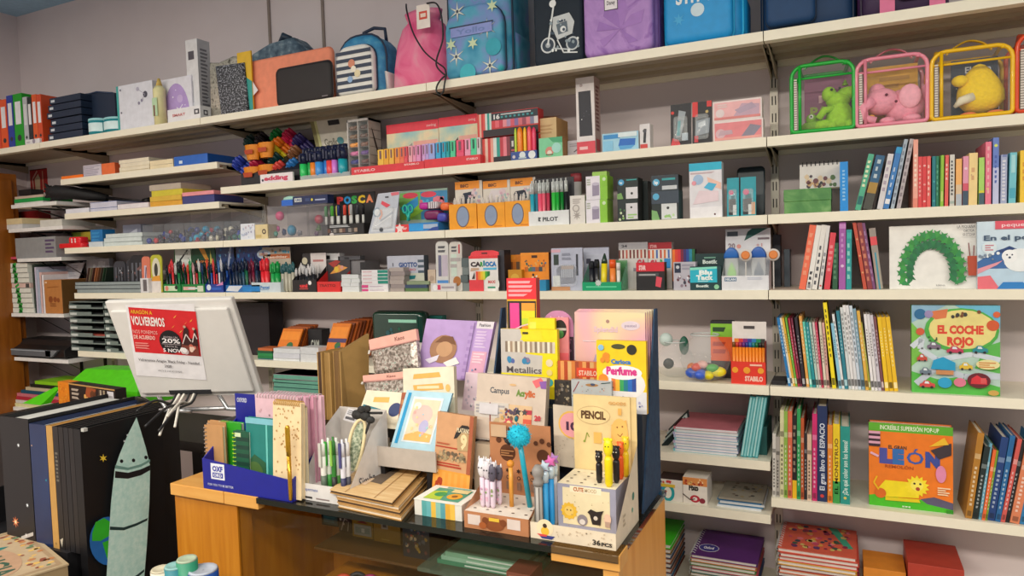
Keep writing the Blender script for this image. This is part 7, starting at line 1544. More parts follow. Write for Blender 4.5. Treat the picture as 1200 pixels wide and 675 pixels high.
# poster on the wall
a0,a1,c0,c1=ybox(35.5,55,198,226,WALL_Y-.004)
mb=MB();mb.box(a0,a1,WALL_Y-.004,WALL_Y-.0005,c0,c1,'#b3201f')
mb.front(a0,a1,WALL_Y-.004,c0,c1,[('p',[(.3,0),(.28,.6),(.5,.8),(.6,.6),(.58,0)],'#d8c0a0'),('l',[(.18,.05),(.15,.6),(.45,.92)],.07,'#dca898'),('r',.74,.05,.8,.9,'#e0a890'),('r',0,.96,1,1,'#4a1410')])
tag(mb.build('wall_poster',None),'small red poster with pale arch drawing on the corner wall','poster')
slab_stack('book',['white book at the bottom of the flat pile in the corner','green covered book lying in the flat corner pile','white and red edged book on top of the flat corner pile'],'book',17,50,[236.5,232,229],.02,ZE1,.14,['#dcdad4','#1a9a4a','#c8b0a0'],'flat books in the corner',seed=21)
carton('black_box','small black box standing on the flat corner books','box',22,36,222,.05,ZE1+.05,.06,'#1a191c')
slab_stack('paper_pile',['loose white sheets hanging at the corner board edge','cream card box lying on the loose white sheets'],'paper',4,26,[263,256],.01,ZE2,.15,['#d4d2d2','#d8c49a'],'corner papers',seed=22)
slab_stack('paper_pile',['white papers lying flat between red wallet and board end'],'paper',46,71,[257],.012,ZE2,.16,['#cfccc4'],'corner papers',seed=23)
carton('red_wallet','dark red flat wallet behind the corner papers','wallet',6,46,248,.12,ZE2,.06,'#8a1a1e',[('p',[(.4,.3),(1,.4),(1,.6),(.4,.7)],'#b83a34'),('e',.45,.7,.06,None,'#8a8078')])
carton('grey_carton','big plain grey carton on the dark corner board','carton',19,66,278,.015,ZEb,.16,'#8f9092',[('lines',.75,.2,.98,.9,4,'#5a4a6a',2)])
carton('pink_folder','pink folders lying on top of the white box pile','folder',12,41,303.5,.02,ZE3+.268,.14,'#c84a60')
# white boxes with green scribble
ys=[362-5.6*k for k in range(10)]
grs=M('#2f9a3f',.5,0,1,0,0)
for k in range(10):
 xl=13.5-.55*k;
 X,wd,hb=fit(xl,xl+26.5,ys[k]-5.6 if k else 362-5.6,.014,ZE3)
 t=fit(13,40,308,.014,ZE3)[2]/10
 out=k == 5
 mb=MB();mb.box(-wd/2-(.02 if out else 0),wd/2,0,.15,0,t*.96,'#dcdcd4' if not out else '#d8b8b0')
 mb.front(-wd/2,wd/2,0,0,t*.96,[('l',[(.34,.1),(.5,.35),(.36,.6),(.52,.95)],.06,grs),('l',[(.38,.9),(.5,.5)],.04,grs)] if not out else [('r',.8,.1,.95,.9,'#4a4a4a'),('l',[(.34,.2),(.5,.8)],.06,grs)])
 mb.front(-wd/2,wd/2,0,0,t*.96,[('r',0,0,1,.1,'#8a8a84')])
 tag(mb.build('paper_box',None,(X,.014+.002*(k % 2),ZE3+t*k)),'white paper box with green scribble, %s from the bottom of the corner pile' % ORD[k],'box','white boxes with green scribble')
carton('cardboard_carton','brown cardboard carton beside the white box pile','carton',53.5,74,328,.012,ZE3,.16,M('#b5763c',.7),[('e',.35,.42,.12,None,'#8a4a24'),('e',.6,.42,.1,None,'#8a4a24'),('e',.78,.4,.08,None,'#8a4a24'),('lines',.3,.2,.8,.32,2,'#8a5228',4),('r',.08,.9,.2,.95,'#e8c8a8'),('l',[(.2,.78),(.8,.8)],.03,'#a0622e')],side='#6a4a24',bevel=.002)
for k,(x0,hx,nm) in enumerate(((41,'#2a3a34','dark green'),(43,'#c0bcd0','lavender white'),(46,'#a8b4c8','pale blue'),(49,'#dcb8b4','pinkish'),(51,'#e8e4ea','white'))):
 X,wd,h=fit(x0,x0+2.6,310+k*3,.02,ZE3)
 r=thing('folder','%s thin folder upright between white boxes and brown carton' % nm,'folder',(X,.02,ZE3),group='thin folders in the corner')
 mb=MB();mb.box(-wd/2,wd/2,0,.002,0,h,hx);mb.box(-wd/2,-wd/2+.002,.002,.15,0,h,hx);mb.box(wd/2-.002,wd/2,.002,.15,0,h,hx);mb.build('cover',r)
 p=MB();p.box(-wd/2+.002,wd/2-.002,.003,.145,.002,h-.004,'#e4e0dc');p.build('sheets',r)
quadcard('magazine','grey cream magazine leaning behind the brown carton','magazine',(50,345,),(84,335),(43,305),.17,.2,.006,'#b9b2a4',[('r',.25,.55,.85,.78,'#3a3c44'),('lines',.25,.82,.8,.9,1,'#6a6660',2),('r',.05,.0,.9,.4,'#4a9ad0')])
quadcard('price_card','white paper card leaning above the brown carton','card',(71,329),(91,328),(79,309),.13,.16,.003,'#d8dae2',[('lines',.1,.2,.9,.9,6,'#b8bcc8',3)])
carton('grey_catalogue','grey catalogue standing behind the brown paper swatches','catalogue',103,130,303,.16,Z3,.02,'#a8aab2',[('dots',.1,.6,.9,.95,9,.07,['#8a8ca0','#c8cad0'],2),('r',.4,0,1,.6,'#5a5c66')])
# laminator
X,wd,h=fit(13.5,76,399,.005,ZE4)
r=thing('laminator','black and grey desktop laminator on a bracketed corner board','laminator',(X,.005,ZE4))
mb=MB()
prof=[(0,.008),(0,h*.5),(.03,h*.7),(.05,h*.98),(.15,h),(.17,h*.5),(.17,.008)]
vs=[(s*wd/2,y,z) for s in (-1,1) for y,z in prof];n=len(prof)
mb.add(vs,[tuple(range(n)),tuple(reversed(range(n,2*n)))]+[(i,n+i,n+(i+1) % n,(i+1) % n) for i in range(n)],M('#1b1a1c',.35));mb.build('housing',r,bevel=.003)
mb=MB();mb.box(-wd/2-.004,wd*.3,-.012,.0,h*.12,h*.5,M('#6f7780',.3,.3));mb.prism([(wd*.3,h*.12),(wd*.42,h*.5),(wd*.2,h*.5),(wd*.2,h*.12)],-.012,0,M('#8a929a',.3,.3));mb.build('front_trim',r,bevel=.002)
mb=MB();mb.box(-wd*.45,wd*.2,-.0135,-.012,h*.42,h*.46,'#a8b0b8');mb.build('slot',r)
for s in (-1,1):
 m=MB();m.lathe([(.01,0),(.01,.008)],BLACK,10,(s*wd*.4,.05,0));m.lathe([(.01,0),(.01,.008)],BLACK,10,(s*wd*.4,.14,0));m.build('foot',r)
# umbrella
r=thing('umbrella','folded black umbrella lying across the boards above white papers','umbrella',(0,0,0))
pA=onY(58,226,.03);pB=onY(86,226,.06);pC=onY(126,232,.12);pD=onY(168,236,.16)
r.location=pA
def L_(p):return tuple(p-pA)
mb=MB();mb.tube([L_(pA),L_(onY(66,226,.035)),L_(pB),L_(onY(106,229,.09)),L_(pC)],[.022,.036,.03,.026,.016],M('#131216',.7,0,1,0,.3,60,0,.5),9)
for k in range(7):
 a_=k*.9;q_=onY(60+k*1.4,226,.033)-pA
 mb.tube([tuple(q_),tuple(q_+Vector((-.03-.008*(k % 3),.03*math.cos(a_),.045*math.sin(a_))))],[.018,.004],M('#131216',.7,0,1,0,.3,60,0,.5),6)
mb.build('canopy',r)
mb=MB();mb.tube([L_(pC),L_(onY(150,234.5,.15)),L_(pD)],[.008,.006,.006],M('#1a1a1e',.4),8);mb.build('shaft',r)
mb=MB();mb.tube([L_(pD),tuple(pD-pA+Vector((.03,.01,.004)))],[.012,.014],BLACK,8);mb.build('handle',r)
# coloured folders on the low board
fc=[('#d8d2a0','pale yellow'),('#cfcac4','white'),('#b02a3c','crimson'),('#c8707c','rose edged'),('#15506a','petrol blue'),('#c8b89a','beige edged'),('#1a1f1c','black'),('#8ac81f','lime')]
for k,(hx,nm) in enumerate(fc):
 x0=onY(4+k*4.6,470,.0).x;x1=onY(84,470,.0).x
 z0_=ZE5;t=.0155
 mb=MB();mb.box(x0,x1,0,.15,0,t*.95,hx)
 tag(mb.build('card_folder',None,(0,-.005+.004*k,z0_+t*k)),'%s folder in the stepped pile beside the cabinet, %s from the bottom' % (nm,ORD[k]),'folder','stepped folder pile')

# ================================================================ desk behind the counter
DZ=1.0
desk=thing('desk','dark desk surface behind the counter carrying the green tray','desk',(-2.2,-.4,0))
mb=MB();mb.box(-.5,.62,-.1,.2,DZ-.03,DZ,'#2a2624');mb.build('top',desk)
for sx in (-.46,.58):
 for sy in (-.07,.16):
  m=MB();m.box(sx-.02,sx+.02,sy-.02,sy+.02,0,DZ-.03,'#222022');m.build('leg',desk)
pbl=onY(70,478,-.3);pbr=onY(150,470,-.3)
b0,b1,c0,c1=ybox(88,151,449,476,-.32)
w_=.46;X=onY(70,476,-.3).x
hh=onY(79,450,-.3).z-DZ
r=thing('snack_box','long dark box with food picture, barcode and orange end','box',(X,-.3,DZ),rz=-.12)
mb=MB();w_=onY(151,470,-.3).x-X;we=w_*.2
mb.box(we,w_,0,.04,0,hh*1.08,'#241a18');mb.front(we,w_,0,0,hh*1.08,[('p',[(.3,.1),(.55,.05),(.6,.9),(.4,.95)],'#a8522a'),('dots',.3,.1,.62,.9,14,.03,['#d8783a','#c83a2a','#e8b060','#6a3a1f'],2),('stripes',.65,.1,.82,.9,['#4a3a30','#b8a890','#3a2a26','#a8987a','#33261f']),('r',.84,.25,.97,.9,'#d8d4d8'),('stripes',.86,.35,.95,.75,['#3a3a3a','#d8d4d8']*4),('lines',.06,.4,.26,.85,3,'#b8a898',3),('r',0,.95,1,1,'#c89a5a')]);mb.build('sleeve',r)
m=MB();m.box(0,we,-.002,.04,0,hh*1.08,'#e8861c');m.front(0,we,-.002,0,hh*1.08,[('dots',.05,.05,.95,.95,30,.05,['#f0a83a','#d8701a'],4)]);m.build('end',r)
GRN=M('#4fc414',.45)
r=thing('green_tray','large bright lime green desk tray behind the dark food box','tray',(0,0,0))
TL=onY(84,431,-.17);TR=onY(152,420,-.17);BL=onY(76,452,-.2);BR=onY(160,446,-.2)
base=Vector((BL.x,-.2,DZ));r.location=base
def G_(p):return tuple(p-base)
mb=MB();z1=BL.z-DZ;wx=BR.x-BL.x
vs=[(0,0,0),(wx,0,0),(wx,.17,0),(0,.17,0),(0,0,z1),(wx,0,z1),(wx-.02,.07,z1+.07),(.03,.07,z1+.06),(wx-.02,.17,z1+.07),(.03,.17,z1+.06)]
mb.add(vs,[(0,1,5,4),(4,5,6,7),(7,6,8,9),(1,2,8,6,5),(0,4,7,9,3),(2,3,9,8),(3,2,1,0)],GRN);mb.build('tray',r,bevel=.003)
m=MB();c_=onY(69,478,-.28);m.add([(-.12,-.1,0),(0,-.1,0),(.0,-.02,z1*.95),(-.03,-.02,z1*.95),(-.12,-.06,0),(0,-.06,0)],[(0,1,2,3),(4,3,2,5),(0,3,4),(1,5,2),(0,4,5,1)],GRN);m.build('flap',r)
p=onY(150,466,-.42)
r=thing('telephone','glossy black telephone handset lying before the monitor','telephone',(p.x-.04,-.44,DZ))
mb=MB();bkm=M('#14151a',.15,0,1,.5,0)
mb.rings([[(x,y*.5+(.05*s) if False else .04+w2*math.cos(t)*.5,.03+z_+w2*.32*math.sin(t)) for t in [2*PI*j/14 for j in range(14)]] for x,z_,w2,s,y in ((-.12,.0,.004,0,0),(-.115,.002,.04,0,0),(-.06,.02,.07,0,0),(.0,.035,.085,0,0),(.06,.04,.09,0,0),(.1,.03,.07,0,0),(.115,.025,.01,0,0))],bkm);mb.build('handset',r)
m=MB();m.puff(rrect(.2,.028,.01,3,0,0),-.02,.12,bkm,.01);m.build('base',r)
# monitor on the cash drawer
r=thing('cash_drawer','long black cash drawer on the wooden counter end','cash drawer',(-1.07,-.752,1.0305))
mb=MB();dk=M('#121215',.35)
mb.box(-.205,.185,0,.26,.01,.112,dk);mb.build('body',r,bevel=.004)
m=MB();m.box(-.198,.178,-.006,0,.018,.095,M('#0d0d10',.3));o=m.build('drawer_front',r,bevel=.003)
m2=MB();m2.lathe([(.008,0),(.008,.004)],'#8a8a8e',12);m2.build('lock',o,(0.02,-.006,.06),(PI/2,0,0))
for s in (-.18,.16):
 for y in (.02,.22):
  m=MB();m.box(s-.01,s+.01,y-.01,y+.01,0,.01,BLACK);m.build('foot',r)
Zb=1.185
bl=onZ(165,466,Zb);br=onZ(307,463,Zb);tl=onX(123,352,bl.x);tr=onX(270,351,br.x)
mw=M('#d9d6d3',.35,0,1,.1,.02)
r=thing('monitor','white computer monitor seen from behind with a notice taped on','monitor',((bl.x+br.x)/2,(bl.y+br.y)/2,1.143))
o_=Vector(r.location)
mb=MB()
U=(br-bl);V=((tl-bl)+(tr-br))*.5;N=V.cross(U).normalized()      # away from us
B0=bl-o_
def quadbox(mb,O,U,V,Nn,t,m,e=None):
 c=[O,O+U,O+U+V,O+V];d=[p+Nn*t for p in c]
 mb.add([tuple(p) for p in c+d],[(0,1,2,3),(7,6,5,4),(0,4,5,1),(1,5,6,2),(2,6,7,3),(3,7,4,0)],m)
quadbox(mb,B0,U,V,N,.02,mw)
quadbox(mb,B0+U*.04+V*.06-N*.012,U*.92,V*.86,N,.0125,mw)
mb.build('back_shell',r,bevel=.004)
m=MB();quadbox(m,B0+U*.02+V*.03+N*.0205,U*.96,V*.94,N,.002,M('#15161a',.1));m.build('screen',r)
m=MB()
for s in (.12,.62):
 a_=B0+U*s+V*.05+N*.01
 m.tube([tuple(a_),tuple(a_+Vector((.03,.01,-(a_.z)+.006))),tuple(a_+Vector((.11,.02,-(a_.z)+.006)))],.006,M('#c9c9cc',.2,.7),8)
m.tube([tuple(B0+U*.15+Vector((0,0,-B0.z+.006))),tuple(B0+U*.95+Vector((0,.02,-B0.z+.006)))],.006,M('#c9c9cc',.2,.7),8)
m.build('stand',r)
m=MB();quadbox(m,B0+U*.28+V*.05-N*.014,U*.34,V*.045,N,.002,'#26262a');m.build('port_strip',r)
for k,(u0,hx,x1,y1) in enumerate(((.36,'#d8d4cc',187,510),(.4,'#ddd8ce',205,500),(.44,'#1a1a1e',170,500),(.48,'#cfcac0',196,488),(.5,'#18181c',186,505),(.33,'#141418',160,482))):
 a_=B0+U*u0+V*.06-N*.016;e_=onY(x1,y1,-.86 if y1 > 495 else -.84)-o_
 m=MB();m.tube(curve([tuple(a_),tuple(a_-N*.03+Vector((0,0,-.01))),tuple((a_+e_)/2+Vector((.02,-.02,.01))),tuple(e_)]),.0032,hx,6);m.build('cable',r)
# notice
def on_back(x,y):                                  # photo point on the plane of the monitor back
 P0=B0+o_-N*.0135;v=ray(x,y);k=(P0-CAM).dot(N)/v.dot(N);return CAM+v*k
q0,q1,q2,q3=on_back(160,440),on_back(242,445.5),on_back(227,356),on_back(147,357.5)
mb=MB();base=q0.copy()
mb.add([tuple(p-base) for p in (q0,q1,q2,q3)]+[tuple(p-base+N*.0006) for p in (q0,q1,q2,q3)],[(0,1,2,3),(7,6,5,4),(0,4,5,1),(1,5,6,2),(2,6,7,3),(3,7,4,0)],'#e9e6ea')
Un=q1-q0;Vn=q3-q0
conf=[('p',[(u,v),(u+.03,v+.02),(u+.05,v+.05),(u+.015,v+.02)],c) for u,v,c in ((.64,.86,'#f0b84a'),(.86,.82,'#f0a83a'),(.6,.72,'#e88a3a'),(.7,.66,'#e8c04a'),(.56,.38,'#f08a3a'),(.48,.4,'#d8a030'),(.78,.78,'#e86a4a'))]
mb.art((0,0,0),tuple(Un),tuple(Vn),[('r',.035,.345,.965,.975,'#d5232b')]+conf+[('t',.06,.895,.3,.05,'ARAGÓN A','#f0c02a',.06),('t',.055,.74,.46,.115,'VOLVEREMOS','#f0e4e0',.03),('t',.055,.62,.34,.05,'NOS PONEMOS','#f0b8b0',.0),('t',.055,.545,.3,.05,'DE ACUERDO','#f0b8b0',.04),('lines',.06,.4,.3,.5,3,'#e88a84',3),
       ('e',.565,.53,.155,.165,'#16131a'),('t',.47,.58,.2,.03,'AHORA UN','#c8b8bc',.0),('t',.45,.515,.25,.06,'20%','#f4eef0',.02),('r',.44,.495,.7,.5,'#c8b8bc'),('t',.48,.455,.18,.025,'HASTA EL','#c8b8bc',.0),('t',.45,.385,.25,.05,'5 NOV','#f4eef0',.02),
       ('p',[(.72,.37),(.95,.36),(.95,.56),(.86,.6),(.72,.52)],'#7a3a30'),('p',[(.74,.55),(.76,.68),(.8,.78),(.84,.72),(.83,.6),(.9,.6),(.92,.76),(.95,.72),(.95,.5),(.74,.5)],'#3a1a1c'),('e',.79,.76,.02,None,'#caa08a'),('e',.915,.74,.02,None,'#caa08a'),('dots',.68,.36,.82,.48,8,.04,['#e0dce0','#c8b8b8','#f0ecec'],4),('dots',.8,.37,.95,.52,9,.03,['#c86a5a','#5a2a24','#e8c8b8'],6),('l',[(.74,.52),(.8,.66),(.86,.56)],.012,'#e8d8d4'),('l',[(.88,.55),(.92,.68),(.95,.6)],.012,'#e8d8d4'),
       ('t',.08,.235,.86,.036,"Volveremos Aragón 'Black Friday - Navidad",'#3a363c',.02),('t',.44,.165,.1,.035,'2020','#3a363c',.02),('t',.34,.1,.34,.024,'HASTA EL 5 DE NOVIEMBRE','#5a565c',.0)])
tag(mb.build('taped_notice',None,tuple(base)),'white notice with red sale poster taped on the monitor back','notice')

# ================================================================ rack of big portfolios at the counter's end
FX=-1.485
yn=onX(97,500,FX);yf_=onX(187,486,FX)
YN=yn.y;TZ=(yn.z+yf_.z)/2
RB=onY(60,641,YN).z
TBZ=RB-.2
tb=thing('low_table','low dark table carrying the portfolio rack and boxed book','table',(-1.6,-1.0,0))
mb=MB();mb.box(-.75,.33,-.42,.36,TBZ-.03,TBZ,'#1a181a');mb.build('top',tb)
for sx in (-.7,.28):
 for sy in (-.38,.32):
  m=MB();m.box(sx-.02,sx+.02,sy-.02,sy+.02,0,TBZ-.03,'#1a181a');m.build('leg',tb)
rk=thing('portfolio_rack','black floor of the rack holding upright portfolios','rack',(FX-.18,YN,TBZ))
mb=MB();mb.box(-.3,.105,-.01,.34,.0,.2,'#17161a');mb.box(-.3,-.29,-.01,.34,.2,.3,'#17161a');mb.build('base',rk)
def portfolio(label,xl,xr,hx,ybot=None,prims=(),pages='#d8d4cc',depth=.3,dz=0.,grp='upright portfolios'):
 a=onY(xl,560,YN).x;b=min(onY(xr,560,YN).x,FX)
 rb=TBZ if 'rocket' in label else RB
 r=thing('portfolio',label,'portfolio',(a,YN,rb),group=grp)
 w_=b-a;h_=TZ-rb+dz;t=min(.004,w_*.2)
 mb=MB();mb.box(0,w_,0,.003,0,h_,hx);mb.box(0,t,.003,depth,0,h_,hx);mb.box(w_-t,w_,.003,depth,0,h_,hx)
 if prims:mb.front(0,w_,0,0,h_,prims)
 mb.build('cover',r)
 p=MB();p.box(t,w_-t,.004,depth-.004,.003,h_-.012,pages);p.build('sheets',r)
 return r,w_,h_
bkm2=M('#0f0f14',.45)
star=lambda u,v,s,c:('st',u,v,s,s*.35,8,c)
portfolio('black portfolio with scattered star print at the rack end',4,37,bkm2,None,[star(.62,.78,.05,'#e8ecf0'),star(.8,.3,.05,'#e0e8f0'),star(.35,.14,.13,'#d8784a'),star(.35,.14,.06,'#f8e0b0'),('p',[(.5,-.0),(.95,.06),(.95,.09),(.52,.03)],'#b8b4b0'),star(.7,.05,.05,'#d8d8d8')],'#c8c8c4',dz=.01)
portfolio('deep blue portfolio next to the starry black one',38,57,ramp_mat('deep_blue_sky',[(.3,'#101a3c'),(.6,'#16305e'),(.75,'#1f1a44')],tex=4,rough=.4),None,[star(.85,.55,.06,'#2a9ab0'),star(.1,.82,.05,'#c8a080')],'#d8dcd8')
portfolio('slim tan cardboard portfolio in the dark rack',57.6,64.5,M('#b98d4c',.6),None,[('e',.5,.04,.12,None,'#8a6a3a')],'#c8a878')
portfolio('black portfolio with narrow grey lettering on its spine',65,71,M('#1c1818',.45),None,[('lines',.25,.55,.75,.8,8,'#6a665c',2),('p',[(.2,.08),(.8,.1),(.5,.02)],'#b8b0a0')],'#2a2624')
for k,(a_,b_) in enumerate(((71.6,77),(77.6,83),(83.6,88.6))):
 portfolio('slim black portfolio in the dark rack, %s past the lettered spine' % ORD[k],a_,b_,('#191517','#141419','#1b181a')[k],None,(),('#3a3634','#c8b8b0','#4a4644')[k])
r,w_,h_=portfolio('black portfolio with a grey rocket and small earth on its face',89,97,M('#0b0b0f',.5),None,(),'#2a2a2a',depth=onX(187,486,FX).y-YN+.015)
# rocket printed on the face that looks along the shop
mb=MB();bx_=onX(150,560,FX)
o_=Vector(r.location)
def fp(x,y,e=.002):
 p=onX(x,y,FX+e);return tuple(p-o_)
def face(pts,m,e):
 mb.add([fp(x,y,e) for x,y in pts],[tuple(range(len(pts)))],m)
rk_m=ramp_mat('rocket_speckle',[(.3,'#b4dcd4'),(.5,'#c2e4dc'),(.7,'#d2ece4')],tex=90,rough=.6)
earth=[(127+22*math.cos(t),634+28.5*math.sin(t)) for t in [2*PI*j/24 for j in range(24)]]
face(earth,'#1f66b0',.001)
face([(108,625),(112,612),(122,607),(130,612),(128,628),(118,634),(108,634)],'#2fae2a',.0012);face([(120,636),(130,632),(134,648),(126,656)],'#2fae2a',.0012)
face([(160,489),(165,505),(171,525),(176,546),(175,590),(172,640),(168,690),(124,690),(127,640),(130,590),(134.5,549),(140,533),(149,511)],rk_m,.0015)
face([(135,552),(150,554),(165,550),(176,545),(175.8,551),(165,557),(150,561),(134.6,560)],'#15151a',.0018)
face([(129,617),(145,618),(160,613),(173,607),(172.5,610),(160,616),(145,621.5),(128.6,621)],'#1f3a3a',.0018)
face([(150,680),(160,674),(169,667),(169,670),(160,677.5),(152,684)],'#1f3a3a',.0018)
for x,y in ((142.5,540.5),(156.5,539.5),(171,536)):face([(x+2*math.cos(t),y+2.2*math.sin(t)) for t in [2*PI*j/12 for j in range(12)]],'#15151a',.0018)
face([(135,545),(150,548),(165,544),(176,538),(176,541),(165,547),(150,551),(134.8,549)],'#6f9a92',.0017)
for x,y,s,c in ((121,537,5,'#e8c43a'),(146,517,2,'#d8dce0'),(149.5,510,2,'#d8dce0')):face([(x+(s if j % 2 else s*.35)*math.cos(PI*j/6),y+(s if j % 2 else s*.35)*math.sin(PI*j/6)) for j in range(12)],c,.0012)
mb.build('cover_print',r)
m=MB();c_=fp(99,500.5,0);m.box(c_[0]-.008,c_[0]+.002,c_[1]-.004,c_[1]+.006,h_-.004,h_+.004,'#b8b8b4');m.build('corner_clip',r)
# boxed book lying in front
r=thing('gift_book','cream ornamental boxed book with green lettering lying by the rack','book',tuple(onZ(10,668,RB-.03)),rz=-.28)
q0=r.location
m=MB();m.box(-.16,.14,-.14,.05,0,RB-.0305-TBZ,'#2a211c');tag(m.build('plinth_box',None,(q0.x,q0.y,TBZ),(0,0,-.28)),'dark plinth box under the ornamental boxed book','box')
mb=MB();mb.box(-.19,.17,-.16,.08,.004,.03,'#94805f');mb.box(-.192,.172,-.162,.082,.03,.034,'#b09c7c')
mb.art((-.192,-.162,.034),(.364,0,0),(0,.244,0),[('r',.03,.04,.97,.96,'#a48a6c'),('r',.06,.08,.94,.92,'#b8a284'),('dots',.04,.7,.96,.96,40,.022,['#8a4a34','#5a7a5a','#b87a4a','#d8b060'],3),('dots',.04,.1,.3,.7,22,.022,['#8a4a34','#3a7a7a','#b87a4a'],7),('st',.34,.62,.08,.04,4,'#2a7a7a'),('e',.6,.5,.3,.24,'#b89478'),('t',.36,.42,.52,.2,'ALICIA','#3a5a4a',.03),('l',[(.2,.3),(.28,.4),(.2,.45)],.012,'#6a2a2a')])
mb.build('box_lid',r)
m=MB();m.box(-.188,.168,-.158,.078,0,.0045,'#efe9dc');m.build('base',r)
# rolls of tape and paint tubes on the table
for k,(x,y,hx,top,nm,dx) in enumerate(((189,668,'#d8d2c0','#c8c0a8','cream',0),(205,664,'#1f7a88','#88b8b8','light teal',0),(219,656,'#2a8a6a','#a8b8a0','sea green',0),(238,668,'#1f4a98','#b0b8c8','royal blue',0),(229,667,'#3a3a44','#9a9aa0','dark grey',0))):
 Yp=-1.02+.012*k;p=onY(x,y,Yp)
 r_=.021 if k != 3 else .03
 mb=MB();zz=p.z-TBZ
 mb.lathe([(r_*.92,0),(r_,zz*.5),(r_,zz)],hx,16);mb.lathe([(r_,zz),(r_*.9,zz+.004),(r_*.7,zz+.001),(r_*.05,zz)],top,16)
 tag(mb.build('paper_tube',None,(p.x,Yp,TBZ)),'%s paper tube standing in front of the wooden counter' % nm,'tube','paper tubes')

# ================================================================ counter with glass showcase
CT=1.03;CF=-.868;CB=-.513
XL,XR_=-1.262,-.175
xs=onZ(258,578,CT).x;xw=onZ(297,585,CT).x;xg=onZ(645,639,CT).x
ct=thing('shop_counter','beech shop counter with a dark glass top and glazed showcase front','counter',((XL+XR_)/2,CF,0))
cx=(XL+XR_)/2
def cb(x0,x1,y0,y1,z0,z1):return (x0-cx,x1-cx,y0-CF,y1-CF,z0,z1)
mb=MB();mb.box(*cb(XL,xs-.002,CF,CB,CT-.028,CT),woodtop);mb.build('wood_top',ct,bevel=.002)
mb=MB();mb.box(*cb(xs,xw,CF,CF+.02,CT-.028,CT-.0),woodtop);mb.build('edge_trim',ct,bevel=.0015)
mb=MB();mb.box(*cb(xg,XR_+.012,CF,CF+.05,CT-.028,CT-.0),woodtop);mb.build('edge_trim',ct,bevel=.0015)
mb=MB();mb.box(*cb(XL,xs-.002,CF+.012,CF+.03,.05,CT-.028),wood);mb.build('front_panel',ct)
mb=MB();mb.box(*cb(xs+.001,xs+.03,CF+.008,CF+.05,.0,CT-.028),wood);mb.build('post',ct)
mb=MB();mb.box(*cb(XR_-.02,XR_+.008,CF+.006,CF+.03,0,CT-.028),woodtop);mb.build('post',ct)
endm=ramp_mat('beech_end',[(.25,'#d08a34'),(.5,'#dd9a42'),(.8,'#e6aa56')],'noise',(12,12,1.0),.35,5,.5,tex=3)
mb=MB();mb.box(*cb(XR_-.012,XR_+.006,CF+.03,CB,0,CT-.013),endm);mb.build('end_panel',ct)
mb=MB();mb.box(*cb(XL,XL+.012,CF+.03,CB-.012,0,CT-.028),wood);mb.build('side_panel',ct)
mb=MB();mb.box(*cb(xs+.002,xs+.014,CF+.05,CB-.012,.42,CT-.028),wood);mb.build('partition',ct)
mb=MB();mb.box(*cb(XL,XR_-.012,CB-.012,CB,0,CT-.013),wood);mb.build('back_panel',ct)
mb=MB();mb.box(*cb(XL+.01,XR_-.02,CF+.03,CB-.012,.4,.42),wood);mb.build('showcase_floor',ct)
gtop=M('#16201d',.05,0,.62,.6,0)
mb=MB();mb.box(*cb(xw,XR_+.01,CF-.004,CB,CT-.012,CT),gtop);mb.build('glass_top',ct)
mb=MB();mb.box(*cb(xw,xg,CF-.0045,CF-.004,CT-.012,CT),M('#0c1512',.1));mb.build('glass_edge',ct)
mb=MB();mb.box(*cb(xs+.03,XR_-.02,CF+.012,CF+.016,.42,CT-.03),M('#5a4a2a',.05,0,.1,.4,0));mb.build('front_glass',ct)
# glass shelf inside
zs=.905
mb=MB();mb.box(*cb(-.62,XR_-.02,CF+.07,CB-.015,zs-.008,zs),M('#6a8a7a',.1,0,.4,.3,0));mb.build('inner_shelf',ct)
mb=MB();mb.box(*cb(-.95,-.63,-.735,CB-.015,.866,.872),'#5a3c18');mb.build('inner_ledge',ct)
# things inside
def inside(name,label,cat,xl,xr,yt,yb,Y,m,prims,dp=.02,Z=None):
 a,b,z0,z1=ybox(xl,xr,yt,yb,Y)
 if Z is not None:z1+=0;z0=Z
 mb=MB();w_=b-a;h_=min(z1,CT-.02)-z0
 mb.box(0,w_,0,dp,0,h_,m)
 if prims:mb.front(0,w_,0,0,h_,prims)
 return tag(mb.build(name,None,(a,Y,z0)),label,cat,'boxes inside the showcase')
SH=.872
inside('picture_box','blue framed box inside the showcase at its dim end','box',377,396,598,624,-.62,'#15242a',[('r',.12,.1,.98,.95,'#1f5a6a'),('lines',.15,.2,.9,.9,5,'#2f7a8a',2)],Z=SH)
inside('picture_box','grey box with white line drawing inside the showcase','box',397,412,602,632,-.64,'#3a2f28',[('l',[(.2,.1),(.4,.6),(.7,.9)],.08,'#c8c0b0'),('l',[(.7,.1),(.8,.6),(.4,.8)],.07,'#b0a898'),('dots',.1,.3,.9,.95,10,.08,['#8a8078','#5a4a50','#d0c8b8'],2)],Z=SH)
inside('picture_box','ochre box with a little house picture inside the showcase','box',413,437,606,632,-.65,'#a8801c',[('r',.08,.1,.92,.62,'#b0b0a0'),('r',.15,.2,.85,.5,'#8a9a8a'),('p',[(.2,.7),(.5,.85),(.8,.7)],'#8a2a1a'),('r',.45,.25,.6,.45,'#d8d8c8')],Z=SH)
inside('picture_box','plain ochre box with a small label inside the showcase','box',438,469,610,640,-.655,'#a87c14',[('r',.3,.6,.55,.95,'#b8a890'),('r',.36,.68,.5,.85,'#5a4a3a'),('r',.3,.12,.6,.16,'#c8a84a')],Z=SH)
inside('picture_box','dark box with a colourful crowd picture inside the showcase','box',472,503,613,650,-.70,'#16202a',[('dots',.04,.12,.98,.98,40,.06,['#8a6a3a','#b84a3a','#c8b890','#4a5a6a','#a88a2a','#6a3a3a'],5)],.08,Z=SH)
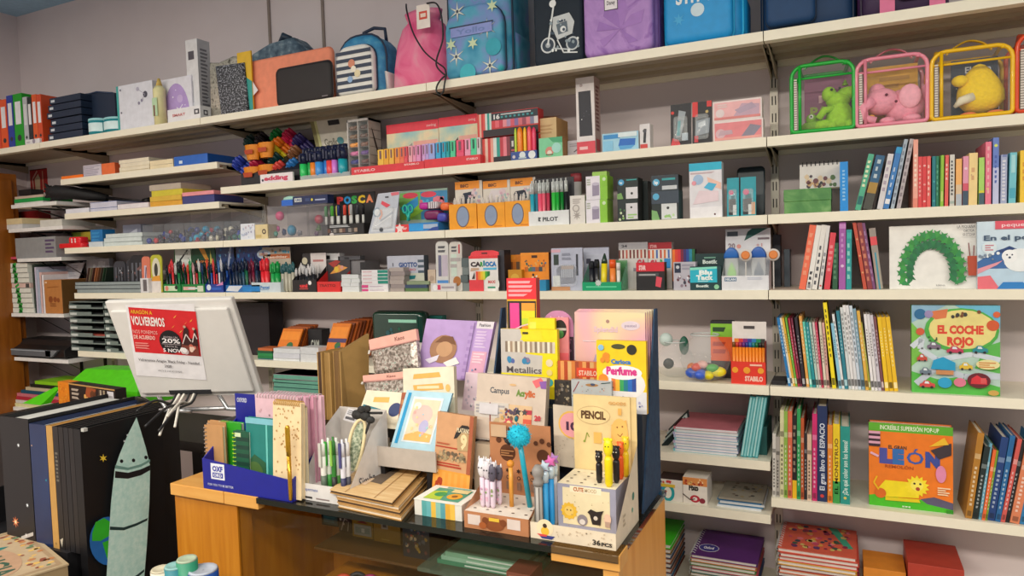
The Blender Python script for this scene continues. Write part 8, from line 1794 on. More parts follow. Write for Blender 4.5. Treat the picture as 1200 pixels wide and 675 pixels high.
for k,(xl,xr,yt,yb,hx,nm) in enumerate(((548,600,634,640,'#5aa07a','mint'),(552,640,641,648,'#b8c8b8','pale green'),(565,640,648,655,'#a8b8b0','grey green'))):
 pass
X0_=onY(560,640,-.75).x
for k in range(3):
 mb=MB();mb.box(0,.22-.02*k,0,.1,0,.009,('#3f8a68','#8fc0a4','#7ab090')[k])
 mb.front(0,.22-.02*k,0,0,.009,[('lines',.3,.2,.9,.8,1,'#d8e8dc',k)])
 tag(mb.build('thin_box',None,(X0_-.09+.01*k,-.765,zs+.0095*k)),'%s thin box stacked on the glass shelf in the showcase, %s from below' % (('green','pale mint','mint')[k],ORD[k]),'box','thin boxes on the glass shelf')
mb=MB();mb.box(0,.05,0,.06,0,.03,'#8a4a3a');mb.front(0,.05,0,0,.03,[('r',.1,.2,.9,.8,'#a86a5a')]);tag(mb.build('thin_box',None,(onY(602,650,-.77).x,-.805,zs)),'small reddish box on the glass shelf in the showcase','box')
a=onY(560,665,-.77);mb=MB();mb.box(0,.16,0,.1,0,.05,'#4a3f38');mb.art((0,0,.05),(.16,0,0),(0,.1,0),[('r',.04,.05,.96,.95,'#5a4e46'),('lines',.1,.2,.9,.8,4,'#7a6a60',3)]);tag(mb.build('flat_case',None,(a.x,-.77,.80),(0,0,0)),'brown flat case low in the showcase under the glass shelf','case')
mb=MB();mb.box(0,.2,0,.14,0,.38,wood);tag(mb.build('display_block',None,(a.x-.01,-.775,.42)),'beech display block under the brown flat case in the showcase','block')
rn=random.Random(4)
mb=MB();mb.box(0,.34,0,.2,0,.36,wood);tag(mb.build('display_block',None,(-.96,-.8,.42)),'beech display block under the coiled cords in the showcase','block')
cc=[('#d8482a','orange'),('#b82a78','magenta'),('#8aa82a','olive'),('#1f3a6a','navy'),('#2a2a34','black'),('#6a2a2a','maroon'),('#3a3450','violet grey'),('#26303c','slate')]
for k,(hx,nm) in enumerate(cc):
 px_=(400,425,445,470,490,515,530,410)[k];p=onY(px_,668,-.74)
 mb=MB()
 for j in range(3):mb.tube([(.032*math.cos(t)*(1-.12*j),.026*math.sin(t)*(1-.1*j),.008+.009*j+.003*math.sin(3*t+j)) for t in [2*PI*i/18 for i in range(18)]],.0055,M(hx,.5),6,closed=True)
 tag(mb.build('cord_coil',None,(max(-.92,min(-.66,p.x)),-.74+.02*(k % 2),.78+.022*(k % 3)*0+.0)),'%s cord coil lying low in the showcase' % nm,'cord','cord coils in the showcase')

# ================================================================ on the counter
# --- blue box of spiral pads
bx0,bx1,by0,by1=-1.152,-.886,-.866,-.762
r=thing('pad_display','deep blue cardboard display box of spiral notebooks','display stand',(0,0,0))
r.location=((bx0+bx1)/2,by0,CT+.0005);cxb=(bx0+bx1)/2
bm=M('#161e8c',.4);w2=(bx1-bx0)/2;dp=by1-by0
mb=MB()
hl_,hr_=.07,.047
mb.add([(-w2,0,0),(w2,0,0),(w2,0,hr_),(-w2,0,hl_),(-w2,.003,0),(w2,.003,0),(w2,.003,hr_),(-w2,.003,hl_)],[(0,1,2,3),(7,6,5,4),(2,6,7,3)],bm)
mb.add([(w2,.003,0),(w2,dp,0),(w2,dp,.1),(w2,.003,hr_),(w2-.003,.003,0),(w2-.003,dp,0),(w2-.003,dp,.1),(w2-.003,.003,hr_)],[(0,1,2,3),(7,6,5,4),(2,6,7,3)],bm)
mb.add([(-w2,.003,0),(-w2,dp,0),(-w2,dp,.14),(-w2,.003,hl_),(-w2+.003,.003,0),(-w2+.003,dp,0),(-w2+.003,dp,.14),(-w2+.003,.003,hl_)],[(3,2,1,0),(4,5,6,7),(2,6,7,3)],bm)
mb.box(-w2,w2*.2,dp,dp+.003,0,.2,bm);mb.box(w2*.2,w2,dp,dp+.003,0,.1,bm);mb.box(-w2+.003,w2-.003,.003,dp,0,.002,bm)
mb.front(-w2,w2,0,0,.07,[('r',.1,.36,.26,.88,'#dfe2ec'),('t',.12,.63,.12,.16,'OXF','#26309a',.05),('r',.12,.42,.24,.58,'#26309a'),('t',.13,.45,.1,.1,'ORD','#dfe2ec',.03),('t',.06,.14,.3,.07,'FOR YOU TO BE BETTER','#b8bcd8',.02)])
mb.front(-w2,w2*.2,dp,0,.2,[('t',.04,.9,.2,.05,'OXFORD','#c8cce0',.03)])
mb.build('box',r)
def upright_pad(label,xl,xr,yt,Y,t,hx,prims,wire=None,pages='#dcd6cc',lean=.1,wire_top=False):
 a,b,z0,z1=ybox(xl,xr,yt,560,Y)
 z0=CT+.003;w_=b-a;h_=z1-z0
 r=thing('spiral_notebook',label,'notebook',(a,Y,z0),rot=(-lean,0,0),group='notebooks in the blue box')
 mb=MB();mb.box(0,w_,0,.0015,0,h_,hx);mb.box(0,w_,t-.0015,t,0,h_,hx);mb.front(0,w_,0,0,h_,prims);mb.build('cover',r)
 p=MB();p.box(.002,w_-.001,.0016,t-.0016,.002,h_-.002,pages);p.build('pages',r)
 if wire:
  c=MB();n=14
  for k in range(n):
   if wire_top:c.tube([(w_*(.06+.88*k/(n-1)),t*.5+(t*.6+.002)*math.cos(a_),h_-.002+.006*math.sin(a_)) for a_ in [2*PI*j/8 for j in range(8)]],.0011,wire,5,closed=True)
   else:c.tube([(.002+.006*math.cos(a_),t*.5+(t*.6+.002)*math.sin(a_),h_*(.05+.9*k/(n-1))) for a_ in [2*PI*j/8 for j in range(8)]],.0011,wire,5,closed=True)
  c.build('wire_spiral',r)
kraft=M('#b98a5a',.7)
for k in range(4):
 upright_pad('pale rose notebook with dotted cover, %s from the front of its row' % ORD[k],301+k*7.5,351+k*9,464-k*.5,-.822+.0135*k,.011,('#d8b4c0','#dcaac0','#d498b0','#e0b8c8')[k],[('dots',.05,.05,.95,.95,40,.03,['#c8a0a8','#e0c8d0'],k)] ,'#c8b8bc','#d9aebc',.0,True)
upright_pad('teal glossy notebook with a pale edge band',287.5,320,491,-.84,.01,'#1d7a74',[('r',.72,0,.78,1,'#6ac0b8'),('p',[(0,0),(.7,0),(.7,.4),(.3,.5),(0,.35)],'#2a5a3a'),('r',0,.92,1,1,'#7ab8c8'),('e',.3,.25,.3,.15,'#4a6a34')],None,'#c8d8d4',.03)
upright_pad('dark green striped spiral notebook',273,291,506,-.845,.01,'#14523a',[('stripes',.2,.05,1,.9,['#14523a','#0f3a2e']*6,False),('r',.1,.9,.5,.97,'#c8d8b0')],'#a8c82a','#c8d8c8',.03)
upright_pad('bright green notebook with white page edge',258,284,495,-.815,.01,'#2a9a1f',[('r',0,0,.08,1,'#e8e8e0')],None,'#e8e4dc',.0)
for k in range(2):
 upright_pad(('kraft spiral notebook at the end of the blue box','second kraft spiral notebook at the end of the blue box')[k],241+k*4,262+k*4,499-k*5,-.835+.017*k,.009,kraft,[],'#8a7a70','#d8c8b0',.0)
upright_pad('cream dotted slim spiral notebook with gold pen',317,350,473,-.855,.012,'#e8cfa4',[('dots',.03,.03,.97,.97,70,.028,['#b8905a','#a8804a'],8)],'#c89a4a','#e0cca8',.06,True)
upright_pad('second cream spiral notebook behind the dotted one',320,356,477,-.838,.01,'#d8c8a4',[],'#b8a888','#d8ccb0',.03,True)
a=onY(342,560,-.86);b=onY(341.5,500,-.858)
o=pen('gold_pen','slim gold pen clipped on the cream dotted notebook','pen',a.x,-.866,CT+.004,b.z-CT,.0045,M('#c8962a',.25,.7,1,0,0),M('#d8ac3a',.25,.7,1,0,0),None,capf=.4)
# --- kraft folders upright behind
kf=M('#b08a50',.75)
for k,(xl,xr,yt) in enumerate(((373.5,379,413),(379.5,386,414),(387,396,413))):
 a,b,z0,z1=ybox(xl,xr,yt,520,-.62)
 mb=MB();w_=b-a;mb.box(0,.003,0,.1,0,z1-CT,kf);mb.box(w_-.003,w_,.0,.1,0,z1-CT,kf);mb.box(.003,w_-.003,0,.003,0,z1-CT,('#4a3222','#a07c46','#7a5a34')[k])
 tag(mb.build('kraft_folder',None,(a,-.62+.008*k,CT)),'kraft cardboard folder standing upright, %s beside the big kraft board' % ORD[k],'folder','upright kraft folders')
quadcard('kraft_board','large kraft cardboard portfolio standing beside the glitter pouch','portfolio',(397,545),(432,520),(397,413),-.605,-.605,.012,kf,Yr=-.53,edge='#8a6a3c')

# --- stepped back display on the pouch side
AX0,AX1=onY(405,520,-.7).x,onY(560,520,-.68).x
r=thing('tiered_display','cream tiered display with grey lip carrying the pouches and albums','display stand',(AX0,-.74,CT))
aw=onY(510,540,-.735).x-AX0
A1,A2,A3=onY(470,525,-.735).z-CT,.075,.12
cr=M('#e2d8c4',.55)
lx0=onY(436,540,-.735).x-AX0;lx1=onY(512,540,-.735).x-AX0
zl0=onY(470,548,-.735).z-CT
lip=M('#b7ada4',.45)
mb=MB();mb.box(lx0,lx1,.0,.004,max(zl0,.012),A1,lip);mb.build('lip',r)
mb=MB();mb.box(lx0,lx1-.001,.004,.22,max(zl0,.012),max(zl0,.012)+.004,cr);mb.box(lx0-.03,lx1+.07,.07,.22,.03,A2,cr);mb.box(lx0-.06,lx1+.08,.12,.22,A2,A3,'#33302e');mb.box(lx0,lx0+.003,.004,.07,.012,A1,cr);mb.build('tiers',r)
mb=MB()
for xx in (lx0+.02,lx1-.02):
 mb.box(xx-.01,xx+.01,.01,.2,0,max(zl0,.012),BLACK)
mb.build('feet',r)
def wz(y,Y,x=470):return onY(x,y,Y).z
# glitter pouches
def pouch(label,bl,br,tl,Yb,Yt,band,grp):
 A=onY(*bl,Yb);B=onY(*br,Yb);T=onY(*tl,Yt);U=B-A;V=T-A;N=V.cross(U).normalized()
 r=thing('glitter_pouch',label,'pouch',tuple(A),group=grp)
 gm=ramp_mat('silver_glitter',[(.3,'#6f665e'),(.5,'#a89c92'),(.62,'#d8ccc4'),(.72,'#8fa898')],tex=150,rough=.2,metal=.3,detail=1)
 c=MB();k=6;R=[]
 for i in range(2):
  n_=10;pts=[]
 out=[(0.03,0),(.97,0),(1,.7),(0,.7)]
 c.add([tuple(U*u+V*v) for u,v in out]+[tuple(U*u+V*v+N*.012) for u,v in out]+[tuple(U*u+V*v-N*.006) for u,v in ((.12,.1),(.88,.1),(.9,.6),(.1,.6))],
          [(8,9,10,11),(0,1,9,8),(1,2,10,9),(2,3,11,10),(3,0,8,11),(0,4,5,1),(1,5,6,2),(2,6,7,3),(3,7,4,0),(7,6,5,4)],gm)
 c.build('body',r)
 b=MB();pk_=M('#e6ab9c',.5)
 quadbox(b,V*.7-U*.02,U*1.04,V*.3,N,.01,pk_);b.art(tuple(V*.7-U*.02),tuple(U*1.04),tuple(V*.3),[('t',.55,.35,.2,.35,'Kaos','#8a5a50',.02)]);b.build('band',r)
 z=MB();z.tube([tuple(V*.7-N*.002),tuple(U+V*.7-N*.002)],.0022,'#c8938a',6);z.tube([tuple(V*.7-N*.004),tuple(V*.6-U*.02-N*.006)],.003,'#d8d0c8',6);z.build('zipper',r)
pouch('silver glitter pouch with a pink band in the upper tier',(438,441),(492,430),(433,398),-.6,-.58,None,'glitter pouches')
pouch('second silver glitter pouch with pink band tucked in the lower tier',(428,466),(478,462),(426,440),-.655,-.645,None,'glitter pouches')
# lilac album
q=quadcard('album','lilac album cover with a round photo and bookmark strip','album',(487,441),(566,448),(500,373.5),-.575,-.555,.012,'#b99bd2',[('r',.74,0,.76,1,'#a888c4'),('r',.76,.0,1,1,'#c0a0d8'),('r',.76,.88,1,1,'#e0d8e0'),('t',.8,.915,.16,.05,'Fashion','#4a4650',.02),('lines',.78,.55,.96,.85,6,'#d8c0e4',3),('r',.77,.1,.98,.5,'#e0a8c0'),('lines',.79,.3,.95,.48,4,'#f0d0dc',2),('e',.34,.5,.2,.24,'#a87a5a'),('p',[(.2,.6),(.3,.72),(.45,.72),(.52,.58),(.36,.62)],'#7a5034'),('e',.36,.5,.12,.13,'#c89a72'),('p',[(.1,.3),(.3,.4),(.28,.3),(.18,.24)],'#e8e0f0'),('p',[(.38,.27),(.55,.38),(.62,.28),(.46,.2)],'#f0ece8'),('dots',.76,.05,.98,.3,10,.02,['#5a5a7a','#c8a040','#8a9ac0'],3),('stripes',.68,.02,.73,.98,['#a888c4','#b99bd2']*8,False)])
strip=quadcard('bookmark_strip','pale pink printed card strip hanging beneath the lilac album','card',(541,480),(559,482),(546,436),-.62,-.6,.003,'#d8c0cc',[('dots',.05,.05,.95,.95,14,.08,['#8a8a98','#e0d0d8','#b8a8b8'],3)])
# middle tier: cream packs
cream_p=[('p',[(.2,.82),(.75,.84),(.72,.92),(.22,.9)],'#eab45e'),('p',[(.22,.62),(.8,.64),(.78,.74),(.2,.72)],'#eab45e'),('lines',.28,.64,.72,.72,1,'#f6e2b8',2),('e',.88,.66,.045,.06,'#f0c070'),('p',[(0,0),(.85,0),(.86,.42),(0,.45)],'#a8cfe0'),('p',[(0,0),(.68,0),(.68,.3),(0,.34)],'#bcd8e4'),('e',.85,.3,.04,.06,'#6a6a50')]
quadcard('paper_pack','cream paper pack with two golden ribbons behind the blue card','paper pack',(474,503),(534,503),(472,432),-.668,-.655,.012,'#efe4cc',cream_p,edge='#d8cdb4',group='cream paper packs')
quadcard('paper_pack','cream paper pack with a navy badge and black ribbon print','paper pack',(415,498),(464,503),(430,457),-.69,-.665,.008,'#ece0c8',[('p',[(.25,.68),(.62,.7),(.6,.85),(.24,.82)],'#e8b25c'),('p',[(0,.4),(.45,.35),(.5,.5),(.05,.6)],'#2a7a8a'),('e',.82,.52,.14,None,'#33406e'),('r',0,0,.5,.32,'#d8dce4')],edge='#d8cdb4',group='cream paper packs')
quadcard('card_strip','narrow reddish brown card edge between the cream packs','card',(462,523),(468,523),(471,460),-.7,-.67,.03,'#a4583a',[('lines',.2,.1,.8,.9,5,'#c88a5a',2)],edge='#7a3f2a')
quadcard('framed_card','pale blue card with a framed fairy picture in the grey lip','card',(457.5,524),(510,530),(477,457),-.715,-.69,.006,'#b4d8e8',[('r',.06,.08,.13,.96,'#2a9ad0'),('r',.2,.12,.86,.9,'#dfeaf0'),('r',.24,.15,.82,.86,'#efd9bc'),('e',.5,.6,.22,.17,'#f0c0b8'),('e',.6,.4,.1,.12,'#b8b4d8'),('p',[(.24,.15),(.82,.15),(.82,.28),(.5,.32),(.24,.24)],'#eab86a'),('e',.35,.75,.08,.06,'#f4f0e4'),('dots',.26,.2,.8,.85,14,.03,['#a8d0d8','#f0b0a8','#e8d8a0'],3)],edge='#8ab8cc')

# --- white pen box with glitter glasses case
px0,px1,py0,py1=-.884,-.752,-.842,-.70
r=thing('pen_box','white slanted cardboard pen box with green pens and lettered lip','display stand',((px0+px1)/2,py0,CT+.0005))
w2=(px1-px0)/2;dp=py1-py0;wm=M('#dcd8d6',.5)
hb_=onY(420,478,py1).z-CT;hf=.036
mb=MB();mb.box(-w2,w2,0,.002,0,hf,wm);mb.box(-w2,w2,dp-.002,dp,0,hb_,M('#cfc9c4',.5));mb.box(-w2+.002,w2-.002,.002,dp-.002,0,.002,wm);mb.box(-w2+.002,w2-.002,.002,dp*.4,hf*.55,hf*.6,'#e6e2de')
for s in (-1,1):
 x=s*(w2-.001)
 mb.add([(x,.002,0),(x,dp-.002,0),(x,dp-.002,hb_),(x,dp*.6,hb_*.8),(x,.002,hf)],[(0,1,2,3,4)],wm)
mb.front(-w2,w2,0,0,hf,[('t',.06,.58,.3,.18,'papermate','#8088b0',.02),('r',.06,.12,.24,.24,'#3a3636'),('lines',.32,.1,.6,.24,1,'#8a7a78',2),('r',.8,.12,.86,.26,'#3a3434'),('r',.9,.1,.96,.24,'#c8b8a8')])
mb.art((w2,.01,.01),(0,dp*.8,0),(0,0,.06),[('t',.2,.3,.5,.35,'Simba','#3a3a4a',.0)])
mb.build('box',r)
for k,(x0,x1,yt,body,cap,grip,nm) in enumerate(((376,381.5,515,'#e8e6e0','#c8c8c0','#5a6a5a','white'),(382.5,388,513,'#e6eae0','#3aa03a','#3a9a3a','green'),(388.5,393,512,'#2f7a2f','#8ac050','#2a2a2a','dark green'),(392,397.5,513,'#e8ece4','#58b848','#58a048','white and green'),(399,404,515,'#dcdce8','#4a4a80','#33335a','navy'),(404,409.5,514,'#e4e2e4','#6a6a78','#4a4a58','grey'))):
 Y_=-.825+.012*(k % 2);a,b,z0,z1=ybox(x0,x1,yt,560,Y_);L=z1-(CT+.0035);rr=(b-a)*.5
 t=thing('ballpoint_pen','%s pen standing in the white slanted pen box' % nm,'pen',((a+b)/2,Y_,CT+.0035),group='pens in the white slanted box')
 m=MB();m.lathe([(rr*.4,0),(rr*.9,.012),(rr,L*.5),(rr,L*.72)],body,10);m.build('barrel',t)
 m=MB();m.lathe([(rr*.95,.013),(rr*1.06,.03),(rr*1.06,.05)],grip,10);m.build('grip',t)
 m=MB();m.lathe([(rr*1.02,L*.72),(rr*.9,L*.93),(rr*.4,L*.94),(rr*.4,L)],body,10);m.box(-rr*.5,rr*.5,-rr*1.8,-rr*1.2,L*.55,L*.95,cap);m.build('clip_cap',t)
r=thing('glasses_case','clear glitter case with a black lace bow standing behind the pens','case',tuple(onY(422,556,-.80)))
o_=Vector(r.location);r.location.z=CT+.0035;o_.z=CT+.0035
def V_(x,y,Y):return tuple(onY(x,y,Y)-o_)
mb=MB();mb.tube(curve([V_(407,535,-.79),V_(411,510,-.77),V_(418,495,-.76),V_(425,492,-.755),V_(428,502,-.755),V_(424,530,-.765),V_(417,552,-.78)]),.004,'#e6d4a8',6);mb.build('frame',r)
mb=MB();mb.add([V_(408,533,-.789),V_(412,511,-.769),V_(419,497,-.759),V_(425,495,-.754),V_(427,503,-.754),V_(423,530,-.764),V_(416,552,-.779),V_(409,552,-.786)],[tuple(range(8))],ramp_mat('glitter_cloth',[(.35,'#6a7a64'),(.5,'#9aa48c'),(.62,'#c8ccb4')],tex=170,rough=.3));mb.build('panel',r)
mb=MB();lace=M('#2b2a2a',.8,0,1,0,.4,160)
for (x,y,rr) in ((419,486,.016),(428,488,.014),(434,492,.012),(424,480,.012),(430,479,.011)):c_=V_(x,y,-.755);mb.ball(c_,(rr,rr*.6,rr*.7),lace,8,6)
mb.tube([V_(430,484,-.752),V_(448,484,-.745)],.003,lace,6);mb.tube([V_(434,492,-.752),V_(424,520,-.76)],.003,lace,6);mb.build('bow',r)
quadcard('price_label','white barcode label card clipped at the pen box back','label',(402,492),(417,496),(408,478),-.745,-.74,.002,'#d8d6da',[('lines',.1,.5,.8,.9,3,'#8a8a90',2),('r',.1,.15,.8,.35,'#5a5a60')])
quadcard('red_dotted_card','small red dotted packet between pen box and clipboards','packet',(427,560),(439,556),(430,540),-.735,-.73,.01,'#d83a3a',[('dots',.02,.02,.98,.98,24,.06,['#f0b0a8'],2)])
# --- kraft clipboards
zk=CT+.0005
K=[onZ(396,588,zk+.012),onZ(470,604,zk+.012),onZ(506,562,zk+.012),onZ(441,553,zk+.012)]
for k in range(4):
 t=.0085;z0=zk+.0092*k
 d_=Vector((-.004*k,.002*k,0)) if k < 3 else Vector((-.02,.0,0))
 Q=[Vector((p.x,p.y,0))+d_ for p in K]
 c0=Q[0].copy()
 rr=thing('wooden_album',('kraft album under the wooden cover, first from below','kraft album under the wooden cover, second from below','kraft album directly under the wooden cover','wood print album with a grey window on the flat pile')[k],'album',(c0.x,c0.y,z0),group='kraft albums on the glass')
 m=MB();wtop=ramp_mat('light_wood_print',[(.25,'#c9a06a'),(.5,'#ddb884'),(.75,'#e8cc9c')],'noise',(2,26,2),.5,4,.3,tex=6)
 top=[tuple(p-c0+Vector((0,0,t))) for p in Q];tb_=[tuple(p-c0+Vector((0,0,t-.002))) for p in Q];lo=[tuple(p-c0+Vector((0,0,.002))) for p in Q];bt_=[tuple(p-c0) for p in Q]
 sd=[(0,1,5,4),(1,2,6,5),(2,3,7,6),(3,0,4,7)]
 m.add(tb_+top,[(4,5,6,7),(3,2,1,0)]+sd,wtop if k == 3 else '#c49a62');m.add(bt_+lo,[(4,5,6,7),(3,2,1,0)]+sd,'#b4884e')
 if k == 3:
  U_=Q[1]-Q[0];W_=Q[3]-Q[0]
  m.art(top[0],tuple(U_),tuple(W_),[('p',[(.35,.4),(.6,.38),(.62,.9),(.38,.92)],'#6a5c50'),('p',[(.15,.3),(.4,.28),(.42,.5),(.2,.52)],'#e8c8a8'),('l',[(.25,0),(.28,1)],.01,'#a87a4a'),('l',[(.72,0),(.74,1)],.01,'#a87a4a')])
 m.build('cover',rr)
 p_=MB();ins=[p*.985+(Q[0]+Q[2])*.5*.015 for p in Q]
 p_.add([tuple(p-c0+Vector((0,0,.002))) for p in ins]+[tuple(p-c0+Vector((0,0,t-.002))) for p in ins],sd,'#4a3626' if k % 2 else '#e6d8c0');p_.build('pages',rr)
# --- small tin / striped box
r=thing('striped_box','small box striped in teal and yellow with a picture lid','box',(-.545,-.83,CT+.0005))
tw=.0545;th_=onY(512,588,-.83).z-CT
mb=MB();td=.085
mb.box(-tw,tw,0,td,0,th_*.96,'#e2dfd6');mb.front(-tw,tw,0,0,th_*.96,[('stripes',.16,0,.86,1,['#5aa8a8','#6ab4b8','#e8bc4a','#8ac0b4','#5aa0a8','#e0a83a','#f0c050'])]);mb.build('base',r)
m=MB();m.box(-tw-.001,tw+.001,-.001,td+.001,th_*.96,th_,'#efece4');m.art((-tw,0,th_),(2*tw,0,0),(0,td,0),[('r',.14,.1,.88,.86,'#4aa088'),('p',[(.14,.1),(.5,.1),(.4,.7),(.14,.6)],'#b8d040'),('e',.36,.45,.12,None,'#3a9a5a'),('e',.68,.4,.15,None,'#eaa83a'),('e',.68,.4,.06,None,'#8a5a2a'),('r',.3,.88,.8,.96,'#8ac0b0'),('r',.5,.62,.85,.84,'#e8d8a0')]);m.build('lid',r)
# --- orange and kraft notebook standing behind the striped box
quadcard('craft_book','brown paper notebook with black arch lettering and orange base','notebook',(506,577),(549,586),(513,482),-.735,-.715,.012,'#cf9c72',[('r',0,.0,1,.3,'#e89a3a'),('stripes',.0,.02,1,.28,['#e89a3a','#e8a248']*6),('dots',.02,.05,.3,.22,8,.06,['#c8482a','#a83a1c'],2),('r',.02,.575,.62,.59,'#b03a24'),('r',.02,.345,.75,.365,'#b03a24'),('r',.02,.38,.7,.395,'#b03a24'),('dots',.05,.4,.95,.56,34,.05,['#8a7a60','#a8926e','#c0a078','#6a5a48'],4),('p',[(.62,.56),(.58,.76),(.72,.84),(.9,.8),(.92,.58)],'#b89a70'),('t',.68,.6,.18,.16,'9','#e8d0a0',.05),('p',[(.5,.7),(.56,.8),(.7,.88),(.86,.88),(.98,.82),(.94,.76),(.84,.8),(.7,.79),(.6,.72)],'#2a2422'),('t',.57,.79,.36,.05,'PLATANO','#d8c8a8',.04),('lines',.05,.61,.5,.64,1,'#b05a3a',3),('r',.9,.3,1,1,'#a85a3c')],edge='#a87a50')
# --- brown bear pen display
r=thing('pen_display','brown card pen display with a perforated white step and paw prints','display stand',(-.406,-.852,CT+.0005))
bw=.067;bz=onY(580,604,-.852).z-CT;bd=.115;bh=onY(590,496,-.738).z-CT
br_=M('#b67a52',.6)
mb=MB();mb.box(-bw,bw,0,.002,0,bz,br_);mb.box(-bw,bw,.002,bd,bz-.002,bz,'#e6dcd0');mb.box(-bw,bw,bd,bd+.003,0,bh,br_)
for s in (-1,1):mb.add([(s*bw,.002,0),(s*bw,bd,0),(s*bw,bd,bh*.62),(s*bw,bd*.6,bh*.35),(s*bw,.002,bz)],[(0,1,2,3,4)],'#c48c66')
mb.front(-bw,bw,0,0,bz,[('r',.06,.25,.26,.85,'#d8c8c0'),('r',.68,.3,.88,.9,'#d8c8c0'),('e',.48,.45,.16,.4,'#8a4a24'),('e',.34,.6,.05,None,'#7a3f1c'),('e',.62,.6,.05,None,'#7a3f1c'),('r',.4,.62,.56,.82,'#e0b83a'),('e',.3,.3,.06,.2,'#a85a2a')])
for i in range(4):
 for j in range(5):mb.add([(-bw*.8+bw*1.6*j/4+.0035*math.cos(t),.02+.025*i+.0025*math.sin(t),bz+.0004) for t in [2*PI*q/8 for q in range(8)]],[tuple(range(8))],'#5a463c')
paw=[]
for (u,v,s) in ((.3,.68,.13),(.88,.68,.1)):paw+=[('e',u,v-.02,s,None,'#5a3018'),('e',u-s*1.1,v+.12,s*.35,None,'#5a3018'),('e',u-.1*s,v+.15,s*.4,None,'#5a3018'),('e',u+s*1.,v+.12,s*.36,None,'#5a3018')]
for u in (.3,.48,.7):paw+=[('e',u,.38,.028,None,'#2a1c18'),('e',u,.38,.016,None,'#c08a64'),('r',u-.03,.24,u+.03,.33,'#8a6a58'),('st',u,.46,.04,.02,6,'#2a1c18')]
mb.front(-bw,bw,bd,0,bh,paw+[('lines',.2,.62,.42,.7,3,'#a8744a',2),('r',.04,.84,.3,.98,'#c8a888'),('r',.33,.86,.36,.96,'#3a2a24')])
mb.build('stand',r)
bx_,by_=-.406,-.852
def pxpen(name,label,x,yt,Y,col,topper,L0=None):
 a=onY(x,570,Y);z1=onY(x,yt,Y).z;return a.x,z1
# cat-ear white pens
for k in range(6):
 X_=bx_-bw*.62+.011*(k % 3)+.003*(k//3);Y_=by_+.03+.022*(k//3);z1=onY(564,537+(k % 3)*3,Y_).z
 t=thing('animal_pen','white and pink pen with a small animal head, %s of the bunch' % ORD[k],'pen',(X_,Y_,CT+bz+.001),group='white animal topped pens')
 L=z1-CT-bz;m=MB();m.lathe([(.003,0),(.005,.006),(.005,L*.6)],'#dcc8d8',9);m.front(-.004,.004,-.0052,L*.1,L*.5,[('dots',.05,.05,.95,.95,6,.3,['#c890b8','#8a9a6a','#e8b0c8'],k)]);m.build('barrel',t)
 m=MB();m.ball((0,0,L*.8),(.0085,.0075,L*.2),('#e8e4ea','#d8d0d8','#5a5464')[k % 3],10,8);m.lathe([(.003,L*.95),(.0005,L*1.04)],'#e8e4ea',6,(-.005,0,0));m.lathe([(.003,L*.95),(.0005,L*1.04)],'#e8e4ea',6,(.005,0,0));m.ball((-.003,-.0075,L*.82),.0015,BLACK,6,4);m.ball((.003,-.0075,L*.82),.0015,BLACK,6,4);m.build('head',t)
X_,z1=pxpen('','',599,541,-.80,'','')
t=thing('pencil','orange yellow pencil with round tip standing in the brown display','pencil',(X_,-.80,CT+bz+.001));L=z1-CT-bz
m=MB();m.lathe([(.0045,0),(.0045,L*.9)],M('#e09a3a',.4),8);m.build('barrel',t)
m=MB();m.ball((0,0,L*.94),.0075,'#d88a2a',10,8);m.build('topper',t)
# pom-pom pen
c_=onY(608,511,-.80);f_=onY(621,590,-.79)
t=thing('pompom_pen','turquoise pen with a fluffy turquoise pompom and black beak','pen',(f_.x,-.79,CT+bz+.001))
fo=Vector(t.location)
m=MB();m.tube([(0,0,0),tuple((c_-fo)*.5),tuple(c_-fo)],.0052,M('#1fa0b8',.35),9);m.build('barrel',t)
m=MB();R0=.0225;rn=random.Random(2);fm=M('#22bcd8',.9,0,1,0,.15,200)
cc0=c_-fo;m.ball(tuple(cc0),R0*.9,fm,16,12)
for k in range(420):
 v=Vector((rn.gauss(0,1),rn.gauss(0,1),rn.gauss(0,1))).normalized();side=v.cross(Vector((.3,.5,.8))).normalized()*.0011
 b0=cc0+v*R0*.86;e0=cc0+v*R0*rn.uniform(1.,1.16)+Vector((rn.uniform(-1,1),rn.uniform(-1,1),rn.uniform(-1,1)))*.0016
 s2=v.cross(side).normalized()*.0011
 m.add([tuple(b0+side),tuple(b0-side*.5+s2),tuple(b0-side*.5-s2),tuple(e0)],[(0,1,3),(1,2,3),(2,0,3)],fm)
m.build('pompom',t)
m=MB();q_=onY(593,517,-.82)-fo;m.tube([tuple(q_+Vector((-.004,0,.006))),tuple(q_),tuple(q_+Vector((.008,0,-.006)))],[.001,.003,.002],BLACK,6);m.build('beak',t)
m=MB();q_=onY(605,491,-.80)-fo;m.ball(tuple(q_),(.004,.004,.006),'#1a6a78',8,6);m.build('tuft',t)

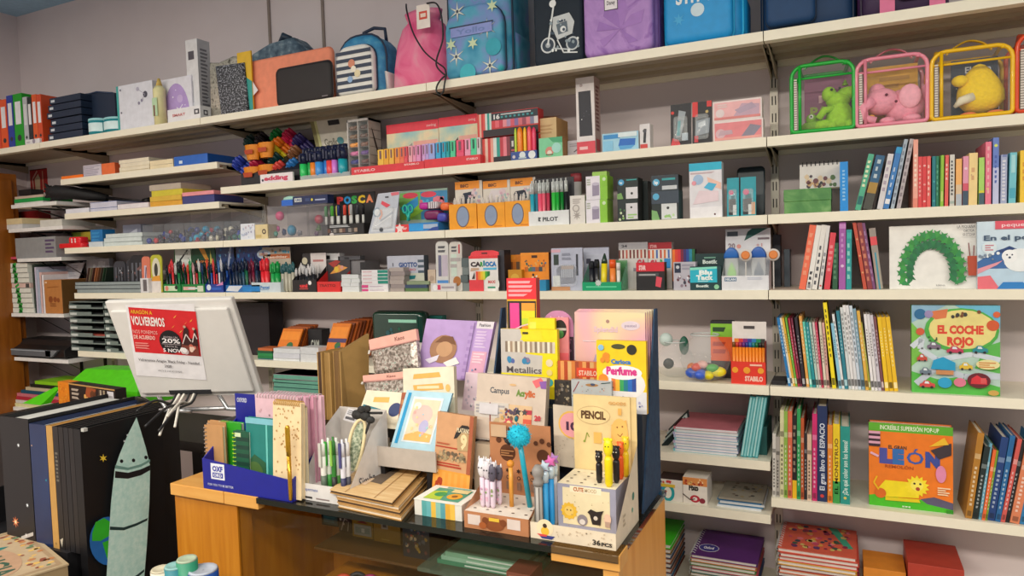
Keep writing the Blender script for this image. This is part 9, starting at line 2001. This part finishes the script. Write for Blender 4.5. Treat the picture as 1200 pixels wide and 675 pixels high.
# --- white box with grey inner stand
r=thing('pen_display','white 36 piece pen display box with a grey perforated inner stand','display stand',(-.255,-.851,CT+.0005))
ww=.0805;wd_=.15;wh=onY(670,619,-.851).z-CT;wt=M('#e2d3bb',.5)
hb_=onY(705,464,-.705).z-CT
mb=MB();mb.box(-ww,ww,0,.002,0,wh,wt);mb.box(-ww*.5,ww,wd_-.002,wd_,0,hb_,'#e2c890');mb.box(-ww+.002,ww-.002,.002,wd_-.002,0,.002,wt)
mb.add([(ww,.002,0),(ww,wd_,0),(ww,wd_,hb_*.62),(ww,wd_*.65,hb_*.45),(ww,.002,wh)],[(0,1,2,3,4)],wt);mb.add([(-ww,.002,0),(-ww,wd_,0),(-ww,wd_,hb_*.5),(-ww,.002,wh)],[(3,2,1,0)],wt)
mb.front(-ww,ww,0,0,wh,[('e',.18,.75,.1,.55,'#ecd8b4'),('e',.18,.55,.05,.28,'#eab83a'),('p',[(.1,.3),(.3,.3),(.26,.08),(.14,.08)],'#3a3f80'),('p',[(.08,.35),(.2,.35),(.2,.22),(.12,.2)],'#d84a4a'),('e',.18,.9,.025,None,'#3a2a24'),('dots',.3,.1,.98,.95,26,.01,['#c8b49a'],3),('t',.74,.2,.09,.3,'36','#2a2622',.03),('t',.84,.2,.12,.2,'PCS','#2a2622',.04)])
mb.art((ww,0,0),(0,wd_,0),(0,0,hb_*.5),[('e',.75,.5,.05,None,'#3a7a6a'),('e',.7,.3,.03,None,'#5aa08a'),('lines',.3,.2,.4,.4,3,'#b8a890',2)])
mb.build('outer_box',r)
# pencil back panel
bp0,bp1,bq0,bq1=ybox(673,739,464,545,-.705)
m=MB();m.box(bp0+.255,bp1+.255,wd_-.006,wd_-.003,.02,bq1-CT,'#e6cc94')
kk=(bq1-CT-.02)
m.front(bp0+.255,bp1+.255,wd_-.006,.02,bq1-CT,[('e',.36,.82,.3,.085,'#c8a878'),('e',.36,.82,.29,.078,'#e6cc94'),('t',.14,.79,.44,.065,'PENCIL','#5a3a1f',.05),('l',[(.2,.58),(.24,.66),(.28,.62)],.015,'#8a9a3a'),('e',.19,.58,.02,None,'#8a9a3a'),('r',.36,.57,.5,.67,'#eab860'),('p',[(.68,.75),(.94,.8),(.98,.6),(.88,.52),(.84,.3),(.6,.3),(.66,.5)],'#eab05a'),('e',.82,.7,.14,.11,'#f0bc68'),('e',.78,.73,.014,None,'#8a5a2a'),('e',.87,.74,.014,None,'#8a5a2a'),('l',[(.78,.67),(.83,.65),(.87,.68)],.01,'#8a5a2a'),('r',.8,.84,.86,.9,'#eab05a'),('t',.64,.93,.3,.025,'GOODS','#d89a4a',.02)])
m.build('back_card',r)
g0,g1,gz0,gz1=ybox(654,722,570,612,-.80)
gy=.05;gx0=g0+.255;gx1=min(g1+.255,ww-.003);gh=gz1-CT
gm_=M('#9a99ad',.5)
m=MB();m.box(gx0,gx1,gy,wd_-.008,.004,gh,gm_,top='#efe4c8')
m.front(gx0,gx1,gy,.004,gh,[('r',.09,.13,.9,.93,'#e6d6b0'),('r',.22,.84,.76,.98,'#efe2c4'),('t',.28,.87,.18,.08,'CUTE','#b86a3a',.05),('t',.48,.87,.2,.08,'MOOD','#c8b088',.02),('st',.2,.42,.15,.125,12,'#e8b83a'),('e',.2,.42,.08,None,'#eec86a'),('e',.17,.44,.012,None,'#5a3a1a'),('e',.23,.44,.012,None,'#5a3a1a'),('e',.43,.26,.09,.12,'#8a8088'),('e',.43,.22,.05,.06,'#d8d0cc'),('p',[(.52,.45),(.58,.52),(.68,.48),(.8,.52),(.76,.42),(.74,.2),(.6,.2),(.56,.4)],'#2c2220'),('e',.66,.34,.035,None,'#d8ccc0'),('e',.86,.35,.06,.12,'#e6c0a8'),('r',.82,.18,.9,.3,'#b89a8a'),('dots',.08,.1,.92,.8,18,.008,['#a8946a'],5)])
for i in range(4):
 for j in range(4):m.add([(gx0+(gx1-gx0)*(.14+.24*j)+.0032*math.cos(t),gy+.014+.02*i+.0024*math.sin(t),gh+.0005) for t in [2*PI*q/8 for q in range(8)]],[tuple(range(8))],'#4a3a2a')
m.build('inner_stand',r)
def toy_pen(label,x,yt,yb,Y,col,head,R_=.0085):
 a=onY(x,(yt+yb)/2,Y);z1=onY(x,yt,Y).z;z0=CT+gh+.001
 t=thing('animal_pen',label,'pen',(a.x,Y,z0),group='animal pens in the grey stand');L=max(.05,z1-z0)
 m=MB();m.lathe([(R_*.5,0),(R_*.85,.006),(R_*.9,L*.55),(R_*.7,L*.62)],M(col,.35),12);m.build('body',t)
 h=MB();h.ball((0,0,L*.8),(R_*1.05,R_,L*.2),M(head,.35),12,8);h.ball((-R_*.7,0,L*.96),R_*.38,M(head,.35),8,6);h.ball((R_*.7,0,L*.96),R_*.38,M(head,.35),8,6);h.ball((-R_*.35,-R_*.95,L*.84),.0012,'#f0ece0' if col == '#1f1a1a' else BLACK,6,4);h.ball((R_*.35,-R_*.95,L*.84),.0012,'#f0ece0' if col == '#1f1a1a' else BLACK,6,4);h.build('head',t)
toy_pen('black animal pen standing alone in the grey stand',702,528,558,-.775,'#1f1a1a','#1f1a1a',.0068)
toy_pen('large bright yellow animal pen at the front of the grey stand',713,513,568,-.79,'#ecd60a','#f2de14',.0085)
toy_pen('second black animal pen behind the yellow one',722,522,560,-.765,'#1f1a1a','#1f1a1a',.0072)
toy_pen('orange animal pen beside the second black one',727,517,550,-.742,'#ea5a1c','#ee6420',.0066)
toy_pen('golden yellow animal pen at the back of the grey stand',733,511,550,-.726,'#e8c41a','#ecca24',.007)
# pens in the small compartment of the white box
for k,(x,yt,nm,col,top,mt) in enumerate(((631,545,'grey knob topped','#8f8a88','#9a958f',0),(639,541,'sky blue with glitter top','#2a9ad8','#b8c8d8',1),(646,535,'blue with pink star top','#1f8fd0','#d86ab0',1),(650,532,'white with violet star top','#d8d4d8','#a878b8',1))):
 Y_=-.828+.014*k;a=onY(x,580,Y_);z1=onY(x,yt,Y_).z
 t=thing('novelty_pen','%s pen in the side pocket of the white box' % nm,'pen',(a.x,Y_,CT+.003),group='novelty pens');L=z1-CT-.003;rr=.0065 if k else .0085
 m=MB();m.lathe([(rr*.6,0),(rr*.9,.01),(rr*.9,L*.7)],col if k else '#a8a4a0',10)
 if k == 0:
  for j in range(6):m.box(rr*.9*math.cos(j*1.05)-.0008,rr*.9*math.cos(j*1.05)+.0008,rr*.9*math.sin(j*1.05)-.0008,rr*.9*math.sin(j*1.05)+.0008,L*.1,L*.68,'#6a6664')
 m.build('barrel',t)
 m=MB()
 if mt == 0:m.lathe([(rr*1.1,L*.7),(rr*1.2,L*.76),(rr*.8,L*.8),(rr*1.25,L*.86),(rr*1.3,L*.93),(rr*.6,L)],'#8e8986',14)
 else:
  m.lathe([(rr*1.1,L*.7),(rr*1.2,L*.82),(rr*.9,L*.86)],M('#c8d8e4',.2,.2),12);m.puff([(.0125*(1 if j % 2 else .5)*math.cos(PI*j/5),L*.93+.0125*(1 if j % 2 else .5)*math.sin(PI*j/5)) for j in range(10)],-.003,.003,M(top,.3),.002,2)
 m.build('topper',t)
o=quadcard('round_sign_card','grey cream card with a pink ringed number badge behind the white box','card',(650,545),(676,549),(648,474),-.69,-.685,.004,'#cfc2b0',[('e',.85,.7,.62,.23,'#e8b85a'),('e',.85,.7,.55,.2,'#e8a0a8'),('t',.58,.62,.5,.12,'10','#4a2a48',.06),('dots',.02,.02,.98,.5,14,.03,['#b8aa98'],3)])

# ================================================================ navy tiered display behind
NX0,NX1=onY(584,440,-.56).x,onY(773,500,-.52).x
r=thing('tiered_display','navy sided tiered display of packs rising behind the counter goods','display stand',((NX0+NX1)/2,-.665,CT))
cxn=(NX0+NX1)/2;hw=(NX1-NX0)/2
nv=ramp_mat('navy_felt',[(.3,'#1b3350'),(.7,'#264463')],tex=60,rough=.8)
zt=onY(770,362,-.53).z-CT
YA,YB,YC=-.562,-.607,-.642
T1=onY(700,442,YA).z-CT;T2=onY(650,468,YB).z-CT;T3=onY(727,484,YC).z-CT
mb=MB()
for s in (-1,1):
 x0,x1=(hw-.004,hw) if s == 1 else (-hw,-hw+.004)
 pts=[(0,0),(.147,0),(.147,zt),(.128,zt)]
 vs=[(x0,y,z) for y,z in pts]+[(x1,y,z) for y,z in pts]
 mb.add(vs,[(0,1,2,3),(7,6,5,4),(0,4,5,1),(1,5,6,2),(2,6,7,3),(3,7,4,0)],nv);mb.build('side_panel',r);mb=MB()
mb=MB();mb.box(-hw+.004,hw-.004,.143,.147,0,zt*.7,'#1a2636');mb.box(-hw+.004,hw-.004,.1,.143,0,T1,'#1a2434');mb.box(-hw+.004,hw-.004,.055,.1,0,T2,'#1d2838');mb.box(-hw+.004,hw-.004,.02,.055,0,T3,'#1d2838');mb.build('tiers',r)
def pack(name,label,cat,xl,xr,yt,Y,Zb,m,prims,t=.006,group=None,lean=.02,edge=None,rz=0.):
 a,b,z0,z1=ybox(xl,xr,yt,yt+60,Y)
 mb=MB();w_=b-a;h_=z1-Zb
 mb.box(0,w_,0,t,0,h_,m,side=edge,top=edge)
 mb.front(0,w_,0,0,h_,prims)
 return tag(mb.build(name,None,(a,Y,Zb),(-lean,0,rz)),label,cat,group)
neon=[('r',0,.78,1,1,'#e8303a'),('lines',.06,.8,.9,.98,4,'#f4a8b0',5),('r',.02,.42,.98,.76,'#2a2624'),('r',.1,.44,.42,.74,'#f04a98'),('r',.5,.66,.95,.74,'#f6a03a'),('r',.5,.58,.95,.66,'#e8e02a'),('r',.5,.5,.95,.58,'#c8e03a'),('r',.5,.44,.95,.5,'#f89a2a'),('l',[(.1,.44),(.5,.5),(.95,.54)],.04,'#f6d0e0'),('r',0,0,1,.42,'#f4c41c')]
pack('sticky_note_pack','neon sticky note packs with a red top rising above the fourth board','sticky notes',593.5,628,326,YA,CT+T1,'#e8ae28',neon,.02,edge='#b83a3a')
arch=rrect(.06,.1,.004,5,tops=.03)
a,b,z0,z1=ybox(637,672,364,430,YA+.004)
mb=MB();w_=b-a;h_=z1-(CT+T1);mb.prism(rrect(w_,h_,.003,6,w_/2,0,tops=w_*.46),0,.004,'#c98ab0');mb.front(0,w_,0,0,h_,[('t',.2,.82,.6,.09,'Art Mix','#f0d8e8',.03),('r',.5,.1,1,.6,'#3a2a38'),('dots',.5,.15,.98,.6,10,.05,['#d87a6a','#8a5a7a','#e8c0c8'],2)])
tag(mb.build('arched_pack',None,(a,YA+.004,CT+T1)),'pink arched blister card with script lettering behind yellow packs','pack')
pack('pink_pack','salmon pink pack with a black round badge beside the yellow pack','pack',645,666,372,YA-.012,CT+T1,'#f0969c',[('e',.55,.8,.36,.16,'#26221f'),('e',.55,.72,.2,.07,'#4a8a4a'),('r',.2,.78,.9,.82,'#c8c0b8'),('r',0,0,1,.4,'#f0707a')],.006)
pastel_m=ramp_mat('pastel_rainbow',[(.25,'#a8d8cc'),(.4,'#f0dcae'),(.52,'#f0c0b8'),(.64,'#e0a8cc'),(.78,'#b8a8dc')],tex=7,rough=.35,distort=.6,detail=1)
for k in range(5):
 pack('pastel_pack','pastel rainbow stationery pack, %s from the front of its row' % ORD[k],'pack',673.5+k*1.2,756+k*2.6,366-k*.9,YA+.0+.0075*k,CT+T1,pastel_m,[('e',.48,.86,.025,None,'#b08a80'),('e',.8,.8,.13,.07,'#e0d0dc'),('t',.72,.78,.16,.04,'pastel','#a898b0',.02),('t',.28,.7,.34,.08,'Splendid','#e8c8d8',.03),('p',[(.2,.05),(.85,.1),(.85,.4),(.6,.52),(.3,.35)],'#b8a8c8'),('e',.6,.35,.2,.1,'#7aa0a8'),('r',.12,.55,.95,.56,'#e8e0e8')] if k == 0 else [],.0065,'pastel packs',edge='#d898ac')
yel=[('r',0,0,1,1,'#f2dc18'),('p',[(0,.35),(.72,.35),(.74,.62),(.45,.64),(.35,1),(0,1)],'#c9c2bc'),('stripes',.08,.66,.96,.82,['#8a7a6a','#e8e0d0','#a8907a','#d8ccb8']*5),('p',[(.35,.84),(.75,.84),(.72,.98),(.45,.98)],'#f4e02a'),('dots',.06,.48,.6,.62,7,.05,['#b03a5a','#5a6aa8','#3a8ab8','#8a7a9a'],4),('t',.1,.36,.62,.09,'Metallics','#5a5458',.01),('e',.86,.52,.06,None,'#e8d8b0'),('e',.86,.38,.05,None,'#e8d080'),('e',.86,.24,.06,None,'#3a9a9a'),('r',.0,.26,.2,.34,'#e8e02a'),('r',.4,.93,.5,.96,'#3a3420')]
pack('metallic_pen_pack','yellow and silver pack of metallic pens behind the white wide pack','pen pack',587,653,386,YB,CT+T2,'#f2dc18',yel,.012,edge='#d8be10')
pack('yellow_pack','plain yellow pack top between sticky notes and salmon pack','pack',619,650,373,YB+.016,CT+T2,'#f2dc1c',[('r',.05,.75,.3,.95,'#f6ea5a')],.01)
pack('orange_strip_box','orange patterned strip box under the pastel packs','box',653,705,424,YB,CT+T2,'#d8742a',[('stripes',0,.3,1,1,['#c85a2a','#e8a05a','#b84a24','#e0b070','#d8803a','#a84a2a']*2),('r',.45,.62,.95,.85,'#e04a2a'),('t',.5,.66,.4,.12,'STABILO','#f0c8b0',.03),('r',0,0,1,.28,'#8a7a4a')],.012)
car2=[('r',0,0,1,1,'#f0cc1a'),('p',[(0,0),(1,0),(1,.3),(0,.34)],'#dcdce2'),('e',.52,.4,.46,.22,'#e8e4e4'),('stripes',.3,.3,.8,.52,['#e07a3a','#f0b83a','#3aa05a','#1f7a8a','#2a6ac0','#2a4a9a']),('e',.52,.56,.4,.1,'#f0ecf0'),('t',.2,.53,.62,.1,'Perfume','#d83a8a',.06),('t',.3,.68,.4,.06,'Carioca','#3a7ac0',.05),('e',.72,.88,.1,None,'#2a2a20'),('e',.45,.92,.14,.035,'#4a4a28'),('dots',.02,.6,.3,.85,6,.06,['#5a3a1a','#e8902a','#8a6a1a'],2),('e',.14,.46,.1,None,'#f08a2a'),('l',[(.1,.36),(.28,.4),(.34,.34)],.02,'#3a3a3a'),('p',[(.36,.06),(.36,.22),(.48,.2),(.54,.24),(.54,.06)],'#2a3f8a'),('dots',.5,.02,.98,.2,8,.03,['#3a4a8a','#a8a8c8'],6),('e',.1,.9,.06,None,'#8ac0e0')]
pack('felt_pen_pack','yellow pack of scented felt pens with bubble lettering','pen pack',699,757,399.5,YC+.004,CT+T3,'#f0cc1a',car2,.012,edge='#d8a818')
pack('pencil_tin','pale grey tin with a little bird drawing behind the cream pencil card','tin',670,717,446,YC-.006,CT+T3,'#a8acae',[('r',0,.4,1,1,'#b4b8ba'),('e',.52,.85,.16,.05,'#a87a4a'),('e',.54,.87,.06,.04,'#3a4a6a'),('l',[(.05,.6),(.2,.95)],.02,'#8a2a30'),('l',[(.75,.92),(.98,.96)],.02,'#2a4a4a'),('dots',.2,.6,.95,.95,10,.012,['#3a3a3a','#c87a4a'],4),('r',0,.45,1,.5,'#8a8e90')],.012)
pack('brown_pen_pack','dark pack of glass bead pens beside the wide white pack','pack',650,669,446,YC,CT+T3,'#3a3430',[('dots',.02,.02,.98,.98,30,.09,['#6a5a48','#8a8078','#2a2422','#a89a80'],3)],.01)
acry=[('p',[(0,.0),(1,0),(1,1),(0,1)],'#d0bfb0'),('t',.2,.715,.28,.085,'Campus','#3a4654',.02),('t',.58,.7,.14,.09,'Acr','#6a8a3a',.06),('t',.7,.7,.15,.09,'ylic','#c8683a',.06),('e',.53,.86,.05,.018,'#d8b080'),('p',[(.8,.94),(.92,1),(.98,.92),(.86,.84)],'#ee6a70'),('p',[(.9,.94),(1,.96),(1,.84),(.93,.84)],'#8a5aa8'),('r',.36,.08,.82,.56,'#d8b890'),('stripes',.7,.08,.82,.5,['#c83a3a','#e07a4a','#e89a5a','#d8604a','#e8a878','#b83a4a'],False),('l',[(.44,.42),(.5,.48),(.56,.44),(.6,.52)],.02,'#3a4a8a'),('st',.62,.46,.06,.025,5,'#3a3a48'),('st',.72,.46,.05,.022,5,'#4a4a4a'),('st',.5,.28,.08,.05,8,'#c84a5a'),('e',.5,.28,.03,None,'#e8c890'),('dots',.38,.1,.68,.52,16,.025,['#8a3a3a','#5a4a5a','#c8a060','#7a5a4a'],8),('e',.66,.18,.08,.1,'#1f5a4a'),('t',.62,.15,.08,.05,'30','#8ac0a0',.03),('t',.86,.36,.09,.07,'20','#c83a4a',.05),('lines',.06,.4,.34,.56,3,'#c8c4c8',4),('r',.06,.38,.34,.55,'#d0ccd0')]
quadcard('paint_set','wide pale pack of acrylic paints in front of the navy display','paint set',(556,512),(637,522),(560,437),-.69,-.675,.018,'#ddd0c4',acry,edge='#b8a898')
quadcard('white_pack','stacked white slim packs under the acrylic set','pack',(556,514),(596,518),(556,470),-.688,-.684,.012,'#d4ccc4',[('lines',.05,.7,.9,.95,3,'#a8a4a8',2),('r',.45,.0,.48,1,'#8a3a34'),('dots',.5,.3,.98,.7,8,.06,['#c8b08a','#a8a0a0'],3)])
mb=MB();a=onY(600,560,-.70);mb.box(onY(555,540,-.70).x,onY(640,540,-.70).x,-.70,-.668,CT+.0005,onY(600,520,-.69).z-.004,'#c8b49c');tag(mb.build('riser_block',None),'plain card riser block under the acrylic paint set','block')
